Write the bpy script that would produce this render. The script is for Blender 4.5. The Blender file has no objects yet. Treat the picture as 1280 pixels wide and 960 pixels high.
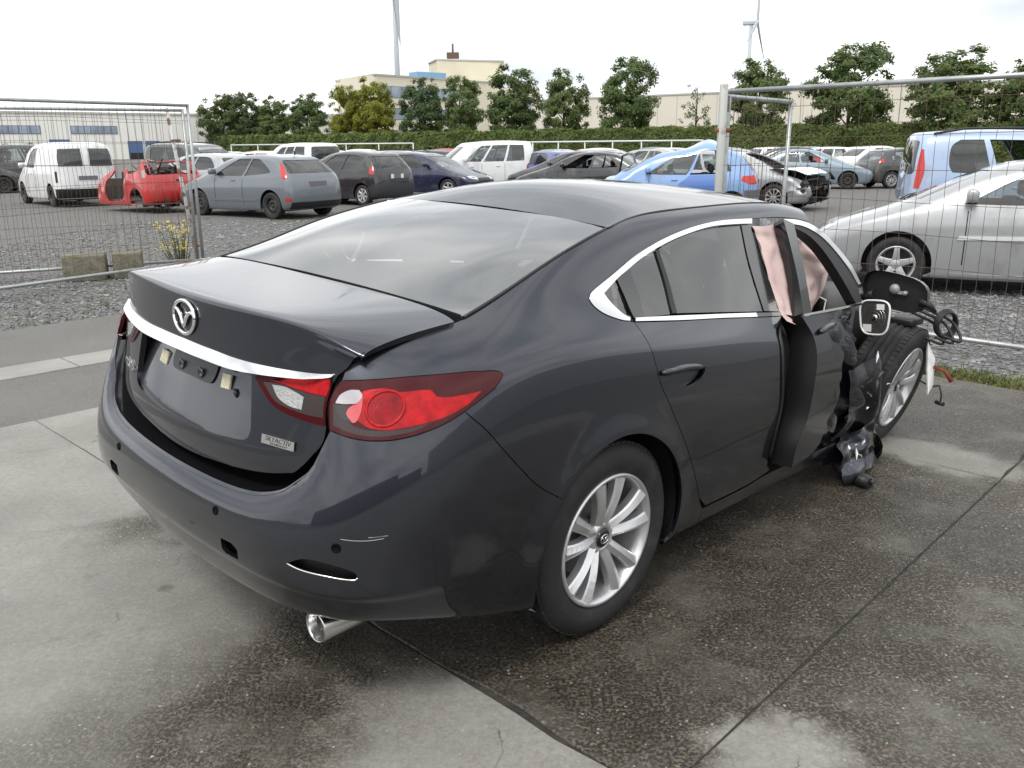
import bpy, bmesh, math, random
import numpy as np
from mathutils import Matrix, Vector
from mathutils.geometry import delaunay_2d_cdt
random.seed(7); RNG = np.random.default_rng(7)
SC = bpy.context.scene
COL = SC.collection
# ---------------------------------------------------------------- camera
CAM_F, CAM_H = 1066.54, 1.5918          # focal length in 1280-wide pixels, eye height in metres
cam = bpy.data.cameras.new('camera'); cam.sensor_width = 36; cam.lens = CAM_F / 1280 * 36
cam.clip_start = .05; cam.clip_end = 6000
cam_ob = bpy.data.objects.new('camera', cam); COL.objects.link(cam_ob)
_r = Vector((.99997563, -.00187282, -.00672536)); _d = Vector((-.00698126, -.26825801, -.96332181)); _f = Vector((0, .96334528, -.26826455))
cam_ob.matrix_world = Matrix(((_r.x, -_d.x, -_f.x, 0), (_r.y, -_d.y, -_f.y, 0), (_r.z, -_d.z, -_f.z, CAM_H), (0, 0, 0, 1)))
SC.camera = cam_ob
# ---------------------------------------------------------------- overcast daylight
SUN_EL, SUN_AZ = math.radians(56), math.radians(205)      # azimuth clockwise from +Y
world = bpy.data.worlds.new('World'); SC.world = world; world.use_nodes = True
wn = world.node_tree; wn.nodes.clear()
def wnode(t, **k):
    n = wn.nodes.new(t)
    for a, b in k.items(): setattr(n, a, b)
    return n
w_out = wnode('ShaderNodeOutputWorld'); w_bg = wnode('ShaderNodeBackground')
sky = wnode('ShaderNodeTexSky', sky_type='NISHITA', sun_disc=False)
sky.sun_elevation = SUN_EL; sky.sun_rotation = SUN_AZ
sky.air_density = 1.0; sky.dust_density = 4.0; sky.ozone_density = 1.0
tc = wnode('ShaderNodeTexCoord'); mp = wnode('ShaderNodeMapping'); mp.inputs['Scale'].default_value = (1, 1, 3.5)
nz = wnode('ShaderNodeTexNoise'); nz.inputs['Scale'].default_value = 2.6; nz.inputs['Detail'].default_value = 6; nz.inputs['Roughness'].default_value = .48
cr = wnode('ShaderNodeValToRGB'); cr.color_ramp.elements[0].position = .34; cr.color_ramp.elements[1].position = .62
cr.color_ramp.elements[0].color = (6.9, 7.35, 7.7, 1); cr.color_ramp.elements[1].color = (13.6, 13.6, 13.5, 1)
mx = wnode('ShaderNodeMix', data_type='RGBA'); mx.inputs[0].default_value = .92
wn.links.new(tc.outputs['Generated'], mp.inputs['Vector']); wn.links.new(mp.outputs[0], nz.inputs['Vector'])
wn.links.new(nz.outputs['Fac'], cr.inputs['Fac'])
wn.links.new(sky.outputs[0], mx.inputs[6]); wn.links.new(cr.outputs[0], mx.inputs[7])
# overcast glow: the cloud is brightest round the hidden sun and dims away from it
dt = wnode('ShaderNodeVectorMath', operation='DOT_PRODUCT'); wn.links.new(tc.outputs['Generated'], dt.inputs[0])
dt.inputs[1].default_value = (math.sin(SUN_AZ) * math.cos(SUN_EL), math.cos(SUN_AZ) * math.cos(SUN_EL), math.sin(SUN_EL))
gr = wnode('ShaderNodeMapRange'); gr.interpolation_type = 'SMOOTHSTEP'
for i_, q_ in enumerate((-.5, 1.0, .95, 1.05)): gr.inputs[i_ + 1].default_value = q_
wn.links.new(dt.outputs['Value'], gr.inputs[0])
gm_ = wnode('ShaderNodeMix', data_type='RGBA', blend_type='MULTIPLY'); gm_.inputs[0].default_value = 1
wn.links.new(mx.outputs[2], gm_.inputs[6]); wn.links.new(gr.outputs[0], gm_.inputs[7])
wn.links.new(gm_.outputs[2], w_bg.inputs['Color']); w_bg.inputs['Strength'].default_value = .10
wn.links.new(w_bg.outputs[0], w_out.inputs['Surface'])
sun = bpy.data.lights.new('sun', 'SUN'); sun.energy = 1.4; sun.angle = math.radians(14); sun.color = (1, .97, .92)
sun_ob = bpy.data.objects.new('sun', sun); COL.objects.link(sun_ob)
_sd = Vector((math.sin(SUN_AZ) * math.cos(SUN_EL), math.cos(SUN_AZ) * math.cos(SUN_EL), math.sin(SUN_EL)))
sun_ob.rotation_euler = _sd.to_track_quat('Z', 'Y').to_euler()
SC.view_settings.view_transform = 'Standard'; SC.view_settings.look = 'None'
SC.view_settings.exposure = .47; SC.view_settings.gamma = 1
SC.cycles.max_bounces = 8; SC.cycles.transparent_max_bounces = 16
# ---------------------------------------------------------------- materials
MATS = {}
def mat(name, color, rough=.5, metal=0., coat=0., spec=.5, bump=None, var=None, trans=0., ior=1.45, wear=None, coat_rough=.03):
    """principled material; var=(scale, amount) colour mottling, bump=(scale, strength[, distance]), wear=(colour, scale, low, high)"""
    if name in MATS: return MATS[name]
    m = bpy.data.materials.new(name); m.use_nodes = True; nt = m.node_tree; N = nt.nodes; L = nt.links
    b = N['Principled BSDF']; c = tuple(color) + (1,) if len(color) == 3 else tuple(color)
    b.inputs['Base Color'].default_value = c; b.inputs['Roughness'].default_value = rough; b.inputs['Metallic'].default_value = metal
    b.inputs['Coat Weight'].default_value = coat; b.inputs['Coat Roughness'].default_value = coat_rough
    b.inputs['Specular IOR Level'].default_value = spec; b.inputs['IOR'].default_value = ior
    b.inputs['Transmission Weight'].default_value = trans
    m.diffuse_color = c
    t = N.new('ShaderNodeTexCoord'); src = None
    if var or wear:
        src = N.new('ShaderNodeRGB'); src.outputs[0].default_value = c; src = src.outputs[0]
    if var:
        n = N.new('ShaderNodeTexNoise'); n.inputs['Scale'].default_value = var[0]; n.inputs['Detail'].default_value = 5; n.inputs['Roughness'].default_value = .65
        L.new(t.outputs['Object'], n.inputs['Vector'])
        mr = N.new('ShaderNodeMapRange'); mr.inputs[1].default_value = .3; mr.inputs[2].default_value = .7; mr.inputs[3].default_value = 1 - var[1]; mr.inputs[4].default_value = 1 + var[1]
        L.new(n.outputs['Fac'], mr.inputs[0])
        x = N.new('ShaderNodeMix'); x.data_type = 'RGBA'; x.blend_type = 'MULTIPLY'; x.inputs[0].default_value = 1
        L.new(src, x.inputs[6]); L.new(mr.outputs[0], x.inputs[7]); src = x.outputs[2]
    if wear:
        n = N.new('ShaderNodeTexNoise'); n.inputs['Scale'].default_value = wear[1]; n.inputs['Detail'].default_value = 7; n.inputs['Roughness'].default_value = .7
        L.new(t.outputs['Object'], n.inputs['Vector'])
        mr = N.new('ShaderNodeMapRange'); mr.inputs[1].default_value = wear[2]; mr.inputs[2].default_value = wear[3]
        L.new(n.outputs['Fac'], mr.inputs[0])
        x = N.new('ShaderNodeMix'); x.data_type = 'RGBA'; L.new(mr.outputs[0], x.inputs[0]); L.new(src, x.inputs[6]); x.inputs[7].default_value = tuple(wear[0]) + (1,); src = x.outputs[2]
    if src is not None: L.new(src, b.inputs['Base Color'])
    if bump:
        n = N.new('ShaderNodeTexNoise'); n.inputs['Scale'].default_value = bump[0]; n.inputs['Detail'].default_value = 6; n.inputs['Roughness'].default_value = .7
        L.new(t.outputs['Object'], n.inputs['Vector'])
        bp = N.new('ShaderNodeBump'); bp.inputs['Strength'].default_value = bump[1]; bp.inputs['Distance'].default_value = bump[2] if len(bump) > 2 else .01
        L.new(n.outputs['Fac'], bp.inputs['Height']); L.new(bp.outputs[0], b.inputs['Normal'])
    MATS[name] = m; return m
def glass_mat(name, tint, refl=1.0, rough=.02, film=None):
    """thin automotive glass: tinted see-through sheet with a Fresnel mirror on it; film = share of flat milky grey mixed in"""
    if name in MATS: return MATS[name]
    m = bpy.data.materials.new(name); m.use_nodes = True; nt = m.node_tree; nt.nodes.clear(); N = nt.nodes; L = nt.links
    o = N.new('ShaderNodeOutputMaterial'); tr = N.new('ShaderNodeBsdfTransparent'); tr.inputs[0].default_value = tuple(tint) + (1,)
    gl = N.new('ShaderNodeBsdfGlossy'); gl.inputs['Roughness'].default_value = rough
    fr = N.new('ShaderNodeFresnel'); fr.inputs['IOR'].default_value = 1.55
    mul = N.new('ShaderNodeMath'); mul.operation = 'MULTIPLY_ADD'; mul.inputs[1].default_value = 1.5 * refl; mul.inputs[2].default_value = .02 * refl; mul.use_clamp = True
    L.new(fr.outputs[0], mul.inputs[0])
    base = tr.outputs[0]
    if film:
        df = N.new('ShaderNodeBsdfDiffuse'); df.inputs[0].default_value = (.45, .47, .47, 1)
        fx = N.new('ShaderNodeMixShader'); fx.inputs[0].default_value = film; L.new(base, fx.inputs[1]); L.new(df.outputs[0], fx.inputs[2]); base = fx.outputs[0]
    mxs = N.new('ShaderNodeMixShader'); L.new(mul.outputs[0], mxs.inputs[0]); L.new(base, mxs.inputs[1]); L.new(gl.outputs[0], mxs.inputs[2])
    L.new(mxs.outputs[0], o.inputs[0]); MATS[name] = m; return m
# ---------------------------------------------------------------- objects
def link(o, parent=None):
    COL.objects.link(o)
    if parent is not None: o.parent = parent
    return o
def empty(name, label, cat, loc=(0, 0, 0), rz=0., group=None, matrix=None):
    o = bpy.data.objects.new(name, None); o.empty_display_size = .2; COL.objects.link(o)
    if matrix is not None: o.matrix_world = matrix
    else: o.location = loc; o.rotation_euler = (0, 0, rz)
    tag(o, label, cat, group); return o
def tag(o, label=None, cat=None, group=None, kind=None):
    if label: o['label'] = label
    if cat: o['category'] = cat
    if group: o['group'] = group
    if kind: o['kind'] = kind
    return o
def mesh_ob(name, V, Fc, m, parent=None, smooth=False, normals=None, mats=None, fm=None):
    me = bpy.data.meshes.new(name); me.from_pydata([tuple(v) for v in V], [], [tuple(f) for f in Fc])
    for x in (mats or [m]): me.materials.append(x)
    if fm is not None: me.polygons.foreach_set('material_index', np.asarray(fm, np.int32))
    if smooth: me.polygons.foreach_set('use_smooth', np.ones(len(me.polygons), bool) if smooth is True else np.asarray(smooth, bool))
    me.update()
    if normals is not None: me.normals_split_custom_set([tuple(n) for n in normals])
    return link(bpy.data.objects.new(name, me), parent)
class MB:
    """collects simple solids into one mesh"""
    def __init__(s): s.V = []; s.F = []; s.S = []
    def add(s, V, F, sm=False):
        k = len(s.V); s.V += [tuple(v) for v in V]; s.F += [tuple(i + k for i in f) for f in F]; s.S += [sm] * len(F); return s
    def box(s, x0, x1, y0, y1, z0, z1, M=None):
        P = [(x, y, z) for z in (z0, z1) for y in (y0, y1) for x in (x0, x1)]
        if M is not None: P = [M @ Vector(p) for p in P]
        return s.add(P, [(0, 2, 3, 1), (4, 5, 7, 6), (0, 1, 5, 4), (2, 6, 7, 3), (0, 4, 6, 2), (1, 3, 7, 5)])
    def tube(s, pts, r, n=8, cap=True):
        pts = [Vector(p) for p in pts]; V = []; F = []; rr = r if hasattr(r, '__len__') else [r] * len(pts)
        up = Vector((0, 0, 1)); prev = None
        for i, p in enumerate(pts):
            d = (pts[min(i + 1, len(pts) - 1)] - pts[max(i - 1, 0)]).normalized()
            a = (prev - d * prev.dot(d)) if prev is not None else (up.cross(d) if abs(d.z) < .95 else Vector((1, 0, 0)).cross(d))
            a.normalize(); prev = a; b = d.cross(a)
            for k in range(n):
                t = 2 * math.pi * k / n; V.append(p + (a * math.cos(t) + b * math.sin(t)) * rr[i])
        for i in range(len(pts) - 1):
            for k in range(n): F.append((i * n + k, i * n + (k + 1) % n, (i + 1) * n + (k + 1) % n, (i + 1) * n + k))
        s.add(V, F, True)
        if cap and n > 2: k0 = len(s.V) - len(V); s.F += [tuple(k0 + k for k in reversed(range(n))), tuple(k0 + (len(pts) - 1) * n + k for k in range(n))]; s.S += [False, False]
        return s
    def lathe(s, prof, axis='y', n=32, c=(0, 0, 0), sm=True):
        """profile of (radius, offset along axis)"""
        V = []; F = []; m = len(prof)
        for k in range(n):
            t = 2 * math.pi * k / n; ct, st = math.cos(t), math.sin(t)
            for r, h in prof:
                V.append((c[0] + r * ct, c[1] + h, c[2] + r * st) if axis == 'y' else (c[0] + r * ct, c[1] + r * st, c[2] + h) if axis == 'z' else (c[0] + h, c[1] + r * ct, c[2] + r * st))
        for k in range(n):
            for j in range(m - 1):
                a, b = k * m + j, ((k + 1) % n) * m + j; F.append((a, a + 1, b + 1, b))
        return s.add(V, F, sm)
    def build(s, name, m, parent=None): return mesh_ob(name, s.V, s.F, m, parent, smooth=s.S)
def fix_normals(o):
    bm = bmesh.new(); bm.from_mesh(o.data); bmesh.ops.recalc_face_normals(bm, faces=bm.faces[:]); bm.to_mesh(o.data); bm.free(); return o
def children(o, _c={}): return o.children
def copy_tree(o, parent=None):
    c = o.copy(); COL.objects.link(c)
    if parent is not None: c.parent = parent
    for ch in list(o.children): copy_tree(ch, c)
    return c
def bs_basis(t,n):
    # uniform cubic B-spline with n control points, ends clamped by reflection; t in [0,n-1]
    t=np.clip(np.asarray(t,float),0,n-1-1e-9); i=np.floor(t).astype(int); f=t-i
    B=np.zeros((len(t),n+2)); r=np.arange(len(t))
    w=[(1-f)**3/6,(3*f**3-6*f**2+4)/6,(-3*f**3+3*f**2+3*f+1)/6,f**3/6]
    for k in range(4): B[r,i+k]+=w[k]
    # phantom ends: c[-1]=2c0-c1
    B[:,1]+=2*B[:,0]; B[:,2]-=B[:,0]; B[:,n]+=2*B[:,n+1]; B[:,n-1]-=B[:,n+1]
    return B[:,1:n+1]
class Spl:
    def __init__(s,P,lam=.0,mir=0):
        P=np.asarray(P,float); s.nu,s.nv=P.shape[:2]; s.off=mir
        if mir: P=np.concatenate([P[mir:0:-1]*[1,-1,1],P])   # smooth across the centre line
        s.na,s.nb=P.shape[:2]
        Au=bs_basis(np.arange(s.na),s.na); Av=bs_basis(np.arange(s.nb),s.nb)
        def fit(A,n):
            D=np.zeros((n-2,n)); 
            for i in range(n-2): D[i,i:i+3]=[1,-2,1]
            return np.linalg.solve(A.T@A+lam*D.T@D,A.T)
        s.C=np.einsum('ai,ijk,bj->abk',fit(Au,s.na),P,fit(Av,s.nb))
        s.post=None
    def raw(s,u,v):
        u=np.atleast_1d(u); v=np.atleast_1d(v)
        return np.einsum('na,nb,abk->nk',bs_basis(u+s.off,s.na),bs_basis(v,s.nb),s.C)
    def __call__(s,u,v):
        p=s.raw(u,v)
        return s.post(p) if s.post else p
    def normal(s,u,v,e=.02):
        u=np.atleast_1d(np.asarray(u,float)); v=np.atleast_1d(np.asarray(v,float))
        a=s(u+e,v)-s(u-e,v); b=s(u,v+e)-s(u,v-e)
        n=np.cross(a,b); return n/np.maximum(np.linalg.norm(n,axis=1,keepdims=True),1e-12)
    def grid(s,nu,nv,u0=0,u1=None,v0=0,v1=None):
        u1=s.nu-1 if u1 is None else u1; v1=s.nv-1 if v1 is None else v1
        U,V=np.meshgrid(np.linspace(u0,u1,nu),np.linspace(v0,v1,nv),indexing='ij')
        return U,V,s(U.ravel(),V.ravel()).reshape(nu,nv,3)
# ---------- main car side surface (right half, y<0). columns: rear centre -> corner -> side -> front ; rows bottom -> roof
def main_net():
    cols=[]
    #   y,   x at v0..v7
    zz=[.25,.255,.37,.50,.62,.78,.95,1.07]
    def rear(y,xs,ys,up,lift=0.):
        return [[xs[i],y+ys[i],zz[i]+(lift if i<2 else lift*.4 if i==2 else 0)] for i in range(8)]+up
    cols.append(rear(0,[-.88,-1.00,-1.075,-1.10,-1.085,-1.03,-.99,-.94],[0]*8,[[-.80,0,1.10],[-.65,0,1.105],[-.50,0,1.12],[-.38,0,1.15],[-.28,0,1.18]]))
    cols.append(rear(-.32,[-.87,-.985,-1.06,-1.085,-1.07,-1.015,-.973,-.925],[0]*8,[[-.78,-.30,1.10],[-.63,-.28,1.105],[-.48,-.24,1.12],[-.36,-.15,1.155],[-.26,0,1.185]]))
    cols.append(rear(-.60,[-.84,-.965,-1.035,-1.052,-1.035,-.97,-.925,-.865],[0,0,0,0,0,0,0,.01],[[-.73,-.53,1.10],[-.58,-.46,1.11],[-.43,-.36,1.14],[-.30,-.19,1.175],[-.22,0,1.20]],.035))
    cols.append([[-.80,-.745,.32],[-.905,-.785,.325],[-.94,-.80,.40],[-.94,-.797,.50],[-.935,-.80,.62],[-.897,-.79,.77],[-.82,-.75,.95],[-.745,-.69,1.065],[-.64,-.61,1.105],[-.48,-.52,1.125],[-.30,-.40,1.19],[-.15,-.2,1.245],[-.08,0,1.265]])
    cols.append([[-.66,-.82,.305],[-.70,-.875,.31],[-.715,-.892,.39],[-.72,-.894,.50],[-.71,-.895,.62],[-.68,-.882,.78],[-.62,-.833,.95],[-.56,-.765,1.055],[-.47,-.685,1.115],[-.28,-.60,1.185],[-.08,-.46,1.27],[.05,-.23,1.32],[.12,0,1.34]])
    def side(x,w,yb,zb,m,rb,rt,r1,rc,zs=.20,xs=0.):
        return [[x,-.80,zs],[x,-(w-.035),zs+.005],[x,-(w-.010),.36],[x,-w,.54],[x,-(w-.006),.69],[x,-(w-.027),.83],[x,-(w-.063),zb-.075],[x,-yb,zb],
                [x+xs*.3,-m[0],m[1]],[x+xs*.6,-rb[0],rb[1]],[x+xs,-rt[0],rt[1]],[x+xs*1.1,-r1[0],r1[1]],[x+xs*1.2,0,rc]]
    cols.append(side(-.40,.913,.782,1.06,(.72,1.135),(.645,1.225),(.51,1.335),(.27,1.37),1.38,xs=.38))
    cols.append(side(-.05,.920,.775,1.07,(.715,1.165),(.635,1.275),(.545,1.36),(.28,1.395),1.405,xs=.25))
    cols.append(side(.40,.918,.79,1.02,(.71,1.16),(.625,1.295),(.56,1.37),(.3,1.41),1.425,xs=.1))
    cols.append(side(.85,.912,.805,.985,(.715,1.145),(.62,1.305),(.555,1.385),(.3,1.43),1.445))
    cols.append(side(1.30,.910,.81,.955,(.715,1.13),(.615,1.305),(.55,1.39),(.3,1.435),1.45))
    cols.append(side(1.75,.910,.815,.935,(.72,1.11),(.62,1.285),(.55,1.37),(.3,1.42),1.435))
    cols.append(side(2.20,.915,.82,.92,(.75,1.03),(.70,1.13),(.64,1.22),(.35,1.30),1.32))
    cols.append(side(2.65,.915,.82,.90,(.78,.95),(.72,.98),(.62,1.00),(.35,1.03),1.04))
    return np.array(cols)
SIDE=Spl(main_net(),.02,2)
def flare(p):
    p=p.copy(); r=np.hypot(p[:,0]-0.,p[:,2]-.335)
    f=.016*np.exp(-((r-.37)/.055)**2)*(p[:,1]<-.7)*(p[:,2]<.9)
    p[:,1]-=f
    k=np.clip((.425-p[:,2])/.02,0,1); k=k*k*(3-2*k)*np.clip((-.42-p[:,0])/.48,0,1)   # lower bumper step
    p[:,0]+=.012*k; p[:,1]*=1-.010*k
    return p
SIDE.post=flare
def trunk_net():
    ys=[0,.22,.42,.58,.68,.73]; dx=[0,.010,.034,.076,.118,.150]; dz=[0,-.001,-.003,-.006,-.009,-.012]
    rows=[(-.94,.600),(-.995,.598),(-1.018,.615),(-1.03,.69),(-1.018,.78),(-1.003,.88),(-.992,.95),(-.988,1.0),(-.985,1.06),(-.983,1.098),(-.968,1.112),(-.90,1.114),(-.80,1.115),(-.66,1.117),(-.505,1.122)]
    net=[]
    for y,a,b in zip(ys,dx,dz):
        col=[]
        for i,(x,z) in enumerate(rows):
            k=1 if i<10 else max(0.,1-(i-9)/4.5)
            rise=.02*(y/.7)**2 if 5<=i<=8 else 0
            low=.02*(y/.7)**2 if i<3 else 0
            drop=[0]*7+[.012,.050,.070,.074,.056,.040,.028,.018]
            fy={0:0,.22:0,.42:.04,.58:.28,.68:.75,.73:1.}[y]
            col.append([x+a*k-(.02*(y/.73)**2 if i>=13 else 0),-y,z+rise+low-drop[i]*fy])
        net.append(col)
    return np.array(net)
TRUNK=Spl(trunk_net(),.004,2)
GL_SEG=[(3.965,7.765),(4.357,8.274),(4.797,8.655),(5.315,8.914),(5.829,9.154),(6.282,9.421)]
RAIL_SEG=[(6.282,9.421),(6.562,9.66),(7.0,9.82),(8.0,9.90),(9.0,9.92),(10,9.94)]
def on_curve(seg,n):
    p=np.concatenate([SIDE(*q) for q in seg]); d=np.r_[0,np.cumsum(np.linalg.norm(np.diff(p,axis=0),axis=1))]
    t=np.linspace(0,d[-1],n); q=np.array(seg); return np.stack([np.interp(t,d,q[:,0]),np.interp(t,d,q[:,1])],1)
def glass_net():
    e=np.concatenate([SIDE(*q) for q in on_curve(GL_SEG,5)])
    b=[(-.500,0,1.120),(-.502,.25,1.119),(-.506,.5,1.113)]; t=[(.19,0,1.348),(.20,.22,1.346),(.225,.42,1.340)]
    net=[]
    for k in range(3):
        col=[]
        for i in range(5):
            s=i/4; bow=.022*4*s*(1-s); p,q=b[k],t[k]
            col.append([p[0]*(1-s)+q[0]*s-bow*.3,-(p[1]*(1-s)+q[1]*s),p[2]*(1-s)+q[2]*s+bow])
        net.append(col)
    net.append((e+[0,0,.001]).tolist()); return np.array(net)
GLASS=Spl(glass_net(),0,2)
def roof_net():
    net=[]; e=[SIDE(*q)[0] for q in ((6.282,9.421),(7.0,9.82),(8.0,9.90),(8.75,9.92),(9.3,9.93),(9.7,9.935),(10,9.94))]
    xs=[.19]+[float(p[0]) for p in e[1:]]; zc=[float(np.interp(x,[.19,.5,.8,1.1,1.4,1.75,2.1],[1.348,1.436,1.456,1.452,1.436,1.405,1.35])) for x in xs]
    for k in range(5):
        s=k/4; row=[]
        for i in range(7):
            f=s**2.2
            row.append([xs[i]+(e[i][0]-xs[i])*s*s,e[i][1]*s,zc[i]*(1-f)+(e[i][2]+.001)*f])
        net.append(row)
    return np.array(net)
ROOF=Spl(roof_net(),0,2)
def fdoor_net():
    zs=[.15,.35,.60,.80,.95,1.13,1.30,1.42]; ys=[-.905,-.945,-.955,-.935,-.865,-.775,-.685,-.62]
    xs=np.linspace(.9,2.5,8); net=[]
    for x in xs:
        o=.03*max(0,(1.9-x)/.9)
        net.append([[x,y-o,z] for y,z in zip(ys,zs)])
    return np.array(net)
FDOOR=Spl(fdoor_net(),0)
# ---------------------------------------------------------------- panels cut out of smooth surfaces
def catmull(seg, n=6):
    p = [np.array(q, float) for q in seg]
    if len(p) < 3: return [p[0] * (1 - t) + p[-1] * t for t in np.linspace(0, 1, 2)]
    P = [2 * p[0] - p[1]] + p + [2 * p[-1] - p[-2]]; out = []
    for i in range(1, len(P) - 2):
        for t in np.linspace(0, 1, n, endpoint=False):
            a, b, c, d = P[i - 1:i + 3]
            out.append(.5 * (2 * b + (c - a) * t + (2 * a - 5 * b + 4 * c - d) * t * t + (3 * b - a - 3 * c + d) * t ** 3))
    out.append(p[-1]); return out
def loop(segs, step=.15, n=6):
    """closed uv outline from spline segments that meet at corners; long straight runs are subdivided"""
    pts = []
    for s in segs:
        if len(s) < 2: continue
        for q in catmull(s, n):
            if not pts or np.abs(q - pts[-1]).max() > 1e-4: pts.append(q)
    if np.abs(pts[0] - pts[-1]).max() < 2e-3: pts.pop()
    out = []
    for i, a in enumerate(pts):
        b = pts[(i + 1) % len(pts)]; k = max(1, int(math.ceil(np.abs(b - a).max() / step)))
        for j in range(k): out.append(a + (b - a) * j / k)
    return np.array(out)
def inside(poly, pts):
    x, y = pts[:, 0], pts[:, 1]; r = np.zeros(len(pts), bool); n = len(poly)
    for i in range(n):
        (x0, y0), (x1, y1) = poly[i], poly[i - 1]
        c = ((y0 > y) != (y1 > y)); r ^= c & (x < (x1 - x0) * (y - y0) / ((y1 - y0) or 1e-12) + x0)
    return r
def seg_dist(poly, pts):
    d = np.full(len(pts), 1e9)
    for i in range(len(poly)):
        a, b = poly[i - 1], poly[i]; ab = b - a; t = np.clip(((pts - a) @ ab) / max(ab @ ab, 1e-12), 0, 1)
        d = np.minimum(d, np.hypot(*(pts - a - t[:, None] * ab).T))
    return d
def area(p): return .5 * float(np.sum(p[:, 0] * np.roll(p[:, 1], -1) - np.roll(p[:, 0], -1) * p[:, 1]))
def panel(name, S, outline, m, parent=None, holes=(), step=.12, off=0., rim=.012, gap=.0016, mirror=None, deform=None, hole_rim=None):
    """piece of the surface S inside a uv outline, with returned edges; mirror: None right side, 'only' left side, 'both' one mesh across y=0"""
    o = np.asarray(outline, float)
    if area(o) < 0: o = o[::-1]
    hs = [np.asarray(h, float) if area(np.asarray(h, float)) < 0 else np.asarray(h, float)[::-1] for h in holes]
    lo, hi = o.min(0), o.max(0); su, sv = (step, step) if not hasattr(step, '__len__') else step
    gu, gv = np.meshgrid(np.arange(lo[0] + su * .5, hi[0], su), np.arange(lo[1] + sv * .5, hi[1], sv), indexing='ij')
    g = np.stack([gu.ravel(), gv.ravel()], 1); w = np.array([1 / su, 1 / sv])
    if len(g):
        k = inside(o, g)
        for h in hs: k &= ~inside(h, g)
        g = g[k]
        for l in [o] + hs:
            if len(g): g = g[seg_dist(l * w, g * w) > .38]
    pts = [o] + hs + ([g] if len(g) else []); P2 = np.concatenate(pts); ed = []; base = 0
    for l in [o] + hs:
        n = len(l); ed += [(base + i, base + (i + 1) % n) for i in range(n)]; base += n
    v2, e2, f2, ov, oe, of = delaunay_2d_cdt([Vector(p * w) for p in P2], ed, [], 0, 1e-6)
    uv = np.array([(a.x, a.y) for a in v2]) / w; tri = np.array([f for f in f2 if len(f) == 3], int)
    cen = uv[tri].mean(1); k = inside(o, cen)
    for h in hs: k &= ~inside(h, cen)
    tri = tri[k]
    a, b, c = uv[tri[:, 0]], uv[tri[:, 1]], uv[tri[:, 2]]
    cr_ = (b[:, 0] - a[:, 0]) * (c[:, 1] - a[:, 1]) - (b[:, 1] - a[:, 1]) * (c[:, 0] - a[:, 0])
    tri[cr_ < 0] = tri[cr_ < 0][:, ::-1]
    X = S(uv[:, 0], uv[:, 1]); Nn = S.normal(uv[:, 0], uv[:, 1]); X = X + Nn * (off(uv)[:, None] if callable(off) else off)
    if callable(off) or deform is not None: pass
    # boundary edges from the triangles themselves
    from collections import Counter
    E = Counter()
    for t in tri:
        for i in range(3): E[(int(t[i]), int(t[(i + 1) % 3]))] += 1
    be = [e for e in E if (e[1], e[0]) not in E]
    sm_line = lambda q: mirror == 'both' and abs(X[q[0], 1]) < 1e-3 and abs(X[q[1], 1]) < 1e-3
    be = [e for e in be if not sm_line(e)]
    mv = np.zeros_like(X); cnt = np.zeros(len(X))
    for i, j in be:
        t = X[j] - X[i]; n_ = np.cross(Nn[i] + Nn[j], t); l = np.linalg.norm(n_)
        if l > 1e-9:
            n_ /= l; mv[i] += n_; mv[j] += n_; cnt[i] += 1; cnt[j] += 1
    q = cnt > 0; mv[q] /= np.maximum(np.linalg.norm(mv[q], axis=1, keepdims=True), 1e-9); X = X + mv * gap
    if deform is not None: X, Nn = deform(X, Nn, uv)
    if callable(off):      # normals of the offset sheet itself
        fn = np.cross(X[tri[:, 1]] - X[tri[:, 0]], X[tri[:, 2]] - X[tri[:, 0]]); Nn = np.zeros_like(X)
        for k_ in range(3): np.add.at(Nn, tri[:, k_], fn)
        if mirror == 'both': Nn[np.abs(X[:, 1]) < 1e-3, 1] = 0
        Nn /= np.maximum(np.linalg.norm(Nn, axis=1, keepdims=True), 1e-12)
    V = X.tolist(); F = tri.tolist(); LN = [Nn[i] for t in tri for i in t]
    if rim:
        mp = {}
        for i, j in be:
            for k_ in (i, j):
                if k_ not in mp: mp[k_] = len(V); V.append((X[k_] - Nn[k_] * rim + mv[k_] * .002).tolist())
        for i, j in be:
            F.append([j, i, mp[i], mp[j]]); n_ = -(mv[i] + mv[j]); n_ = n_ / max(np.linalg.norm(n_), 1e-9); LN += [n_] * 4
    V = np.array(V); LN = np.array(LN)
    if mirror:
        V2 = V * [1, -1, 1]; F2 = [f[::-1] for f in F]; N2 = []; k = 0
        for f in F: N2 += [LN[k + len(f) - 1 - i] * [1, -1, 1] for i in range(len(f))]; k += len(f)
        if mirror == 'only': V, F, LN = V2, F2, N2
        else: F = F + [[i + len(V) for i in f] for f in F2]; V = np.concatenate([V, V2]); LN = list(LN) + N2
    return mesh_ob(name, V, F, m, parent, smooth=True, normals=LN)
def inv(S, ax, tgt, g):
    """uv whose surface point has coordinates tgt on the two axes ax (Newton from guess g)"""
    u, v = g
    for _ in range(25):
        p = S(u, v)[0]; e = np.array([p[ax[0]] - tgt[0], p[ax[1]] - tgt[1]])
        if abs(e).max() < 1e-4: break
        h = .01; pu = (S(u + h, v)[0] - S(u - h, v)[0]) / (2 * h); pv = (S(u, v + h)[0] - S(u, v - h)[0]) / (2 * h)
        J = np.array([[pu[ax[0]], pv[ax[0]]], [pu[ax[1]], pv[ax[1]]]])
        try: d = np.linalg.solve(J, -e)
        except Exception: break
        d = np.clip(d, -.6, .6); u = min(max(u + d[0], 0), S.nu - 1); v = min(max(v + d[1], 0), S.nv - 1)
    return u, v
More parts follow.
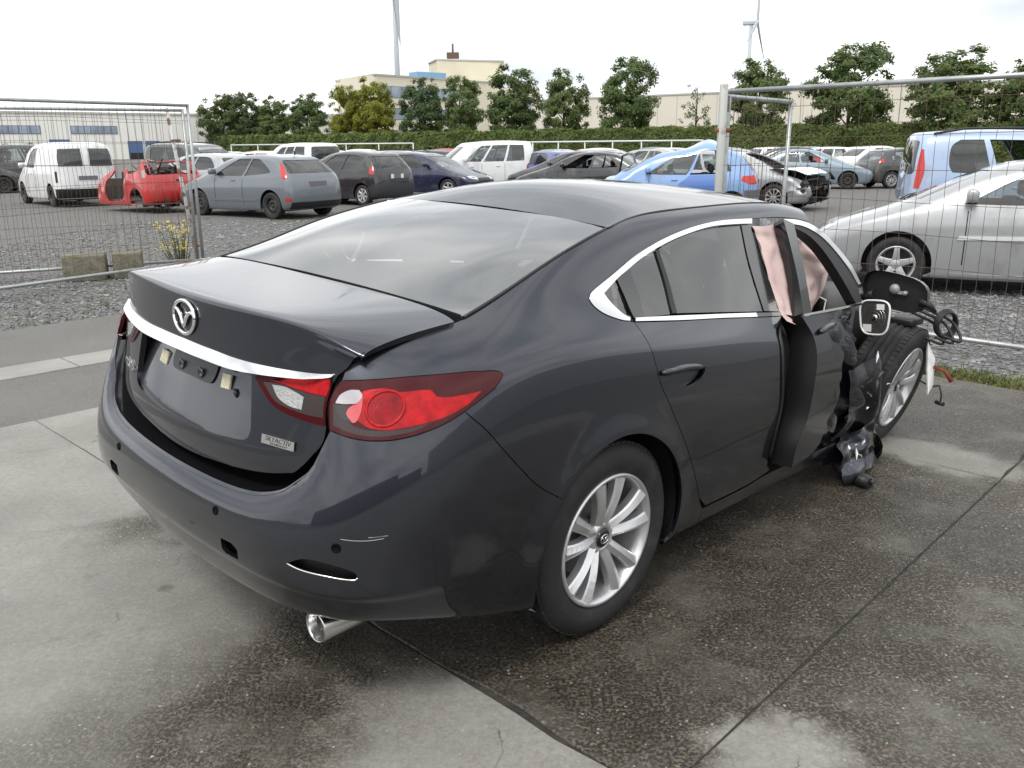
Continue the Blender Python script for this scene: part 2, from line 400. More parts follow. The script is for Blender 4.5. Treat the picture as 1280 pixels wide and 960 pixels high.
def circle_uv(S, cx, cz, r, guess, a0=0, a1=360, n=40, vmin=None):
    out = []; g = guess
    for a in np.linspace(a0, a1, n):
        t = math.radians(a); g = inv(S, (0, 2), (cx + r * math.cos(t), cz + r * math.sin(t)), g)
        out.append((g[0], max(g[1], vmin) if vmin is not None else g[1]))
    return out
# ================================================================ the damaged sedan (car frame: x forward, y left, z up, rear axle at x=0)
from mathutils import noise as mnoise
CAR_M = Matrix(((.69934, -.71248, .0574, -.3418), (.71367, .70048, -.00038, 3.2136), (-.03993, .04123, .99835, .033), (0, 0, 0, 1)))
paint = mat('graphite_paint', (.032, .035, .046), rough=.38, metal=.92, spec=.15, coat=1., coat_rough=.012, var=(900, .15))
def coat_film(m):      # thin uneven road film: the clear coat is glossier in some places than others
    nt = m.node_tree; N = nt.nodes; b = N['Principled BSDF']; t = N.new('ShaderNodeTexCoord'); n1 = N.new('ShaderNodeTexNoise'); n1.inputs['Scale'].default_value = 3.5; n1.inputs['Detail'].default_value = 9; n1.inputs['Roughness'].default_value = .75
    mr = N.new('ShaderNodeMapRange'); mr.inputs[1].default_value = .38; mr.inputs[2].default_value = .72; mr.inputs[3].default_value = .008; mr.inputs[4].default_value = .10
    nt.links.new(t.outputs['Object'], n1.inputs['Vector']); nt.links.new(n1.outputs['Fac'], mr.inputs[0]); nt.links.new(mr.outputs[0], b.inputs['Coat Roughness'])
coat_film(paint)
blackp = mat('black_plastic', (.012, .012, .013), rough=.45, bump=(400, .15, .002))
glossblack = mat('gloss_black_trim', (.008, .008, .009), rough=.12, coat=.6)
rubber = mat('tyre_rubber', (.018, .018, .019), rough=.72, bump=(60, .25, .003), wear=((.05, .048, .045), 9, .5, .8))
chrome = mat('chrome', (.78, .78, .78), rough=.09, metal=1.)
satin = mat('satin_chrome', (.62, .62, .61), rough=.22, metal=1.)
alloy = mat('silver_alloy', (.62, .62, .63), rough=.30, metal=.7, coat=.5, var=(30, .06))
steel = mat('dull_steel', (.16, .15, .14), rough=.5, metal=.7, wear=((.12, .06, .03), 14, .5, .75))
inter = mat('interior_fabric', (.022, .022, .023), rough=.9, bump=(500, .3, .002))
interg = mat('interior_grey', (.10, .10, .10), rough=.8, bump=(300, .2, .002))
lamp_dark = mat('smoked_red_lens', (.055, .002, .004), rough=.12, spec=.28)
lamp_red = mat('red_lens', (.43, .004, .008), rough=.16, spec=.28, bump=(34, .5, .006), var=(26, .38))
lamp_mid = mat('deep_red_lens', (.27, .003, .007), rough=.13, spec=.28, bump=(30, .5, .006), var=(22, .40))
lamp_clear = mat('clear_lens', (.62, .62, .62), rough=.12, metal=.6, coat=1., bump=(120, 1., .01))
lamp_smoke = mat('smoked_clear_lens', (.045, .034, .034), rough=.14, spec=.4, bump=(220, .15, .002))
airbag = mat('airbag_cloth', (.56, .42, .395), rough=.9, bump=(90, .35, .006), var=(9, .05))
white_pl = mat('white_plastic', (.75, .75, .74), rough=.35)
tint = glass_mat('dark_tinted_glass', (.30, .32, .31), 1.15)
rear_gl = glass_mat('rear_window_glass', (.42, .49, .47), 1.35, .06, film=.15)  # milky film puts the white sky's reflection into the pane's colour
clear_gl = glass_mat('clear_glass', (.80, .84, .83), 1.)

car = empty('crashed_sedan', 'dark grey four-door sedan with crumpled front right side, standing on wet concrete', 'car', matrix=CAR_M)
# ---- outlines (uv on the body surface)
gap_seg = [(2.334, 6.173), (2.379, 6.412), (2.592, 6.635), (3.006, 6.982), (3.498, 7.39), (3.965, 7.765)]
gl_seg = [(3.965, 7.765), (4.357, 8.274), (4.797, 8.655), (5.315, 8.914), (5.829, 9.154), (6.282, 9.421)]
rail_seg = RAIL_SEG
chrome_out = [(8.812, 9.234), (8.273, 9.258), (7.852, 9.184), (7.429, 9.015), (7.023, 8.781), (6.646, 8.483), (6.367, 8.175), (6.067, 7.802), (6.009, 7.6)]
chrome_tip = [(6.009, 7.6), (6.076, 7.351), (6.196, 7.089), (6.361, 6.891), (6.509, 6.815)]
door_gap = [(6.509, 6.815), (6.535, 6.50), (6.566, 6.0), (6.61, 5.10), (6.733, 4.435), (6.871, 3.774), (7.024, 3.113), (7.176, 2.496), (7.298, 1.95), (7.40, 1.60)]
lamp_bot = [(4.504, 5.817), (4.078, 5.615), (3.788, 5.503), (3.514, 5.433), (3.243, 5.386), (2.963, 5.367), (2.663, 5.374), (2.338, 5.423)]
lamp_top = [(2.333, 6.173), (2.795, 6.243), (3.409, 6.31), (4.073, 6.287), (4.538, 6.16)]
lamp_tip = [(4.538, 6.16), (4.628, 6.082), (4.644, 5.988), (4.504, 5.817)]
lamp_in = [(2.338, 5.423), (2.29, 5.60), (2.25, 5.80), (2.275, 6.0), (2.333, 6.173)]
seam = [(4.078, 5.615), (4.402, 5.161), (4.715, 4.491), (5.042, 3.693), (5.30, 3.27)]
arch = circle_uv(SIDE, 0, .335, .374, (6.95, 2.0), -12, 203, 46, .92)
ia = min(range(len(arch)), key=lambda i: abs(arch[i][0] - 5.30) + abs(arch[i][1] - 3.27))
arch_q, arch_b = arch[:ia + 1], arch[ia:]
seam[-1] = arch[ia]
ledge = [(0, 4.0), (.45, 4.012), (.90, 4.04), (1.28, 4.10), (1.563, 4.20), (1.819, 4.375), (1.993, 4.607), (2.173, 4.895), (2.323, 5.40)]
BOT = .94
# ---- quarter panel with C-pillar and roof rail (one unbroken piece on each side)
q_out = loop([gap_seg, gl_seg, rail_seg, [(10, 9.94), (9.95, 9.30)], [(9.95, 9.30), (9.2, 9.26)] + chrome_out[:1], chrome_out, chrome_tip, door_gap,
              [(7.40, 1.60), (7.44, BOT)], [(7.44, BOT), (6.85, BOT)], [(6.85, BOT), arch_q[0]], arch_q, seam[::-1], lamp_bot[1::-1], lamp_tip[::-1], lamp_top[::-1]], .15)
for mir in (None, 'only'):
    panel('quarter_panel', SIDE, q_out, paint, car, step=(.14, .16), mirror=mir)
sill_o = loop([[(7.40, 1.60), (8.123, 1.605), (8.593, 1.70), (10.2, 1.66)], [(10.2, 1.66), (10.2, BOT)], [(10.2, BOT), (7.44, BOT)], [(7.44, BOT), (7.40, 1.60)]])
for mir in (None, 'only'): panel('sill', SIDE, sill_o, paint, car, mirror=mir)
# ---- rear bumper (holes for towing eye, fog reflector)
refl = loop([[(2.142, 2.994), (2.354, 3.199), (2.635, 3.206), (2.934, 3.068), (3.017, 2.912)], [(3.017, 2.912), (2.951, 2.851), (2.639, 2.897), (2.324, 2.93), (2.142, 2.994)]])
tow = loop([[(1.12, 2.60), (1.125, 2.86)], [(1.125, 2.86), (1.30, 2.87)], [(1.30, 2.87), (1.385, 2.78)], [(1.385, 2.78), (1.375, 2.55)], [(1.375, 2.55), (1.17, 2.54)], [(1.17, 2.54), (1.12, 2.60)]])
b_out = loop([ledge, [(2.323, 5.40), (2.338, 5.423)], lamp_bot[:0:-1], seam, arch_b, [arch_b[-1], (arch_b[-1][0] - .1, BOT)], [(arch_b[-1][0] - .1, BOT), (0, BOT)], [(0, BOT), (0, 4.0)]], .15)
lu_, lv_ = np.array(ledge).T
def lip_off(uv):      # the top edge of the bumper rolls over toward the shelf
    d = np.interp(uv[:, 0], lu_, lv_) - uv[:, 1]; k = np.clip(1 - np.abs(d) / .55, 0, 1) * (uv[:, 0] < 2.45) * np.clip((2.45 - uv[:, 0]) / .35, 0, 1); return -.024 * k * k
bumper = panel('rear_bumper', SIDE, b_out, paint, car, holes=[refl, tow], step=(.10, .09), mirror='both', rim=.014, off=lip_off)
for mir in (None, 'only'):
    panel('fog_light_recess', SIDE, refl, blackp, bumper, off=-.030, rim=0, mirror=mir)
    panel('towing_eye_hole', SIDE, tow, blackp, bumper, off=-.035, rim=0, mirror=mir)
    # chromed lower lip of the empty fog light opening
    lip = [(2.142, 2.994), (2.324, 2.93), (2.639, 2.897), (2.951, 2.851), (3.017, 2.912)]
    P = [SIDE(*q)[0] + SIDE.normal(*q)[0] * .001 for q in catmull(lip, 5)]
    if mir: P = [p * [1, -1, 1] for p in P]
    MB().tube(P, .0028, 6).build('reflector_lip', satin, bumper)
for s in (1, -1):
    for q in ((1.035, 3.46), (2.74, 3.595)):
        p = SIDE(*q)[0]; n = SIDE.normal(*q)[0]
        if s < 0: p = p * [1, -1, 1]; n = n * [1, -1, 1]
        M = Matrix.Translation(Vector(p)) @ Vector(n).to_track_quat('Z', 'Y').to_matrix().to_4x4()
        sb = MB(); sb.lathe([(.0135, .0004), (.0125, .0022), (.0105, .0026), (.0098, .0012), (0.0001, .0010)], 'z', 18)
        sb.V = [tuple(M @ Vector(v)) for v in sb.V]; fix_normals(sb.build('parking_sensor', mat('sensor_black', (.003, .003, .003), .7, spec=.1), bumper))
# bumper shelf under the boot lid
led = [np.array(q) for q in catmull(ledge, 5)]
V = []; F = []
for s in (1, -1):
    k0 = len(V)
    for q in led:
        p = SIDE(*q)[0]; n = SIDE.normal(*q)[0]; n[2] = 0; n /= np.linalg.norm(n)
        for d, dz in ((.012, -.016), (.034, -.016), (.060, -.022), (.15, -.018), (.42, .0)):
            w = p - n * d + [0, 0, dz]; V.append((w[0], w[1] * s, w[2]))
    for i in range(len(led) - 1):
        for j in range(4):
            a = k0 + i * 5 + j; f = (a, a + 1, a + 6, a + 5); F.append(f if s > 0 else f[::-1])
mesh_ob('bumper_shelf', V, F, mat('shelf_plastic', (.012, .012, .014), .16, spec=.5, coat=1., coat_rough=.05), bumper, smooth=True)
# scratches on the bumper corner
for pts in ([(2.78, 3.80), (2.95, 3.79), (3.12, 3.80), (3.28, 3.83)], [(3.10, 3.86), (3.32, 3.88)]):
    MB().tube([SIDE(*q)[0] + SIDE.normal(*q)[0] * .0002 for q in catmull(pts, 4)], .0009, 4).build('scratch', mat('scratched_paint', (.35, .35, .34), .6), bumper)
# ---- outer tail lamps
lamp_o = loop([lamp_top, lamp_tip, lamp_bot, lamp_in], .12)
red_o = [[(2.563, 5.831), (2.648, 6.026), (2.944, 6.105), (3.135, 6.049), (3.556, 6.06), (3.721, 5.919), (4.304, 5.86)], [(4.304, 5.86), (4.106, 5.71), (3.778, 5.601), (3.442, 5.55), (3.051, 5.51), (2.805, 5.559), (2.63, 5.664), (2.563, 5.831)]]
rdark_o = [[(2.758, 5.788), (2.807, 6.005), (2.975, 6.085), (3.175, 5.98), (3.262, 5.798), (3.231, 5.628), (3.073, 5.56), (2.885, 5.61), (2.758, 5.788)]]
streak_o = [[(2.66, 5.66), (2.797, 5.618), (3.041, 5.587), (3.263, 5.620), (3.45, 5.715), (3.636, 5.861), (3.94, 5.890), (4.277, 5.852)], [(4.277, 5.852), (4.075, 5.715), (3.778, 5.612), (3.442, 5.56), (3.051, 5.52), (2.809, 5.552), (2.66, 5.66)]]
silver_o = [[(2.335, 5.835), (2.379, 5.956), (2.488, 6.039), (2.617, 6.054)], [(2.617, 6.054), (2.676, 5.96), (2.621, 5.852)], [(2.621, 5.852), (2.47, 5.825), (2.339, 5.816)]]
lblack_o = [[(2.315, 5.784), (2.473, 5.812), (2.566, 5.815)], [(2.566, 5.815), (2.51, 5.726), (2.555, 5.637), (2.624, 5.578)], [(2.624, 5.578), (2.485, 5.61), (2.368, 5.686), (2.315, 5.784)]]
ring_o = [[(2.566, 5.815), (2.622, 5.845), (2.68, 5.944), (2.704, 5.751), (2.673, 5.607), (2.624, 5.578)], [(2.624, 5.578), (2.52, 5.68), (2.522, 5.76), (2.566, 5.815)]]
smoke_o = [[(2.30, 5.80), (2.56, 5.80), (2.52, 5.70), (2.62, 5.55), (2.9, 5.50), (3.3, 5.52), (3.65, 5.57)], [(3.65, 5.57), (3.45, 5.49), (3.2, 5.445), (2.95, 5.425), (2.65, 5.44), (2.37, 5.50)], [(2.37, 5.50), (2.30, 5.80)]]
for mir in (None, 'only'):
    lp = panel('tail_lamp', SIDE, lamp_o, lamp_dark, car, step=.10, mirror=mir, off=.002)
    panel('lens_cover', SIDE, loop([lamp_top, lamp_tip, lamp_bot, lamp_in], .12), glass_mat('lens_cover', (1., .97, .97), .10, .02), lp, off=.0095, rim=.006, gap=.001, mirror=mir, step=.10)
    panel('lower_lens', SIDE, loop(smoke_o, .1), lamp_smoke, lp, off=.0026, rim=.002, gap=0, mirror=mir, step=.08)
    panel('light_guide', SIDE, loop(red_o, .1), lamp_red, lp, off=.0032, rim=.002, gap=0, mirror=mir, step=.08)
    panel('brake_lens', SIDE, loop(streak_o, .1), lamp_red, lp, off=.0045, rim=.002, gap=0, mirror=mir, step=.06)
    panel('round_lens', SIDE, loop(rdark_o, .1), lamp_mid, lp, off=.0040, rim=.002, gap=0, mirror=mir, step=.06)
    for k_, (ru, rv, mm) in enumerate(((.250, .255, lamp_red),)):      # stepped rings of the round lens
        Pn = [SIDE(3.01 + ru * math.cos(t), 5.815 + rv * math.sin(t))[0] + SIDE.normal(3.01, 5.815)[0] * .0046 for t in np.linspace(0, 6.2832, 33)]
        if mir: Pn = [p * [1, -1, 1] for p in Pn]
        MB().tube(Pn, (.0042, .002)[k_], 6, cap=False).build('lens_ring', mm, lp)
    panel('bright_reflector', SIDE, loop(silver_o, .1), mat('lamp_silver', (.45, .45, .45), .15, metal=1.), lp, off=.0042, rim=.002, gap=0, mirror=mir, step=.06)
    panel('dark_bezel', SIDE, loop(lblack_o, .1), glossblack, lp, off=.0042, rim=.002, gap=0, mirror=mir, step=.06)
    panel('bezel_ring', SIDE, loop(ring_o, .1), mat('pink_lens', (.55, .10, .11), .12, coat=.6, metal=.4), lp, off=.0046, rim=.002, gap=0, mirror=mir, step=.06)
# ---- boot lid
t_gap = [(3.20, 3.90), (3.37, 4.20), (3.414, 4.55), (3.373, 5.043), (3.437, 5.764), (3.58, 6.36), (3.70, 6.62), (3.83, 6.93), (4.22, 8.3)]
lidbot = [(0, 2.36), (.425, 2.39), (1.451, 2.629), (2.132, 2.86), (2.62, 3.10), (2.80, 3.24), (3.20, 3.93)]
rec_c = [[(0, 3.46), (.7, 3.47), (1.171, 3.56), (1.53, 3.66), (1.69, 3.80), (1.735, 4.05)], [(1.735, 4.05), (1.67, 5.0), (1.625, 5.70)], [(1.625, 5.70), (.8, 5.78), (0, 5.80)]]
rec_half = loop(rec_c + [[(0, 5.80), (0, 3.46)]])
rec_full = [q for q in loop(rec_c, .15)]
lid_o = loop([lidbot, t_gap, [(4.22, 8.3), (4.52, 9.6), (4.60, 11.0), (4.62, 12.4), (4.64, 13.8)], [(4.64, 13.8), (3.6, 13.9), (2.0, 13.95), (0, 13.95)],
              [(0, 13.95), (0, 5.80)], [(0, 5.80), (.8, 5.78), (1.625, 5.70)], [(1.625, 5.70), (1.67, 5.0), (1.735, 4.05)], [(1.735, 4.05), (1.69, 3.80), (1.53, 3.66), (1.171, 3.56), (.7, 3.47), (0, 3.46)], [(0, 3.46), (0, 2.36)]], .15)
lid = panel('boot_lid', TRUNK, lid_o, paint, car, step=(.16, .16), mirror='both', rim=.018)
def rec_def(X, Nn, uv): return X, Nn
def rec_off(uv): return -.006 - .040 * np.clip((uv[:, 1] - 3.5) / 2.3, 0, 1)      # leans back toward the top
rec = panel('number_plate_recess', TRUNK, rec_half, paint, lid, step=.14, off=rec_off, mirror='both', rim=0, gap=-.004)
def on_rec(y, z):
    q = inv(TRUNK, (1, 2), (-abs(y), z), (abs(y) / .2, 4.8)); p = TRUNK(*q)[0] + TRUNK.normal(*q)[0] * float(rec_off(np.array([q]))[0]); return p[0]
def strip(name, P, m, parent): pass
chr_o = loop([[(0, 6.42), (.7, 6.36), (1.354, 6.26), (2.28, 6.28), (3.0, 6.33), (3.46, 6.43)], [(3.46, 6.43), (3.37, 6.23), (2.863, 6.02)], [(2.863, 6.02), (2.3, 5.91), (1.842, 5.82), (1.3, 5.74), (.6, 5.80), (0, 5.84)], [(0, 5.84), (0, 6.42)]], .12)
def chr_off(uv):      # wedge section: the lower lip stands out, so the face looks up at the sky
    lo = np.interp(uv[:, 0], [0, .6, 1.3, 1.842, 2.863, 3.46], [5.84, 5.80, 5.74, 5.82, 6.02, 6.30]); hi = np.interp(uv[:, 0], [0, .7, 1.354, 2.28, 3.0, 3.46], [6.42, 6.36, 6.26, 6.28, 6.33, 6.43])
    t = np.clip((hi - uv[:, 1]) / np.maximum(hi - lo, .05), 0, 1); return .003 + .022 * t * np.clip((3.6 - uv[:, 0]) / .8, .25, 1)
panel('chrome_strip', TRUNK, chr_o, chrome, lid, step=.08, off=chr_off, rim=.02, gap=0, mirror='both')
il = [[(1.703, 5.676), (2.344, 5.852), (2.85, 5.975), (3.40, 6.19)], [(3.40, 6.19), (3.43, 5.8), (3.365, 5.043), (3.39, 4.57)], [(3.39, 4.57), (2.932, 4.6), (2.426, 4.704), (2.123, 4.886), (1.904, 5.225), (1.703, 5.676)]]
ilr = [[(1.801, 5.685), (2.346, 5.83), (2.85, 5.95), (3.38, 6.14)], [(3.38, 6.14), (3.39, 5.7), (3.34, 5.37)], [(3.34, 5.37), (2.856, 5.437), (2.262, 5.601), (1.801, 5.685)]]
ilc = [[(2.127, 5.476), (2.363, 5.50), (2.562, 5.413), (2.821, 5.248)], [(2.821, 5.248), (2.804, 4.87)], [(2.804, 4.87), (2.504, 4.92), (2.274, 5.098), (2.127, 5.476)]]
ils = [[(1.93, 5.50), (2.25, 5.56), (2.86, 5.41), (3.32, 5.35)], [(3.32, 5.35), (3.31, 5.0), (3.33, 4.76)], [(3.33, 4.76), (2.932, 4.77), (2.45, 4.86), (2.17, 5.02), (1.93, 5.50)]]
for mir in (None, 'only'):
    l2 = panel('boot_lamp', TRUNK, loop(il, .1), lamp_dark, lid, step=.12, off=.004, rim=.006, gap=0, mirror=mir)
    panel('red_band', TRUNK, loop(ilr, .1), lamp_red, l2, step=.1, off=.0052, rim=.002, gap=0, mirror=mir)
    panel('smoked_band', TRUNK, loop(ils, .1), lamp_smoke, l2, step=.1, off=.0052, rim=.002, gap=0, mirror=mir)
    panel('reversing_lens', TRUNK, loop(ilc, .1), lamp_clear, l2, step=.08, off=.0062, rim=.002, gap=0, mirror=mir)
# plate mounting boss, glue pads, badges
pl = panel('plate_mount', TRUNK, loop([[(0, 5.60), (.45, 5.58), (.60, 5.50), (.62, 5.2), (.58, 4.88), (.45, 4.78), (0, 4.80)], [(0, 4.80), (0, 5.60)]], .1), mat('plate_mount_grey', (.035, .037, .042), .4, metal=.4), lid, step=.1, off=lambda uv: rec_off(uv) + .005, rim=.004, gap=0, mirror='both')
for y in (.062, -.062):
    b = MB(); b.lathe([(.0165, 0), (.0165, -.004), (.012, -.005), (.0075, -.002), (.0001, -.001)], 'x', 20, (on_rec(y, .878) - .006, y, .878)); fix_normals(b.build('plate_screw_boss', paint, lid))
pad = mat('glue_pad', (.55, .50, .38), .8, bump=(80, .6, .01), var=(40, .25))
for q, a in (((on_rec(.20, .873) - .001, .20, .873), .10), ((on_rec(.196, .880) - .001, -.196, .880), -.08)):
    b = MB(); M = Matrix.Translation((q[0] - .002, q[1], q[2])) @ Matrix.Rotation(math.radians(15), 4, 'Y') @ Matrix.Rotation(a, 4, 'X'); b.box(-.002, .004, -.024, .024, -.021, .021, M); b.build('glue_pad', pad, lid)
b = MB(); xr_ = on_rec(.075, .935); b.box(xr_ - .003, xr_ + .004, -.115, -.035, .930, .940); b.build('recess_label', white_pl, lid)
b = MB(); xr_ = on_rec(.25, .858); b.tube([(xr_ - .001, -.245, .868), (xr_ - .002, -.253, .858), (xr_ - .001, -.258, .846)], [.004, .007, .004], 8); b.build('lock_hole', blackp, lid)
def text(name, s, size, m, parent, M, ext=.0008, shear=0, sx=1.):
    cu = bpy.data.curves.new(name, 'FONT'); cu.body = s; cu.size = size; cu.extrude = ext; cu.align_x = 'CENTER'; cu.align_y = 'CENTER'; cu.shear = shear
    cu.materials.append(m); t_ = bpy.data.objects.new(name, cu); COL.objects.link(t_); bpy.context.view_layer.update(); me = bpy.data.meshes.new_from_object(t_.evaluated_get(bpy.context.evaluated_depsgraph_get())); bpy.data.objects.remove(t_); me.materials.clear(); me.materials.append(m)
    o = bpy.data.objects.new(name, me); link(o, parent); o.matrix_local = M @ Matrix.Diagonal((sx, 1, 1, 1)); return o
def on_trunk(u, v, off, mir=1):
    p = TRUNK(u, v)[0]; n = TRUNK.normal(u, v)[0]; p = p * [1, mir, 1]; n = n * [1, mir, 1]
    n = Vector(n).normalized(); up = Vector((0, 0, 1)); x = up.cross(n).normalized(); up = n.cross(x)
    M = Matrix((x, up, n)).transposed().to_4x4(); M.translation = Vector(p) + n * off; return M
Mb = on_trunk(2.365, 3.94, .001)
b = MB(); b.box(-.060, .060, -.0125, .0125, 0, .004, Mb); bd = b.build('engine_badge', satin, lid)
dk = mat('badge_print', (.05, .05, .055), .4)
text('lettering', 'SKYACTIV', .0185, dk, bd, Mb @ Matrix.Translation((0, .0035, .0045)), .0003, .2, 1.12)
text('lettering', 'TECHNOLOGY', .0075, dk, bd, Mb @ Matrix.Translation((.004, -.0078, .0045)), .0003, .1, 1.25)
text('model_lettering', 'mazda6', .050, chrome, lid, on_trunk(2.30, 4.12, .003, -1), .0015, .25, 1.05)
# round wing emblem
Me = on_trunk(0, 7.62, .003)
eb = MB(); pts = [Me @ Vector((.066 * math.cos(t), .049 * math.sin(t) + .004 * abs(math.cos(t)) ** 3, .003)) for t in np.linspace(0, 2 * math.pi, 49)]
eb.tube(pts, .0058, 10, cap=False); em = eb.build('badge_ring', chrome, lid)
for s in (1, -1):
    w = MB(); w.tube([Me @ Vector((s * x, y, .004)) for x, y in ((.061, .014), (.050, .020), (.034, .016), (.018, .002), (.006, -.020), (.0, -.031))], [.004, .0058, .0066, .0064, .0056, .0035], 10); w.build('badge_wing', chrome, lid)
# ---- rear window, roof, windscreen
g_o = loop([[(0, .03), (1.5, .03), (2.86, .06)], [(2.86, .06), (2.97, .20), (2.985, 2), (2.97, 3.9)], [(2.97, 3.9), (2.9, 3.97), (1.5, 3.97), (0, 3.97)], [(0, 3.97), (0, .03)]])
g_in = [[(0, .22), (1.5, .22), (2.45, .26), (2.62, .45)], [(2.62, .45), (2.70, 2), (2.66, 3.40)], [(2.66, 3.40), (2.5, 3.66), (1.5, 3.74), (0, 3.74)]]
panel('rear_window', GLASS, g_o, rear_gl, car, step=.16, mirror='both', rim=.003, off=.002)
ring = loop([[(0, .03), (1.5, .03), (2.86, .06)], [(2.86, .06), (2.97, .20), (2.985, 2), (2.97, 3.9)], [(2.97, 3.9), (2.9, 3.97), (1.5, 3.97), (0, 3.97)], [(0, 3.97), (0, 3.74)], g_in[2][::-1], g_in[1][::-1], g_in[0][::-1], [(0, .22), (0, .03)]])
panel('window_border', GLASS, ring, mat('ceramic_black', (.03, .03, .032), .5), car, step=.16, mirror='both', rim=0, off=-.004)
for s in (1, -1):      # black edge moulding beside the glass
    b = MB(); b.tube([GLASS(2.985, v)[0] * [1, s, 1] + [0, 0, .001] for v in np.linspace(.02, 3.98, 14)], .0055, 6); b.build('window_moulding', blackp, car)
panel('roof', ROOF, loop([[(0, .04), (0, 4.35)], [(0, 4.35), (2, 4.3), (3.97, 4.25)], [(3.97, 4.25), (3.97, 2), (3.97, .06)], [(3.97, .06), (2, .04), (0, .04)]]), paint, car, step=.18, mirror='both')
for s in (1, -1):
    b = MB(); b.tube([ROOF(3.99, v)[0] * [1, s, 1] + [0, 0, -.002] for v in np.linspace(.05, 4.2, 24)], .005, 6); b.build('roof_moulding', blackp, car)
ws = Spl(np.array([[(1.50 + .03 * k + .27 * j, -(.16 * k) * (1 + .04 * j), 1.425 - .012 * k * k - (.112 + .001 * k) * j) for j in range(4)] for k in range(4)]), 0)
panel('windscreen', ws, loop([[(0, 0), (0, 3)], [(0, 3), (3, 3)], [(3, 3), (3, 0)], [(3, 0), (0, 0)]]), clear_gl, car, mirror='both', rim=.003)
# ---- side glass, chrome frame and pillars of the rear door
tri = [[(6.387, 8.001), (6.208, 7.691)], [(6.208, 7.691), (6.28, 7.441), (6.401, 7.087), (6.478, 6.943)], [(6.478, 6.943), (6.45, 7.45), (6.387, 8.001)]]
chrome_in = [(8.776, 9.075), (8.445, 9.099), (8.036, 9.098), (7.615, 8.964), (7.204, 8.762), (6.817, 8.487), (6.564, 8.224), (6.388, 8.013), (6.208, 7.691)]
black_a = [[(6.402, 8.04), (6.605, 8.254)], [(6.605, 8.254), (6.672, 7.631), (6.683, 6.982)], [(6.683, 6.982), (6.538, 6.941)], [(6.538, 6.941), (6.487, 7.535), (6.402, 8.04)]]
qglass = [[(6.605, 8.254), (6.815, 8.465), (7.011, 8.609)], [(7.011, 8.609), (7.058, 7.864), (7.039, 7.076)], [(7.039, 7.076), (6.683, 6.982)], [(6.683, 6.982), (6.672, 7.631), (6.605, 8.254)]]
divider = [[(7.011, 8.609), (7.076, 8.643)], [(7.076, 8.643), (7.123, 7.859), (7.11, 7.101)], [(7.11, 7.101), (7.039, 7.076)], [(7.039, 7.076), (7.058, 7.864), (7.011, 8.609)]]
dglass = [[(7.076, 8.643), (7.406, 8.863), (7.822, 9.024), (8.233, 9.071), (8.587, 9.064)], [(8.587, 9.064), (8.505, 8.189), (8.472, 7.073)], [(8.472, 7.073), (7.761, 7.106), (7.11, 7.101)], [(7.11, 7.101), (7.123, 7.859), (7.076, 8.643)]]
bpil = [[(8.587, 9.064), (8.806, 9.058)], [(8.806, 9.058), (8.778, 8.261), (8.758, 7.02)], [(8.758, 7.02), (8.472, 7.073)], [(8.472, 7.073), (8.505, 8.189), (8.587, 9.064)]]
belt = [[(6.538, 6.941), (7.088, 7.01), (7.748, 7.043), (8.30, 7.035)], [(8.30, 7.035), (8.30, 6.91)], [(8.30, 6.91), (7.724, 6.925), (7.063, 6.868), (6.52, 6.83)], [(6.52, 6.83), (6.538, 6.941)]]
belt2 = [[(8.30, 7.035), (8.753, 7.0)], [(8.753, 7.0), (8.742, 6.89)], [(8.742, 6.89), (8.30, 6.91)], [(8.30, 6.91), (8.30, 7.035)]]
handle_c = [(6.70, 5.30), (6.95, 5.32), (7.17, 5.26)]
rdoor_o = loop([[(6.535, 6.81), (7.061, 6.855), (7.722, 6.914), (8.745, 6.876)], [(8.745, 6.876), (8.66, 6.6), (8.533, 6.10), (8.482, 4.478), (8.504, 3.371), (8.469, 2.732), (8.44, 2.3), (8.47, 1.95)], [(8.47, 1.95), (8.52, 1.78), (8.2, 1.66), (7.9, 1.64), (7.44, 1.64)], door_gap[::-1][1:]], .15)
cup_o = loop([[(6.86, 5.22), (6.95, 5.30), (7.1, 5.30), (7.22, 5.22), (7.225, 5.06), (7.114, 4.86), (7.0, 4.81), (6.90, 4.90), (6.86, 5.05), (6.86, 5.22)]], .1)
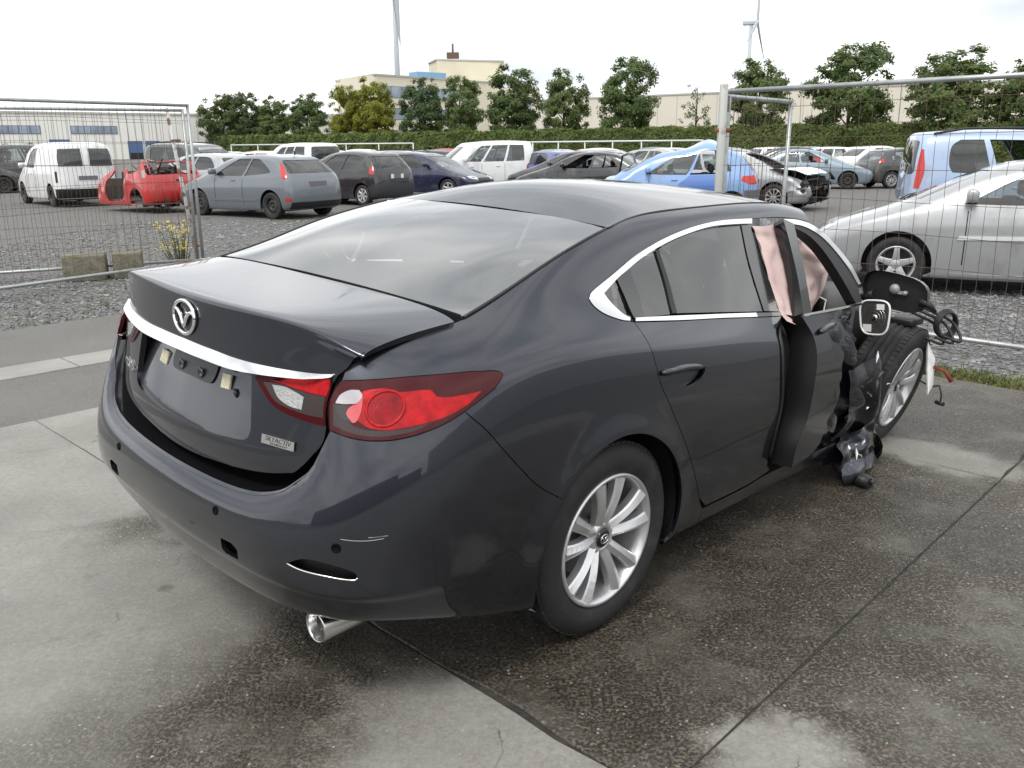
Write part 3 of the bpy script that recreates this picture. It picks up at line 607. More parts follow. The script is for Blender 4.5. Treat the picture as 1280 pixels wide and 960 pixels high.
for mir in (None, 'only'):
    sg = -1 if mir else 1
    rd = panel('rear_door', SIDE, rdoor_o, paint, car, holes=[cup_o], step=(.13, .15), mirror=mir)
    panel('handle_cup', SIDE, cup_o, paint, rd, off=-.02, rim=0, gap=-.004, mirror=mir, step=.08)
    P = [SIDE(*q)[0] * [1, sg, 1] + [0, -sg * .012, 0] for q in catmull(handle_c, 5)]
    hb = MB(); hb.tube(P, [.006, .011, .013, .0135, .0135, .0135, .0135, .013, .012, .010, .005], 10); hb.build('door_handle', paint, rd)
    hb = MB(); hb.tube([P[0] + [-.03, sg * .010, 0], P[0] + [-.02, sg * .002, 0], P[1], P[1] + [.02, 0, 0]], [.006, .011, .012, .010], 10); hb.build('lock_cover', paint, rd)
    panel('quarter_glass', SIDE, loop(qglass), tint, rd, off=-.006, rim=.004, mirror=mir)
    panel('door_glass', SIDE, loop(dglass), tint, rd, off=-.006, rim=.004, mirror=mir, step=.14)
    panel('pillar_cover', SIDE, loop(bpil), glossblack, rd, off=-.002, mirror=mir)
    panel('pillar_cover', SIDE, loop(black_a), glossblack, rd, off=-.002, mirror=mir)
    panel('window_divider', SIDE, loop(divider), blackp, rd, off=0., mirror=mir)
    panel('belt_moulding', SIDE, loop(belt), chrome, rd, off=.004, gap=0, mirror=mir)
    panel('belt_moulding', SIDE, loop(belt2), glossblack, rd, off=.003, gap=0, mirror=mir)
    panel('fixed_window', SIDE, loop(tri), tint, car, off=-.004, rim=.004, mirror=mir)
    co = [np.array(q) for q in catmull(chrome_out, 6)]; ci = [np.array(q) for q in catmull(chrome_in, 6)]
    panel('window_chrome', SIDE, loop([chrome_out, chrome_tip[:-1] + [(6.46, 6.85)], [(6.46, 6.85), (6.478, 6.943)], [(6.478, 6.943), (6.401, 7.087), (6.28, 7.441), (6.208, 7.691)], chrome_in[::-1], [chrome_in[0], chrome_out[0]]], .12), chrome, car, off=.003, gap=0, rim=.01, mirror=mir, step=.09)
# rear door end face, B-pillar and seals in the gap to the front door
bp_o = loop([[(8.35, 9.30), (9.60, 9.30)], [(9.60, 9.30), (9.75, 7), (9.8, 4), (9.6, 1.3)], [(9.6, 1.3), (8.35, 1.3)], [(8.35, 1.3), (8.35, 7), (8.35, 9.30)]])
panel('centre_pillar', SIDE, loop([[(8.40, 9.25), (8.95, 9.25)], [(8.95, 9.25), (9.1, 7.1), (9.35, 6.6), (9.5, 4), (9.3, 1.3)], [(9.3, 1.3), (8.36, 1.3)], [(8.36, 1.3), (8.36, 6.6), (8.40, 9.25)]]), blackp, car, off=-.055, rim=.02)
for off_, r_ in ((-.03, .010), (-.045, .013)):
    P = [SIDE(u, v)[0] + SIDE.normal(u, v)[0] * off_ for u, v in catmull([(8.86, 6.9), (8.72, 6.1), (8.66, 4.5), (8.68, 3.3), (8.64, 2.6), (8.62, 2.0)], 5)]
    b = MB(); b.tube(P, r_, 8); b.build('door_seal', blackp, car)
# left front door kept plain and shut, and left front wing
lf_o = loop([[(8.80, 6.876), (10.5, 6.86)], [(10.5, 6.86), (10.6, 4), (10.4, 1.7)], [(10.4, 1.7), (8.58, 1.66)], [(8.58, 1.66), (8.56, 3.4), (8.56, 6.0), (8.80, 6.876)]])
panel('front_door', SIDE, lf_o, paint, car, mirror='only')
panel('door_glass', SIDE, loop([[(8.84, 9.05), (9.6, 9.02), (10.2, 8.3), (10.5, 7.1)], [(10.5, 7.1), (8.80, 7.05)], [(8.80, 7.05), (8.84, 9.05)]]), tint, car, mirror='only', off=-.006)
panel('front_wing', SIDE, loop([[(10.56, 6.9), (11.9, 6.9)], [(11.9, 6.9), (11.9, 4.6)], [(11.9, 4.6), (10.9, 4.5), (10.6, 2)], [(10.6, 2), (10.65, 4), (10.56, 6.9)]]), paint, car, mirror='only')
# ---- crumpled front right door, ajar
def crumple(X, Nn, uv):
    X = X.copy()
    for i, p in enumerate(X):
        t = min(max((p[0] - 1.40) / .28, 0), 1); t *= min(max((.97 - p[2]) / .10, 0), 1)
        low = min(max((.42 - p[2]) / .2, 0), 1)
        if t > 0 or low > 0:
            q = Vector((p[0] * 4.2, 3.3, p[2] * 3.6)); f = mnoise.ridged_multi_fractal(q, .8, 2.1, 4, 1.0, 2.0)
            g = mnoise.noise(Vector((p[0] * 7 + 5, 1.2, p[2] * 7)))
            X[i, 1] += t * (.045 + .075 * (f - 1.0) + .045 * g + .030 * math.sin(p[0] * 21 + p[2] * 9) + .03 * abs(math.sin(p[0] * 9 - p[2] * 7))) + low * .03 * g
            X[i, 0] += t * .02 * mnoise.noise(Vector((p[2] * 9, 4.4, p[0] * 5)))
    return X, Nn
fd = panel('front_door', FDOOR, loop([[(1.439, 4.055), (2.69, 4.014), (4.139, 3.958)], [(4.139, 3.958), (4.318, 3.522), (4.341, 2.866)], [(4.341, 2.866), (4.20, 2.419), (4.10, 2.122)], [(4.10, 2.122), (4.318, 1.775), (4.398, 1.534), (4.45, 1.05)], [(4.45, 1.05), (3.581, 1.03), (2.854, 1.219), (2.365, 1.20), (1.689, .98), (1.047, .957)], [(1.047, .957), (1.105, 1.372), (1.372, 1.805), (1.474, 2.403), (1.595, 3.073), (1.611, 3.579), (1.439, 4.055)]], .07), paint, car, step=.055, rim=.02, deform=crumple)
fd['label'] = 'crumpled front right door standing ajar'
fd.data.normals_split_custom_set([(0, 0, 0)] * len(fd.data.loops))
f_out = [(1.889, 6.264), (2.465, 6.217), (3.042, 6.047), (3.511, 5.761), (3.918, 5.381), (4.289, 4.942), (4.478, 4.483)]
f_chr = [(1.901, 6.113), (2.448, 6.064), (2.909, 5.919), (3.377, 5.652), (3.78, 5.276), (4.132, 4.859), (4.326, 4.481)]
f_in = [(2.262, 6.0), (2.721, 5.80), (3.10, 5.50), (3.45, 5.05), (3.78, 4.50), (3.98, 4.06)]
panel('window_chrome', FDOOR, loop([f_out, [f_out[-1], f_chr[-1]], f_chr[::-1], [f_chr[0], f_out[0]]], .1), chrome, fd, step=.08, off=.004, gap=0)
panel('window_frame', FDOOR, loop([[(2.0, 6.105)] + f_chr[1:], [f_chr[-1], (4.30, 4.06)], [(4.30, 4.06), (3.98, 4.06)], f_in[::-1], [(2.262, 6.0), (2.0, 6.105)]], .1), blackp, fd, step=.08, gap=0, rim=.045)
panel('pillar_cover', FDOOR, loop([[(1.889, 6.264), (2.262, 6.10)], [(2.262, 6.10), (2.1, 5.193), (1.825, 4.083)], [(1.825, 4.083), (1.454, 4.065)], [(1.454, 4.065), (1.666, 4.773), (1.826, 5.667), (1.889, 6.264)]], .1), glossblack, fd, step=.1, off=.006, rim=.05, gap=0)
panel('belt_moulding', FDOOR, loop([[(1.454, 4.10), (2.699, 4.065), (4.161, 4.02)], [(4.161, 4.02), (4.15, 3.965)], [(4.15, 3.965), (2.657, 4.01), (1.462, 4.05)], [(1.462, 4.05), (1.454, 4.10)]], .1), chrome, fd, step=.1, off=.010, gap=0)
dh = MB(); dh.tube([FDOOR(*q)[0] + [0, -.012, 0] for q in catmull([(1.85, 3.60), (2.2, 3.68), (2.6, 3.70)], 4)], [.008, .013, .014, .014, .014, .014, .014, .012, .008], 10); dh.build('door_handle', paint, fd)
# inner face of the door that shows in the gap
V = []; F = []
edge = catmull([(1.439, 4.055), (1.611, 3.579), (1.595, 3.073), (1.474, 2.403), (1.372, 1.805), (1.105, 1.372), (1.047, .957)], 5)
for q in edge:
    p = FDOOR(*q)[0]
    for d in (0, .03, .09, .13): V.append((p[0] + (.0 if d < .1 else .02) - .012 * (d > 0), p[1] + d, p[2]))
for i in range(len(edge) - 1):
    for j in range(3): a = i * 4 + j; F.append((a, a + 1, a + 5, a + 4))
mesh_ob('door_edge', V, F, mat('door_seal_black', (.008, .008, .009), .55, spec=.2), fd, smooth=True)
# ---- deployed side curtain airbag: two hanging lobes of pinkish cloth
def cloth(name, rows, m, parent, amp=.012, seed=0, n=14, k=22):
    V = []; F = []; L_ = catmull([np.array(a + b, float) for a, b in rows], 6)
    for i, r in enumerate(L_):
        for j in range(n):
            t = j / (n - 1); p = r[:3] * (1 - t) + r[3:] * t
            q = Vector((t * 3 + seed, i * .33, seed)); d = amp * (.8 * mnoise.noise(q) + .35 * math.sin(t * 17 + i * .10 + seed + 2 * mnoise.noise(q))) - amp * 1.6 * math.sin(math.pi * t)
            V.append((p[0] + d * .4, p[1] + d, p[2]))
    for i in range(len(L_) - 1):
        for j in range(n - 1): a = i * n + j; F.append((a, a + 1, a + n + 1, a + n))
    o = mesh_ob(name, V, F, m, parent, smooth=True); return o
R3 = lambda *a: tuple(a)
cloth('curtain_airbag', [(R3(1.19, -.63, 1.305), R3(1.50, -.60, 1.305)), (R3(1.20, -.66, 1.25), R3(1.50, -.64, 1.23)), (R3(1.19, -.71, 1.16), R3(1.46, -.70, 1.13)), (R3(1.19, -.75, 1.06), R3(1.42, -.75, 1.03)), (R3(1.19, -.795, .975), R3(1.34, -.80, .955)), (R3(1.20, -.83, .935), R3(1.26, -.835, .915))], airbag, car, .014, 1)
cloth('curtain_airbag', [(R3(1.46, -.60, 1.29), R3(1.66, -.58, 1.25)), (R3(1.50, -.62, 1.20), R3(1.80, -.61, 1.18)), (R3(1.52, -.65, 1.10), R3(1.97, -.63, 1.09)), (R3(1.54, -.68, 1.02), R3(1.92, -.65, 1.00)), (R3(1.56, -.70, .95), R3(1.75, -.68, .90)), (R3(1.57, -.70, .88), R3(1.66, -.69, .84))], airbag, car, .02, 4)
# ---- inner shell, floor, wheel houses
sh = MB()
shell_o = loop([[(0, .8), (0, 3.4)], [(0, 3.4), (2.15, 3.5)], [(2.15, 3.5), (2.36, 4.6), (2.42, 6.2)], [(2.42, 6.2), (3.0, 6.7), (4.0, 7.2), (5.4, 7.3), (6.4, 6.6), (8.3, 6.6)], [(8.3, 6.6), (8.3, .95)], [(8.3, .95), (6.98, .95)], circle_uv(SIDE, 0, .335, .395, (6.98, 2.0), -12, 200, 30, .95), [(5.2, .95), (0, .8)]])
panel('body_shell', SIDE, shell_o, blackp, car, step=.3, off=-.034, rim=0, gap=0, mirror='both')
b = MB()
b.box(-.55, 3.1, -.70, .70, .20, .215); b.build('floor_pan', blackp, car)
for s in (1, -1):
    V = []; F = []; n = 26
    for i in range(n + 1):
        t = math.radians(-18 + 224 * i / n)
        for r, y in ((.392, -.895), (.392, -.62), (.06, -.60)): V.append((r * math.cos(t), s * y, .335 + r * math.sin(t)))
    for i in range(n):
        for j in range(2): a = i * 3 + j; F.append((a, a + 1, a + 4, a + 3))
    mesh_ob('wheel_house', V, F, blackp, car, smooth=True)
b = MB(); b.box(-.56, .16, -.64, .64, 1.00, 1.015); b.build('parcel_shelf', inter, car)
b = MB(); b.box(-.55, -.50, -.68, .68, .55, 1.06); b.build('bulkhead', blackp, car)
b = MB(); b.tube([(.0, -.55, 1.375), (.0, .55, 1.375)], .01, 4); 
def rbox(name, x0, x1, y0, y1, z0, z1, m, parent, r=.04, seg=3, M=None):
    bm = bmesh.new(); bmesh.ops.create_cube(bm, size=1)
    for v in bm.verts: v.co = Vector(((x0 + x1) / 2 + v.co.x * (x1 - x0), (y0 + y1) / 2 + v.co.y * (y1 - y0), (z0 + z1) / 2 + v.co.z * (z1 - z0)))
    bmesh.ops.bevel(bm, geom=bm.edges[:], offset=min(r, .49 * min(x1 - x0, y1 - y0, z1 - z0)), segments=seg, affect='EDGES', profile=.5)
    if M is not None: bm.transform(M)
    me = bpy.data.meshes.new(name); bm.to_mesh(me); bm.free(); me.materials.append(m)
    me.polygons.foreach_set('use_smooth', np.ones(len(me.polygons), bool)); return link(bpy.data.objects.new(name, me), parent)
def seat(x, y0, y1, zb, heads, name='seat'):
    s = rbox(name, x, x + .52, y0, y1, .32, .50, inter, car, .06)
    rbox('seat_back', -.08, .08, y0, y1, 0, .60, inter, s, .06, M=Matrix.Translation((x - .02, 0, .44)) @ Matrix.Rotation(math.radians(-20), 4, 'Y'))
    for h in heads:
        hr = rbox('headrest', x - .30, x - .18, h - .125, h + .125, zb, zb + .17, inter, s, .05)
        for d in (-.05, .05): MB().tube([(x - .235, h + d, zb - .10), (x - .235, h + d, zb + .02)], .006, 6).build('headrest_post', satin, hr)
seat(.52, -.64, .64, 1.04, (-.40, 0, .40), 'rear_seat')
seat(1.42, -.62, -.14, 1.06, (-.38,), 'front_seat'); seat(1.42, .14, .62, 1.06, (.38,), 'front_seat')
rbox('dashboard', 1.98, 2.35, -.68, .68, .62, .98, interg, car, .09)
b = MB(); b.tube([(1.93 - .07 * math.sin(t) * 1, .38 + .185 * math.cos(t), .92 + .175 * math.sin(t)) for t in np.linspace(0, 2 * math.pi, 25)], .016, 8, cap=False); b.build('steering_wheel', inter, car)
rbox('air_vent', 1.93, 1.99, -.66, -.50, .82, .94, blackp, car, .03)
b = MB(); b.tube([(1.93, -.66 + .0, .82), (1.93, -.665, .93), (1.93, -.58, .95), (1.93, -.50, .93), (1.93, -.50, .83), (1.93, -.58, .81), (1.93, -.66, .82)], .007, 6, cap=False); b.build('vent_ring', satin, car)
# ---- wheels
def spokes(n, r0, r1, w0, w1, yh, yr, angs, ridge=.008):
    s = MB(); K = 8
    for a in angs:
        V = []; ca, sa = math.cos(a), math.sin(a)
        for i in range(K):
            t = i / (K - 1); r = r0 + (r1 - r0) * t; w = (w0 * (1 - t) + w1 * t) * (1 - .18 * math.sin(math.pi * t)); y = yh + (yr - yh) * t - .010 * math.sin(math.pi * t)
            for dx, dy in ((-w, .030), (-w, .004), (-w * .8, -.001), (-w * .1, -ridge), (w * .8, -.002), (w, .004), (w, .030)):
                V.append((r * ca - dx * sa, y + dy, r * sa + dx * ca))
        F = []
        for i in range(K - 1):
            for j in range(6): b0 = i * 7 + j; F.append((b0, b0 + 7, b0 + 8, b0 + 1))
        s.add(V, F, False)
    return s
def make_wheel(parent, loc, M=None, R=.335, rim=.2285, sp=None, hub='ring'):
    w = bpy.data.objects.new('wheel', None); link(w, parent); w.empty_display_size = .1
    w.matrix_local = M if M is not None else Matrix.Translation(loc)
    t = MB(); pr = [(rim - .004, -.092), (rim + .004, -.100), (rim + .018, -.108), (rim + .045, -.1155), (rim + .070, -.1135), (R - .020, -.105), (R - .008, -.095), (R - .002, -.082)]
    for g in (-.050, -.017, .017, .050): pr += [(R, g - .008), (R - .008, g - .0045), (R - .008, g + .0045), (R, g + .008)]
    pr += [(R - .002, .082), (R - .012, .100), (rim + .045, .112), (rim, .095)]
    t.lathe(pr, 'y', 64)
    tb = MB(); tb.V, tb.F, tb.S = t.V, t.F, t.S
    ty = t.build('tyre', rubber, w)
    tr = MB()
    for k in range(72):       # shoulder blocks
        a = 2 * math.pi * k / 72; ca, sa = math.cos(a), math.sin(a); M2 = Matrix(((ca, 0, -sa, 0), (0, 1, 0, 0), (sa, 0, ca, 0), (0, 0, 0, 1)))
        for s in (-1, 1): tr.box(R - .010, R + .0015, *(sorted((s * .088, s * .062))), -.0115, .0115, M2)
    tr.build('tread_blocks', rubber, w)['kind'] = 'stuff'
    r = MB(); r.lathe([(rim + .004, -.100), (rim + .003, -.107), (rim - .004, -.109), (rim - .010, -.104), (rim - .016, -.088), (rim - .022, -.06), (rim - .026, .09)], 'y', 64)
    ro = r.build('rim', alloy, w)
    bk = MB(); bk.lathe([(rim - .024, .07), (rim - .028, .02), (.16, .03), (.04, .04)], 'y', 40); bk.build('spoke_backing', blackp, w)  # black backing disc: shade between the spokes put in as colour
    angs = []
    for k in range(5): c = math.pi / 2 + 2 * math.pi * k / 5; angs += [c - .25, c + .25]
    (sp or spokes(10, .045, rim - .010, .021, .029, -.070, -.096, angs, .012)).build('spokes', alloy, ro)
    h = MB(); h.lathe([(.062, -.045), (.062, -.070), (.052, -.080), (.036, -.082), (.034, -.074), (.0335, -.074)], 'y', 30); h.build('hub', alloy, ro)
    c = MB(); c.lathe([(.033, -.070), (.033, -.083), (.029, -.086), (.0001, -.086)], 'y', 24); cp = c.build('hub_cap', glossblack, ro)
    e = MB(); e.tube([(.019 * math.cos(t), -.0875, .015 * math.sin(t)) for t in np.linspace(0, 2 * math.pi, 21)], .0022, 6, cap=False)
    for s in (1, -1): e.tube([(s * .017, -.0875, .005), (s * .008, -.0875, .004), (0, -.0875, -.010)], .002, 6)
    e.build('cap_emblem', chrome, cp)
    nb = MB()
    for k in range(5):
        a = math.pi / 2 + .31 + 2 * math.pi * (k + .5) / 5
        nb.lathe([(.0001, -.079), (.008, -.079), (.010, -.074), (.010, -.06)], 'y', 8, (.047 * math.cos(a), 0, .047 * math.sin(a)))
    nb.build('wheel_nuts', steel, ro)
    d = MB(); d.lathe([(.150, -.012), (.150, .004), (.06, .004)], 'y', 40); d.lathe([(.150, -.012), (.075, -.012), (.07, -.04), (.0001, -.04)], 'y', 40); d.build('brake_disc', steel, w)
    return w
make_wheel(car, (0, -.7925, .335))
Mfw = CAR_M.inverted() @ Vector((2.2719, 4.7989, .1864))
# front right wheel: pushed back and leaning outward at the top
dcam = Vector((2.2719, 4.7989, .1864 - CAM_H + .032)) * .93; pw = Vector((0, 0, CAM_H)) + dcam
nw = Vector((.708, -.664, -.235)).normalized()
y_ax = -nw; z_ax = Vector((0, 0, 1)); z_ax = (z_ax - y_ax * z_ax.dot(y_ax)).normalized(); x_ax = y_ax.cross(z_ax)
Mw = Matrix((x_ax, y_ax, z_ax)).transposed().to_4x4(); Mw.translation = pw - nw * .10
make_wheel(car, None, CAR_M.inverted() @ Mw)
lw = CAR_M.inverted() @ Vector(((CAR_M @ Vector((0, .7925, 0))).x, (CAR_M @ Vector((0, .7925, 0))).y, .334))
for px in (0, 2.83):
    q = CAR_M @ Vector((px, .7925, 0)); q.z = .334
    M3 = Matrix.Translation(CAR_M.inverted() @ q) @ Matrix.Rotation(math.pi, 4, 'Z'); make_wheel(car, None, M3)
# ---- exhaust
for s in (1,):
    p = np.array([-.935, -.597 * s, .250]); ex = MB()
    ex.lathe([(.043, .0), (.0455, -.003), (.047, .002), (.046, .05), (.043, .17), (.036, .20)], 'x', 28, tuple(p)); ex.lathe([(.043, .0), (.0405, .004), (.039, .12)], 'x', 28, tuple(p))
    eo = ex.build('exhaust_tip', satin, car); b = MB(); b.lathe([(.0395, .028), (.0001, .028)], 'x', 20, tuple(p)); b.build('exhaust_bore', blackp, eo)
    b = MB(); b.tube([p + [.17, 0, 0], p + [.35, 0, .03], p + [.5, .25 * s, .06]], [.03, .03, .03], 10); b.build('exhaust_pipe', steel, eo)
rbox('silencer', -.75, -.35, -.62, -.1, .22, .36, steel, car, .06); rbox('silencer', -.75, -.35, .1, .62, .22, .36, steel, car, .06)

# crushed wing metal folded in front of the wheel
def crushed(name, c, ax, bx, nx, ny, amp, seed, m, parent, flat=True):
    V = []; F = []; c = Vector(c); ax = Vector(ax); bx = Vector(bx); n_ = ax.cross(bx).normalized()
    for i in range(nx):
        for j in range(ny):
            a, b2 = i / (nx - 1) - .5, j / (ny - 1) - .5; q = Vector((a * 4.2 + seed, b2 * 4.2, seed * .37))
            V.append(c + ax * a + bx * b2 + n_ * amp * (.30 * (mnoise.ridged_multi_fractal(q * .6, .9, 2.1, 3, 1., 2.) - 1.1) + 1.3 * mnoise.noise(q * .62)) + ax.normalized() * amp * .5 * mnoise.noise(q + Vector((9, 2, 4))) + n_ * (-.25 * amp * (a * a + b2 * b2) * 8))
    for i in range(nx - 1):
        for j in range(ny - 1):
            k = i * ny + j; F += [(k, k + ny, k + ny + 1), (k, k + ny + 1, k + 1)]
    return mesh_ob(name, V, F, m, parent, smooth=not flat)
dk_steel = mat('bent_dark_metal', (.020, .020, .022), .22, metal=.5, coat=.8, bump=(30, .3, .01))
cw = crushed('crushed_wing', (1.93, -.955, .44), (.40, .03, .04), (-.05, .02, .50), 34, 34, .060, 2.2, paint, car, False); cw['label'] = 'front wing crushed into folds before the wheel'
crushed('crushed_wing', (1.95, -.965, .23), (.34, .02, .02), (.0, .06, .22), 30, 18, .050, 5.1, paint, car, False)
for k in range(16):      # bright torn edges and chips of bare metal
    rk = random.Random(k + 40); q = Vector((rk.uniform(1.70, 2.12), -.975 + rk.uniform(-.015, .01), rk.uniform(.20, .80))); d1 = Vector((rk.uniform(-.02, .02), rk.uniform(-.01, .01), rk.uniform(-.03, .03)))
    MB().add([q - d1, q + Vector((.008, -.006, .004)), q + d1, q + Vector((-.006, .004, .006))], [(0, 1, 2, 3)]).build('torn_edge', satin, car)
# ================================================================ ground: yard gravel, concrete apron, gutter, asphalt strip
AX = np.array([math.cos(math.radians(46)), math.sin(math.radians(46))]); BX = np.array([AX[1], -AX[0]])
st = lambda s, t: AX * s + BX * t
class NT:
    """small helper for building node materials in world coordinates (all ground meshes sit at the origin)"""
    def __init__(s, name):
        s.m = bpy.data.materials.new(name); s.m.use_nodes = True; s.t = s.m.node_tree; s.N = s.t.nodes; s.b = s.N['Principled BSDF']
        s.co = s.N.new('ShaderNodeTexCoord').outputs['Object']
    def l(s, a, b):
        if hasattr(a, 'links') or hasattr(a, 'is_linked'): s.t.links.new(a, b)
        else: b.default_value = a
    def noise(s, sc, det=5, rough=.6, co=None, dist=0.):
        n = s.N.new('ShaderNodeTexNoise'); n.inputs['Scale'].default_value = sc; n.inputs['Detail'].default_value = det; n.inputs['Roughness'].default_value = rough; n.inputs['Distortion'].default_value = dist
        s.l(co or s.co, n.inputs['Vector']); return n.outputs['Fac']
    def vor(s, sc, out='Distance', feat='F1', rnd=1., co=None):
        n = s.N.new('ShaderNodeTexVoronoi'); n.feature = feat; n.inputs['Scale'].default_value = sc; n.inputs['Randomness'].default_value = rnd; s.l(co or s.co, n.inputs['Vector']); return n.outputs[out]
    def mr(s, x, a, b, c=0., d=1., smooth=False):
        n = s.N.new('ShaderNodeMapRange'); n.interpolation_type = 'SMOOTHSTEP' if smooth else 'LINEAR'
        for i, q in enumerate((a, b, c, d)): n.inputs[i + 1].default_value = q
        s.l(x, n.inputs[0]); return n.outputs[0]
    def ma(s, op, a, b=0., c=0., clamp=False):
        n = s.N.new('ShaderNodeMath'); n.operation = op; n.use_clamp = clamp
        for i, q in enumerate((a, b, c)): s.l(q, n.inputs[i])
        return n.outputs[0]
    def mix(s, f, a, b, mode='MIX'):
        n = s.N.new('ShaderNodeMix'); n.data_type = 'RGBA'; n.blend_type = mode
        s.l(f, n.inputs[0])
        for q, i in ((a, 6), (b, 7)):
            if isinstance(q, tuple): n.inputs[i].default_value = q + (1,)
            else: s.l(q, n.inputs[i])
        return n.outputs[2]
    def blob(s, x, y, rx, ry, ang=0., co=None):
        """1 in the middle of an ellipse falling to 0 at its edge"""
        n = s.N.new('ShaderNodeMapping'); n.vector_type = 'TEXTURE'; n.inputs['Location'].default_value = (x, y, 0); n.inputs['Rotation'].default_value = (0, 0, math.radians(ang)); n.inputs['Scale'].default_value = (rx, ry, 1e3)
        s.l(co or s.co, n.inputs['Vector']); v = s.N.new('ShaderNodeVectorMath'); v.operation = 'LENGTH'; s.l(n.outputs[0], v.inputs[0])
        return s.mr(v.outputs['Value'], 1.0, .45, 0., 1., True)
    def warp(s, sc, amt):
        n = s.N.new('ShaderNodeTexNoise'); n.inputs['Scale'].default_value = sc; n.inputs['Detail'].default_value = 5; s.l(s.co, n.inputs['Vector'])
        v = s.N.new('ShaderNodeVectorMath'); v.operation = 'MULTIPLY_ADD'; s.l(n.outputs['Color'], v.inputs[0]); v.inputs[1].default_value = (amt, amt, 0); s.l(s.co, v.inputs[2])
        w = s.N.new('ShaderNodeVectorMath'); w.operation = 'ADD'; s.l(v.outputs[0], w.inputs[0]); w.inputs[1].default_value = (-amt / 2, -amt / 2, 0); return w.outputs[0]
    def bump(s, h, dist=.01, st_=.6, prev=None):
        n = s.N.new('ShaderNodeBump'); n.inputs['Strength'].default_value = st_; n.inputs['Distance'].default_value = dist; s.l(h, n.inputs['Height'])
        if prev is not None: s.l(prev, n.inputs['Normal'])
        return n.outputs[0]
    def done(s, col, rough, nrm=None, spec=None):
        if isinstance(col, tuple): s.b.inputs['Base Color'].default_value = col + (1,)
        else: s.l(col, s.b.inputs['Base Color'])
        s.l(rough, s.b.inputs['Roughness'])
        if nrm is not None: s.l(nrm, s.b.inputs['Normal'])
        if spec is not None: s.l(spec, s.b.inputs['Specular IOR Level'])
        return s.m
# concrete with dry cement skin, worn exposed aggregate, and wet areas with a shape of their own
n = NT('apron_concrete')
wc = n.warp(1.1, 1.1); wc2 = n.warp(5., .35)
wet = 0.
for a in ((.55, 3.4, 2.2, 1.8, 46), (1.2, 3.3, 1.7, 1.15, 46), (.0, 2.55, 1.25, .85, -20), (2.6, 4.7, 1.3, 1.4, 30), (-.35, 2.15, .75, .6, 20), (-1.3, 3.3, .6, .7, 40)):
    q = n.blob(*a, co=wc); wet = q if wet == 0. else n.ma('MAXIMUM', wet, q)
damp = 0.
for a in ((1.6, 2.6, 2.6, 2.2, 40), (4.0, 5.2, 2.4, 2.0, 20), (-.2, 3.0, 2.2, 2.4, 40), (3.4, 2.6, 2., 2.2, 0)):
    q = n.blob(*a, co=wc); damp = q if damp == 0. else n.ma('MAXIMUM', damp, q)
dry = 0.
for a in ((-1.55, 2.75, .95, .85, 20), (2.25, 4.22, .55, .30, -48), (-2.2, 3.9, .8, .6, 0), (.72, 1.95, .26, .25, 0)):
    q = n.blob(*a, co=wc2); dry = q if dry == 0. else n.ma('MAXIMUM', dry, q)
dp = n.N.new('ShaderNodeVectorMath'); dp.operation = 'DOT_PRODUCT'; n.l(n.co, dp.inputs[0]); dp.inputs[1].default_value = (AX[0], AX[1], 0)
pd = n.ma('MULTIPLY', n.blob(-.1, 2.05, .62, .55, -40, co=wc2), n.ma('LESS_THAN', dp.outputs['Value'], 1.55)); dry = n.ma('MAXIMUM', dry, pd)      # paler neighbouring slab
wet = n.ma('SUBTRACT', wet, n.ma('MULTIPLY', dry, .9), 0., True)
damp = n.ma('SUBTRACT', damp, n.ma('MULTIPLY', dry, .9), 0., True)
patch = n.noise(1.6, 7, .65); fine = n.noise(45, 4, .7); grain = n.noise(240, 3, .7)
base = n.mix(n.mr(patch, .32, .66), (.218, .213, .197), (.322, .316, .293))
base = n.mix(n.mr(fine, .36, .66), n.mix(.5, base, (.15, .142, .125)), base)
pits = n.noise(88, 3, .6); pits2 = n.noise(150, 2, .5); specks = n.vor(60, 'Color'); spd = n.vor(60); sep = n.N.new('ShaderNodeSeparateColor'); n.l(specks, sep.inputs[0])
tan = n.mix(n.mr(sep.outputs[0], .1, 1.), (.115, .100, .078), (.27, .245, .20))
expc = n.mix(n.mr(pits, .46, .56, 0, 1), (.040, .034, .027), tan)
expc = n.mix(n.mr(pits2, .58, .66, 0, .5), expc, (.05, .043, .034))
pale_speck = n.ma('MULTIPLY', n.mr(sep.outputs[1], .93, .95), n.mr(spd, .30, .20)); expc = n.mix(pale_speck, expc, (.62, .60, .54))  # a few pale stones among the aggregate
rustsp = n.ma('MULTIPLY', n.mr(sep.outputs[2], .978, .985), n.mr(spd, .34, .22)); expc = n.mix(rustsp, expc, (.24, .12, .05))
region = n.ma('ADD', .12, n.ma('ADD', n.ma('MULTIPLY', wet, .72), n.ma('MULTIPLY', damp, .50)), 0., True)
expo = n.ma('MULTIPLY', n.mr(n.noise(2.6, 7, .68), .28, .56, .25, 1, True), region, 0., True)
col = n.mix(expo, base, expc)
# thin hairline stains and tyre-dark grime
col = n.mix(n.ma('MULTIPLY', n.mr(n.noise(3.3, 6, .7, dist=1.5), .60, .72), .35), col, (.10, .095, .085))
ck = n.vor(1.15, 'Distance', 'DISTANCE_TO_EDGE', 1., wc2); col = n.mix(n.ma('MULTIPLY', n.mr(ck, .006, .0015), n.mr(n.noise(1.9, 3, .5), .54, .60, 0, .7)), col, (.045, .042, .037))
drip = n.vor(2.6, 'Distance'); col = n.mix(n.ma('MULTIPLY', n.mr(drip, .10, .05, 0, .55), n.mr(n.noise(1.2, 2, .5), .55, .62)), col, (.05, .047, .042))
dk = n.ma('MULTIPLY', n.ma('MAXIMUM', wet, n.ma('MULTIPLY', damp, .72)), n.mr(n.noise(7, 6, .65), .25, .6, .75, 1.))
col = n.mix(dk, col, n.mix(1., col, (.36, .34, .305), 'MULTIPLY'))
rough = n.mr(dk, 0, 1, .82, .34)
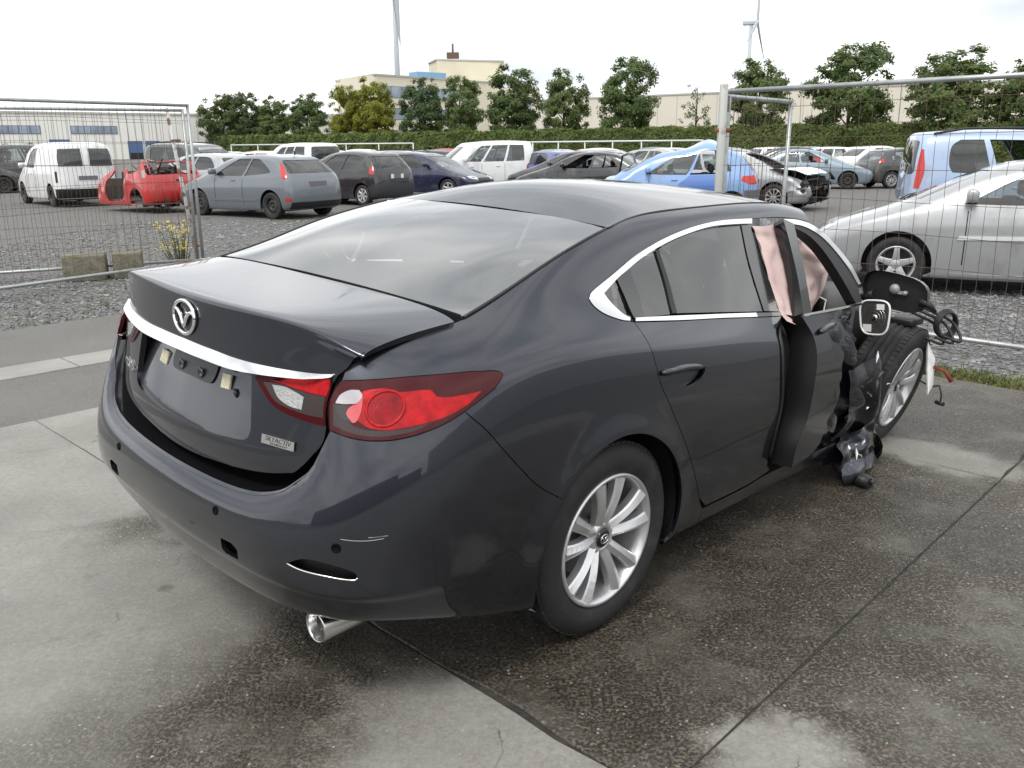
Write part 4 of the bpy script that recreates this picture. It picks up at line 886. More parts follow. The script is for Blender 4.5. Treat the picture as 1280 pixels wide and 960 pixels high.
rough = n.ma('ADD', rough, n.mr(fine, .3, .7, -.05, .14))
h = n.ma('ADD', n.ma('MULTIPLY', fine, .5), n.ma('MULTIPLY', n.ma('MULTIPLY', n.mr(pits, .40, .60), expo), .9))
h = n.ma('ADD', h, n.ma('MULTIPLY', grain, .25))
M_CONC = n.done(col, rough, n.bump(h, .005, .5), .45)
n = NT('old_asphalt')
p1 = n.noise(1.2, 6, .6); f1 = n.noise(60, 5, .75); sp_ = n.vor(130, 'Color'); s2 = n.N.new('ShaderNodeSeparateColor'); n.l(sp_, s2.inputs[0])
col = n.mix(n.mr(p1, .3, .7), (.095, .092, .086), (.135, .131, .122)); col = n.mix(n.mr(s2.outputs[0], .1, .9, 0, .55), col, (.19, .183, .17)); col = n.mix(n.mr(f1, .55, .75, 0, .6), col, (.07, .068, .064))
M_ASPH = n.done(col, .88, n.bump(n.ma('ADD', f1, n.ma('MULTIPLY', s2.outputs[0], .4)), .006, .6))
n = NT('gutter_concrete')
p1 = n.noise(2.2, 6, .6); f1 = n.noise(50, 5, .7)
col = n.mix(n.mr(p1, .3, .7), (.22, .216, .20), (.30, .293, .27)); col = n.mix(n.mr(f1, .52, .72, 0, .6), col, (.19, .18, .165))
M_GUT = n.done(col, .85, n.bump(f1, .005, .5))
n = NT('yard_gravel')
v1 = n.vor(26); v2 = n.vor(70); vc = n.vor(26, 'Color'); s3 = n.N.new('ShaderNodeSeparateColor'); n.l(vc, s3.inputs[0]); big = n.noise(.16, 6, .6); mid = n.noise(1.1, 6, .65)
col = n.mix(n.mr(s3.outputs[0], 0, 1), (.080, .081, .084), (.285, .285, .285)); col = n.mix(n.mr(v1, .30, .62, 0, .65), col, (.05, .048, .043))
col = n.mix(n.mr(mid, .42, .68, 0, .7), col, (.135, .124, .105)); col = n.mix(n.mr(big, .40, .62, 0, .55), col, (.175, .171, .163))
tuft = n.ma('MULTIPLY', n.mr(n.noise(.8, 6, .7), .58, .68), n.mr(n.noise(9, 5, .7), .42, .6)); col = n.mix(n.ma('MULTIPLY', tuft, .75), col, (.085, .095, .035))
M_GRAV = n.done(col, .92, n.bump(n.ma('ADD', n.mr(v1, 0, .6, 1, 0), n.ma('MULTIPLY', n.mr(v2, 0, .6, 1, 0), .4)), .02, .9))
g = mesh_ob('ground', [(-2500, -900, -.03), (2500, -900, -.03), (2500, 4500, -.03), (-2500, 4500, -.03)], [(0, 1, 2, 3)], M_GRAV); tag(g, kind='structure')
def slab(name, s0, s1, t0, t1, top, m, parent, jit=.0018, gap=.0018, seed=0):
    """a slab with slightly broken edges"""
    r = random.Random(seed * 7919 + 13); P = []
    def side(a, b):
        L = np.linalg.norm(b - a); k = max(2, int(L / .16)); d = (b - a) / L; nn = np.array([-d[1], d[0]])
        for i in range(k): P.append(a + (b - a) * i / k + nn * (abs(r.gauss(0, jit)) if i else jit) + nn * (r.random() < .05) * r.uniform(.006, .022))
    c = [st(s0 + gap, t1 - gap), st(s1 - gap, t1 - gap), st(s1 - gap, t0 + gap), st(s0 + gap, t0 + gap)]
    for i in range(4): side(c[i], c[(i + 1) % 4])
    k = len(P); cz = -.06; bev = .004
    cen = sum(P) / k
    V = [(p[0], p[1], cz) for p in P] + [(p[0], p[1], top - bev) for p in P] + [tuple((p + (cen - p) / np.linalg.norm(cen - p) * bev * 1.4)) + (top,) for p in P]
    F = [(i, (i + 1) % k, k + (i + 1) % k, k + i) for i in range(k)] + [(k + i, k + (i + 1) % k, 2 * k + (i + 1) % k, 2 * k + i) for i in range(k)] + [tuple(range(2 * k, 3 * k))]
    return mesh_ob(name, V, F, m, parent)
ap = bpy.data.objects.new('pavement', None); COL.objects.link(ap); tag(ap, 'concrete apron of large slabs with an asphalt strip and a pale gutter', kind='structure')
sj = [-13.2, -10.25, -7.3, -4.35, -1.4, 1.55, 4.47, 6.3]; tj = [12.7, 8.13, 3.57, -.99, -5.55]; k = 0
for i in range(len(sj) - 1):
    for j in range(len(tj) - 1):
        k += 1; slab('concrete_slab', sj[i], sj[i + 1], tj[j + 1], tj[j], 0., M_CONC, ap, seed=k)
for i, (a, b) in enumerate(((-13, -6), (-6, 1.0), (1.0, 7.9), (7.9, 14.))):
    slab('asphalt_strip', a, b, -6.74, -5.55, -.004, M_ASPH, ap, gap=.003, seed=50 + i)
    slab('asphalt_strip', a, b, -8.7, -7.15, -.004, M_ASPH, ap, gap=.003, jit=.012, seed=60 + i)
for i in range(-9, 9): slab('gutter_stone', i * 1.46 + 2.25, i * 1.46 + 3.71, -7.15, -6.74, .002, M_GUT, ap, gap=.004, seed=80 + i)
q4 = [st(-13.2, 12.7), st(6.29, 12.7), st(6.29, -5.55), st(-13.2, -5.55)]
jf = mesh_ob('joint_filling', [(p[0], p[1], -.0065) for p in q4], [(3, 2, 1, 0)], mat('joint_dirt', (.040, .037, .031), .95, bump=(90, .8, .01), var=(14, .5)), ap)
# loose stones by the fences (countless): one object
def pebbles(name, spots, m, parent=None, dens=1.):
    base = np.array([(1, 0, 0), (-1, 0, 0), (0, 1, 0), (0, -1, 0), (0, 0, 1), (0, 0, -1)], float); fc = np.array([(0, 2, 4), (2, 1, 4), (1, 3, 4), (3, 0, 4), (2, 0, 5), (1, 2, 5), (3, 1, 5), (0, 3, 5)])
    n_ = len(spots); sc = RNG.lognormal(0, .35, (n_, 1, 1)) * spots[:, 2][:, None, None] * RNG.uniform(.55, 1.25, (n_, 6, 3)) * np.array([1, 1, .7]); a = RNG.uniform(0, 6.28, n_)
    P = base[None] * sc; c, s = np.cos(a)[:, None], np.sin(a)[:, None]; X = P[..., 0] * c - P[..., 1] * s; Y = P[..., 0] * s + P[..., 1] * c
    V = np.stack([X + spots[:, 0:1], Y + spots[:, 1:2], P[..., 2] - .03 + spots[:, 2:3] * .35 + (spots[:, 3:4] if spots.shape[1] > 3 else 0)], -1).reshape(-1, 3)
    F = (fc[None] + (np.arange(n_) * 6)[:, None, None]).reshape(-1, 3)
    me = bpy.data.meshes.new(name); me.from_pydata(V.tolist(), [], F.tolist()); me.materials.append(m); o = link(bpy.data.objects.new(name, me), parent); o['kind'] = 'stuff'; return o
stone_m = mat('gravel_stone', (.185, .186, .189), .85, var=(9, .75), bump=(60, .4, .01))
def in_st(n_, s0, s1, t0, t1, r0, r1):
    s = RNG.uniform(s0, s1, n_); t = RNG.uniform(t0, t1, n_); return np.stack([AX[0] * s + BX[0] * t, AX[1] * s + BX[1] * t, RNG.uniform(r0, r1, n_)], 1)
S1 = in_st(9000, 1.5, 9, -12.5, -8.72, .008, .022)
S2 = np.stack([RNG.uniform(3.0, 7.5, 12000), RNG.uniform(5.5, 9.6, 12000), RNG.uniform(.008, .020, 12000)], 1); S2 = S2[(S2[:, :2] @ AX) > 6.36]
S3 = np.stack([RNG.uniform(-9, -2, 5000), RNG.uniform(12, 20, 5000), RNG.uniform(.012, .028, 5000)], 1)
tag(pebbles('gravel', np.concatenate([S1, S2, S3]), stone_m), 'loose grey gravel scattered along the fences', kind='stuff')
S4 = in_st(900, -4, 6.2, -5.4, 3.4, .0012, .0035); S4 = np.c_[S4, np.full(len(S4), .030)]
tag(pebbles('grit', S4, mat('grit_stone', (.26, .25, .23), .8, var=(30, .7))), 'grit lying on the concrete apron', kind='stuff')
# leaf-thin weeds, moss and the flowering plant
def blades(name, spots, m, h0, h1, per=7, w=.006, lean=.6):
    V = []; F = []
    for x, y, z in spots:
        for _ in range(per):
            a = random.uniform(0, 6.283); h = random.uniform(h0, h1); l = random.uniform(.1, lean) * h; ox, oy = random.gauss(0, .02), random.gauss(0, .02); ca, sa = math.cos(a), math.sin(a); k = len(V)
            V += [(x + ox - sa * w, y + oy + ca * w, z), (x + ox + sa * w, y + oy - ca * w, z), (x + ox + ca * l * .5 + sa * w * .7, y + oy + sa * l * .5 - ca * w * .7, z + h * .62), (x + ox + ca * l * .5 - sa * w * .7, y + oy + sa * l * .5 + ca * w * .7, z + h * .62), (x + ox + ca * l, y + oy + sa * l, z + h * .92)]
            F += [(k, k + 1, k + 2, k + 3), (k + 3, k + 2, k + 4)]
    o = mesh_ob(name, V, F, m); o['kind'] = 'stuff'; return o
grass_m = mat('weed_green', (.095, .115, .035), .7, var=(3, .5)); dry_m = mat('dry_weed', (.24, .21, .11), .8, var=(4, .4)); moss_m = mat('moss', (.13, .125, .04), .95, var=(14, .6), bump=(60, 1., .03))
sp1 = []
for _ in range(1500):
    s = 6.36 + abs(random.gauss(0, .13)); t = random.uniform(-2.3, 0.); p = st(s, t); sp1.append((p[0], p[1], -.03))
for _ in range(360):
    p = st(random.uniform(2.0, 8.5), -8.78 - abs(random.gauss(0, 1.0))); sp1.append((p[0], p[1], -.03))
for x, y in ((-5.4, 20.0), (-5.0, 19.8), (-7.3, 20.6), (-4.6, 20.5), (-4.2, 22.3)):
    for _ in range(12): sp1.append((x + random.gauss(0, .10), y + random.gauss(0, .10), -.03))
tag(blades('grass', sp1, grass_m, .015, .07, 5, .004), 'thin weeds growing along the edge of the concrete and in the gravel', kind='stuff')
sp2 = [(p[0], p[1], -.03) for p in (st(6.34 + abs(random.gauss(0, .12)), random.uniform(-2.2, 0)) for _ in range(500))]
tag(blades('dry_grass', sp2, dry_m, .015, .05, 5, .004, 1.4), 'dry straw-coloured weeds at the apron edge', kind='stuff')
ms = np.array([(*st(6.34 + abs(random.gauss(0, .12)), random.uniform(-2.3, 0.1)), random.uniform(.015, .045)) for _ in range(700)]); ms = np.c_[ms, np.full(len(ms), -.008)]
tag(pebbles('moss', ms, moss_m), 'yellow-green moss cushions along the apron edge', kind='stuff')
pl_ = empty('flowering_weed', 'tall ragwort with yellow flower heads by the fence post', 'plant', (-4.75, 12.3, -.03))
stm = MB(); lf = MB(); fl = MB(); r5 = random.Random(5)
for i in range(26):
    a = r5.uniform(0, 6.28); d = r5.uniform(.05, .32); h = r5.uniform(.25, .62); b = Vector((d * .4 * math.cos(a), d * .4 * math.sin(a), 0)); tp = Vector((d * math.cos(a), d * math.sin(a), h))
    stm.tube([b, (b + tp) * .5 + Vector((0, 0, .03)), tp], [.006, .005, .003], 5)
    for j in range(9):
        q = b.lerp(tp, r5.uniform(.15, .95)); a2 = r5.uniform(0, 6.28); L = r5.uniform(.04, .09); e = q + Vector((math.cos(a2) * L, math.sin(a2) * L, r5.uniform(-.01, .03))); pr = Vector((-math.sin(a2), math.cos(a2), 0)) * L * .22
        lf.add([q, q.lerp(e, .5) + pr, e, q.lerp(e, .5) - pr], [(0, 1, 2, 3)])
    for j in range(7):
        q = tp + Vector((r5.gauss(0, .035), r5.gauss(0, .035), r5.uniform(-.03, .03))); R_ = r5.uniform(.010, .018); V = [q + Vector((R_ * math.cos(t), R_ * math.sin(t), 0)) for t in np.linspace(0, 6.283, 7)[:-1]] + [q + Vector((0, 0, .008))]
        fl.add(V, [(k, (k + 1) % 6, 6) for k in range(6)])
stm.build('stem', grass_m, pl_); o = lf.build('leaves', grass_m, pl_); o['kind'] = 'stuff'; o = fl.build('flower_heads', mat('ragwort_yellow', (.75, .56, .03), .7), pl_); o['kind'] = 'stuff'
# a dead leaf on the concrete and a thin stick
lf2 = MB(); c0 = Vector((-2.04, 2.66, .006)); lf2.add([c0, c0 + Vector((.02, .016, .012)), c0 + Vector((.055, .012, .004)), c0 + Vector((.03, -.008, .010)), c0 + Vector((-.02, -.018, .003))], [(0, 3, 2, 1), (0, 4, 3)])
tag(lf2.build('dead_leaf', mat('dead_leaf', (.02, .018, .012), .6)), 'small dark curled leaf on the dry concrete left of the bumper', 'leaf')
# ================================================================ mesh fence panels, blocks
galv = mat('galvanised_pipe', (.36, .38, .38), .42, metal=.6, var=(6, .18), wear=((.20, .11, .06), 5, .60, .72), bump=(90, .15, .003))
wire_m = mat('rusty_wire', (.13, .085, .065), .7, metal=.3)
rust_m = mat('rusty_clamp', (.20, .085, .035), .85, var=(40, .5), bump=(60, .5, .004))
def fence_panel(name, label, a, b, z0, z1, za=0., zb=0., dv=.10, hs=(.0, .26, .52, .78, 1.04, 1.3, 1.56, 1.82), seed=0, group=None, r=.021, feet=True):
    """tube frame with a welded wire grid, from a to b"""
    a, b = np.array(a, float), np.array(b, float); L = np.linalg.norm(b - a); d = (b - a) / L; e = empty(name, label, 'fence', (a[0], a[1], 0), group=group); rr = random.Random(seed)
    H = lambda t, z: Vector((d[0] * t, d[1] * t, z + za * (1 - t / L) + zb * t / L))
    MB().tube([H(0, z1), H(L, z1)], r, 10).build('top_rail', galv, e); MB().tube([H(0, z0), H(L, z0)], r, 10).build('bottom_rail', galv, e)
    for t in (0, L): MB().tube([H(t, -.02), H(t, z1 + .02)], r * 1.0, 10).build('post', galv, e)
    w = MB(); n_ = int(L / dv)
    ph = rr.uniform(0, 6)
    for i in range(1, n_):
        t = i * dv; w.tube([H(t + .008 * math.sin(3 * k + i * .7 + ph) * (0 < k < 4), z0 + (z1 - z0) * k / 4) + Vector((-d[1], d[0], 0)) * (.018 * math.sin(i * .33 + k * 1.3 + ph)) * (0 < k < 4) for k in range(5)], .0021, 4, cap=False)
    for h in hs:
        if z0 + h < z1: w.tube([H(t, z0 + h + .012 * math.sin(t * 2.1 + h * 5 + ph)) + Vector((-d[1], d[0], 0)) * .012 * math.sin(t * 3 + h * 3 + ph) for t in np.linspace(0, L, 14)], .0021, 4, cap=False)
    o = w.build('wire_mesh', wire_m, e); o['kind'] = 'stuff'; return e
grp = 'welded mesh fence panels around the yard'
fence_panel('fence_panel', 'wire mesh fence panel in front of the silver hatchback', (1.97, 8.20), (4.46, 5.68), .10, 2.06, dv=.105, group=grp, seed=1)
fence_panel('fence_panel', 'narrow mesh gate leaf behind the roof of the dark sedan, beside the rusty post', (2.02, 8.28), (2.93, 9.35), .10, 2.02, dv=.10, group=grp, seed=2)
fence_panel('fence_panel', 'mesh fence panel at the left whose top rail rises toward the camera', (-4.18, 11.62), (-6.14, 8.70), .11, 2.11, dv=.10, group=grp, seed=3, za=.02)
fence_panel('fence_panel', 'mesh fence panel behind the sloping one, in front of the red car shell', (-4.34, 11.86), (-7.36, 10.14), .11, 2.08, dv=.10, group=grp, seed=4)
e = empty('gate_post', 'rust-stained square post carrying the fence beside the blue hatchback', 'post', (1.93, 8.12, 0)); 
rbox('shaft', -.033, .033, -.033, .033, -.03, 2.12, mat('rusty_painted_post', (.42, .43, .41), .6, metal=.2, wear=((.20, .09, .045), 7, .54, .66)), e, .006, 1)
for z in (1.02, 1.06, 1.72): MB().tube([(-.06, -.02, z), (.08, .03, z)], .02, 8).build('clamp', rust_m, e)
MB().box(.03, .055, -.02, .02, 1.88, 2.02).build('hinge_plate', steel, e)
e = empty('leaning_post', 'chipped white steel post leaning against the left fence ends', 'post', (-4.42, 12.1, 0))
MB().tube([(.0, 0, -.03), (-.20, -.05, 2.12)], .024, 10).build('shaft', mat('chipped_white_paint', (.52, .53, .52), .5, wear=((.16, .075, .04), 6, .52, .60)), e)
for z, f in ((1.70, .8), (.30, .14)): MB().tube([(-.20 * f - .02, -.05 * f, z), (-.20 * f + .20, -.05 * f - .30, z)], .016, 8).build('clamp', rust_m, e)
blk = mat('block_concrete', (.19, .175, .135), .95, var=(5, .35), bump=(30, 1., .02), wear=((.11, .115, .05), 6, .5, .66))
for i, (x0, x1) in enumerate(((-5.60, -5.10), (-5.07, -4.72))):
    c = Vector(((x0 + x1) / 2 - .12, 10.98 + i * .22, 0)); e = rbox('concrete_block', -(x1 - x0) / 2, (x1 - x0) / 2, -.18, .18, 0, .33, blk, None, .02, 2)
    e.location = (c.x, c.y, -.03); e.rotation_euler = (0, 0, .35); tag(e, ['weathered concrete block weighing down the left fence, the wider of the pair', 'smaller weathered concrete block beside the wider one under the left fence'][i], 'block', 'concrete blocks at the left fence')
# debris beside the crashed car
e = empty('rubber_trim', 'black folded rubber strip lying on the wet concrete beside the crumpled door', 'rubber strip', (1.62, 3.88, 0))
MB().tube([(-.09, .13, .16), (-.05, .10, .12), (.0, .03, .055), (.06, -.05, .032), (.085, -.085, .030)], [.020, .030, .034, .034, .026], 10).build('strip', blackp, e)
MB().tube([(-.05, .13, .15), (.0, .10, .10), (.05, .03, .05), (.105, -.06, .030), (.085, -.085, .028)], [.012, .016, .016, .016, .014], 8).build('strip_edge', glossblack, e)
e = empty('broken_cover', 'black cracked plastic cover hanging below the sill near the front wheel', 'plastic cover', (1.72, 4.18, 0))
V = []; F = []
for i in range(9):
    t = math.radians(-30 + 150 * i / 8)
    for j in range(4): V.append((.16 * math.cos(t) * (1 + .1 * j), .06 * j - .10, .10 + .12 * math.sin(t)))
for i in range(8):
    for j in range(3): a = i * 4 + j; F.append((a, a + 1, a + 5, a + 4))
mesh_ob('shell', V, F, glossblack, e, smooth=True)
MB().tube([(.16 * math.cos(t) * 1.3, .08, .10 + .12 * math.sin(t)) for t in np.linspace(-.5, 2.2, 12)], .010, 6).build('rim', blackp, e)
def wpt(px, py, Y):     # helper kept for small debris placed near the wheel
    return Vector((px, py, Y))
# smashed mirror on the crumpled door, loose cables and broken trim by the front wheel (parts of the car)
iM = CAR_M.inverted()
mh = MB(); Pm = lambda x, y, z: Vector((x, y, z))
mc = Vector((2.16, -.90, .99))
def mirror_shell():
    V = []; F = []; NU, NV = 20, 7
    for j in range(NV):
        t = j / (NV - 1); sc = math.cos(t * 1.35); dx = .105 * math.sin(t * 1.35)
        for i in range(NU):
            a = 2 * math.pi * i / NU; cy, cz = math.cos(a), math.sin(a); w = .158 * (abs(cy) ** .65) * (1 if cy > 0 else -1); h_ = .088 * (abs(cz) ** .7) * (1 if cz > 0 else -1)
            V.append((mc.x + dx, mc.y - w * (.35 + .65 * sc) - .02 * t, mc.z + h_ * (.35 + .65 * sc) + .05 * (w / .158) * -.35))
    for j in range(NV - 1):
        for i in range(NU): a = j * NU + i; b = j * NU + (i + 1) % NU; F.append((a, b, b + NU, a + NU))
    F.append(tuple(range((NV - 1) * NU, NV * NU)))
    return V, F
V, F = mirror_shell(); mir_o = mesh_ob('door_mirror', V, F, paint, car, smooth=True); mir_o['label'] = 'gutted door mirror with its glass hanging out'
V2 = [(mc.x + .03, v[1] * .97 + mc.y * .03, v[2] * .97 + mc.z * .03) for v in V[:20]]
mesh_ob('mirror_cavity', V2 + [tuple(v) for v in V[:20]], [tuple(range(20))] + [(i, (i + 1) % 20, 20 + (i + 1) % 20, 20 + i) for i in range(20)], blackp, mir_o)
b = MB(); b.lathe([(.0001, -.016), (.022, -.014), (.026, -.004), (.020, .0), (.020, .02)], 'x', 20, (mc.x + .02, mc.y + .005, mc.z + .01)); b.lathe([(.0001, -.012), (.011, -.010), (.012, .0), (.012, .02)], 'x', 14, (mc.x + .02, mc.y - .045, mc.z - .004)); b.box(mc.x + .012, mc.x + .025, mc.y - .045, mc.y + .01, mc.z - .012, mc.z + .004); b.build('mirror_motor', mat('motor_grey', (.32, .32, .31), .4, metal=.4, bump=(120, .8, .004)), mir_o)
gm = Matrix.Translation((mc.x - .10, mc.y + .035, mc.z - .125)) @ Matrix.Rotation(math.radians(-12), 4, 'Z') @ Matrix.Rotation(math.radians(-8), 4, 'X')
def rounded(w0, w1, h, r=.3, n=32):
    P = []
    for i in range(n):
        a = 2 * math.pi * i / n; cy = math.copysign(abs(math.cos(a)) ** .55, math.cos(a)); cz = math.copysign(abs(math.sin(a)) ** .55, math.sin(a)); w = w0 + (w1 - w0) * (cz + 1) / 2; P.append((cy * w, cz * h))
    return P
rp = rounded(.070, .086, .083)
mesh_ob('mirror_backing', [gm @ Vector((0, y, z)) for y, z in rp] + [gm @ Vector((.006, y, z)) for y, z in rp], [tuple(range(32))] + [(i, (i + 1) % 32, 32 + (i + 1) % 32, 32 + i) for i in range(32)], mat('mirror_back', (.055, .052, .05), .35, coat=.4, bump=(60, .5, .004)), mir_o)
MB().tube([gm @ Vector((-.002, y, z)) for y, z in rp + rp[:1]], .005, 6, cap=False).build('backing_rim', white_pl, mir_o)
b = MB(); b.lathe([(.0001, -.006), (.014, -.006), (.016, .0)], 'x', 16); b.V = [tuple(gm @ Vector(v)) for v in b.V]; b.build('pivot', satin, mir_o)
for y, z, w, h in ((-.03, .052, .020, .014), (.038, -.052, .022, .018)): MB().box(-.003, -.0005, y - w, y + w, z - h, z + h, gm).build('sticker', white_pl, mir_o)
for i in range(3): MB().tube([gm @ Vector((-.001, (.028 + .014 * i) * math.cos(t), (.028 + .014 * i) * math.sin(t))) for t in np.linspace(0, 5.2, 20)], .0012, 4).build('heating_wire', satin, mir_o)
MB().tube([(mc.x + .06, mc.y + .10, mc.z - .06), (mc.x + .05, mc.y + .16, mc.z - .05), (mc.x + .03, -.80, .955)], [.03, .028, .03], 8).build('mirror_arm', blackp, mir_o)
b = MB(); b.tube([(mc.x + .02, mc.y - .12, mc.z - .03), (mc.x + .03, mc.y - .17, mc.z - .05), (mc.x + .05, mc.y - .19, mc.z - .075)], [.022, .016, .006], 8); b.build('broken_tip', blackp, mir_o)
cab = mat('cable_black', (.014, .014, .014), .5)
fw = iM @ pw
for k, (dx, dy, dz) in enumerate(((.0, 0, 0), (.02, -.03, .01), (-.02, .04, -.01))):
    MB().tube(catmull([fw + Vector(q) + Vector((dx, dy, dz)) for q in ((.02, .18, .40), (.05, .06, .43), (.04, -.06, .41), (.10, -.14, .36), (.06, -.20, .28), (.02, -.12, .30))], 5), .008, 6).build('loose_cable', cab, car)
for k in range(3):
    c0 = fw + Vector((.10, -.13 - .008 * k, .37 - .006 * k)); MB().tube([c0 + Vector((.055 * math.cos(t), -.03 * math.cos(t), .07 * math.sin(t))) for t in np.linspace(0, 6.28, 17)], .009, 6, cap=False).build('cable_loop', cab, car)
rbox('torn_bracket', fw.x - .05, fw.x + .12, fw.y - .02, fw.y + .10, fw.z + .34, fw.z + .38, blackp, car, .01, 2)
V = [fw + Vector(q) for q in ((.12, -.06, .25), (.16, -.10, .16), (.14, -.12, .02), (.05, -.13, -.02), (.07, -.10, .10))] ; V += [v + Vector((.012, .012, 0)) for v in V]
mesh_ob('broken_bumper_trim', V, [(0, 1, 2, 3, 4), (9, 8, 7, 6, 5)] + [(i, 5 + i, 5 + (i + 1) % 5, (i + 1) % 5) for i in range(5)], white_pl, car)
MB().tube([fw + Vector((.13, -.11, .12)), fw + Vector((.16, -.16, .10)), fw + Vector((.17, -.20, .05))], [.010, .008, .014], 6).build('torn_wire', mat('red_wire', (.22, .03, .02), .5), car)
hp = fw + Vector((.10, -.05, .04)); b = MB(); b.tube([hp, hp + Vector((.03, -.06, -.03)), hp + Vector((.05, -.10, -.02))], .005, 6); b.tube([hp + Vector((.05, -.10, -.02)), hp + Vector((.06, -.115, -.07)), hp + Vector((.05, -.12, -.11))], .0045, 6); b.tube([hp + Vector((.04, -.14, -.115)), hp + Vector((.06, -.095, -.115))], .012, 8); b.build('hanging_plug', blackp, car)
# crushed bonnet, inner wing and engine remains
V = []; F = []; nx, ny = 14, 12
for i in range(nx):
    for j in range(ny):
        x = 2.32 + .95 * i / (nx - 1); y = -.52 + 1.32 * j / (ny - 1); f = mnoise.noise(Vector((x * 2.5, y * 2.5, 1.7))); k = max(0, -y + .1)
        V.append((x, y * (1 - .1 * i / nx), .955 - .16 * ((i / (nx - 1)) ** 1.8) + .05 * f * (i / nx) - .30 * k * (i / nx)))
for i in range(nx - 1):
    for j in range(ny - 1): a = i * ny + j; F.append((a, a + ny, a + ny + 1, a + 1))
mesh_ob('bonnet', V, F, paint, car, smooth=True)
rj = random.Random(11); b = MB()
for i in range(60):
    c = Vector((rj.uniform(2.45, 3.15), rj.uniform(-.55, .6), rj.uniform(.25, .72))); s_ = [rj.uniform(.03, .13) for _ in range(3)]; M5 = Matrix.Translation(c) @ Matrix.Rotation(rj.uniform(0, 3), 4, 'Z') @ Matrix.Rotation(rj.uniform(-.5, .5), 4, 'X'); b.box(-s_[0], s_[0], -s_[1], s_[1], -s_[2], s_[2], M5)
o = b.build('engine_remains', steel, car); o['kind'] = 'stuff'
rbox('inner_wing', 2.18, 2.75, -.66, -.58, .40, .86, blackp, car, .03)
rbox('inner_wing', 2.35, 2.60, -.78, -.58, .12, .22, blackp, car, .03)
# ================================================================ cars in the yard: one builder, a size table per body type
CARS = {   # xr, xf, width/2, then rows (xr, xf, half width, z rear, z middle, z front)
 'hatch': dict(wb=2.60, R=.31, rows=[(-.60, 3.40, .80, .22, .18, .20), (-.70, 3.52, .86, .30, .21, .26), (-.74, 3.56, .885, .50, .48, .48), (-.70, 3.46, .885, .82, .78, .70), (-.62, 2.62, .845, 1.02, .95, .98), (-.45, 2.26, .745, 1.20, 1.20, 1.18), (-.20, 1.72, .625, 1.385, 1.445, 1.37), (-.05, 1.62, .33, 1.41, 1.47, 1.40)], win=(4.3, 9.75)),
 'small': dict(wb=2.45, R=.295, rows=[(-.52, 3.10, .77, .22, .18, .20), (-.60, 3.20, .825, .30, .21, .26), (-.64, 3.24, .84, .50, .48, .48), (-.60, 3.14, .84, .84, .78, .72), (-.54, 2.50, .80, 1.03, .96, 1.00), (-.42, 2.16, .71, 1.22, 1.22, 1.22), (-.22, 1.66, .60, 1.42, 1.49, 1.42), (-.10, 1.56, .32, 1.45, 1.52, 1.45)], win=(4.3, 9.75)),
 'van': dict(wb=2.70, R=.31, rows=[(-.60, 3.30, .80, .24, .20, .22), (-.68, 3.42, .85, .32, .24, .28), (-.72, 3.46, .865, .52, .50, .50), (-.71, 3.36, .865, .84, .80, .74), (-.70, 2.72, .855, 1.10, 1.06, 1.08), (-.68, 2.42, .82, 1.42, 1.40, 1.36), (-.62, 1.95, .735, 1.74, 1.76, 1.68), (-.50, 1.85, .42, 1.79, 1.82, 1.74)], win=(4.3, 9.6)),
 'wagon': dict(wb=2.65, R=.31, rows=[(-.80, 3.40, .80, .22, .18, .20), (-.90, 3.52, .86, .30, .21, .26), (-.94, 3.56, .88, .50, .48, .48), (-.90, 3.46, .88, .82, .78, .70), (-.86, 2.60, .84, 1.00, .95, .97), (-.74, 2.24, .755, 1.20, 1.19, 1.17), (-.56, 1.70, .645, 1.42, 1.45, 1.37), (-.42, 1.60, .35, 1.45, 1.48, 1.40)], win=(4.2, 9.75)),
 'saloon': dict(wb=2.68, R=.31, rows=[(-.90, 3.42, .80, .22, .18, .20), (-1.0, 3.54, .86, .30, .21, .26), (-1.04, 3.58, .885, .52, .48, .48), (-1.0, 3.48, .885, .88, .78, .70), (-.48, 2.56, .84, 1.02, .94, .96), (-.20, 2.20, .75, 1.20, 1.18, 1.16), (.18, 1.70, .625, 1.36, 1.42, 1.35), (.35, 1.60, .33, 1.39, 1.445, 1.38)], win=(4.6, 9.75)),
}
def car_surface(rows, post=None):
    net = []
    for k in range(15):
        col = []
        for i, (xr, xf, w, zr, zm, zf) in enumerate(rows):
            if k <= 4: x, y = [(xr, 0), (xr + .012, .45 * w), (xr + .05, .80 * w), (xr + .15, .955 * w), (xr + .34, w)][k]
            elif k >= 10: x, y = [(xf - .48, .985 * w), (xf - .20, .93 * w), (xf - .07, .76 * w), (xf - .015, .42 * w), (xf, 0)][k - 10]
            else: t = (k - 4) / 6; x = (xr + .34) * (1 - t) + (xf - .48) * t; y = w
            s = (x - xr) / (xf - xr); z = zr * (1 - s) * (1 - 2 * s) + zm * 4 * s * (1 - s) + zf * s * (2 * s - 1)
            if len(rows) - 1 == i: y *= 1.0
            col.append([x, -y, z])
        xr, xf, w, zr, zm, zf = rows[-1]; p = col[-1]; col.append([p[0], 0, p[2] + .012])
        net.append(col)
    S = Spl(np.array(net), .01, 2); S.post = post; return S
def paint_mat(name, c, metal=.0, dirt=(.20, .185, .16)):
    return mat(name, c, rough=.30, metal=metal, coat=.9, coat_rough=.05, wear=(dirt, 2.2, .50, .95))
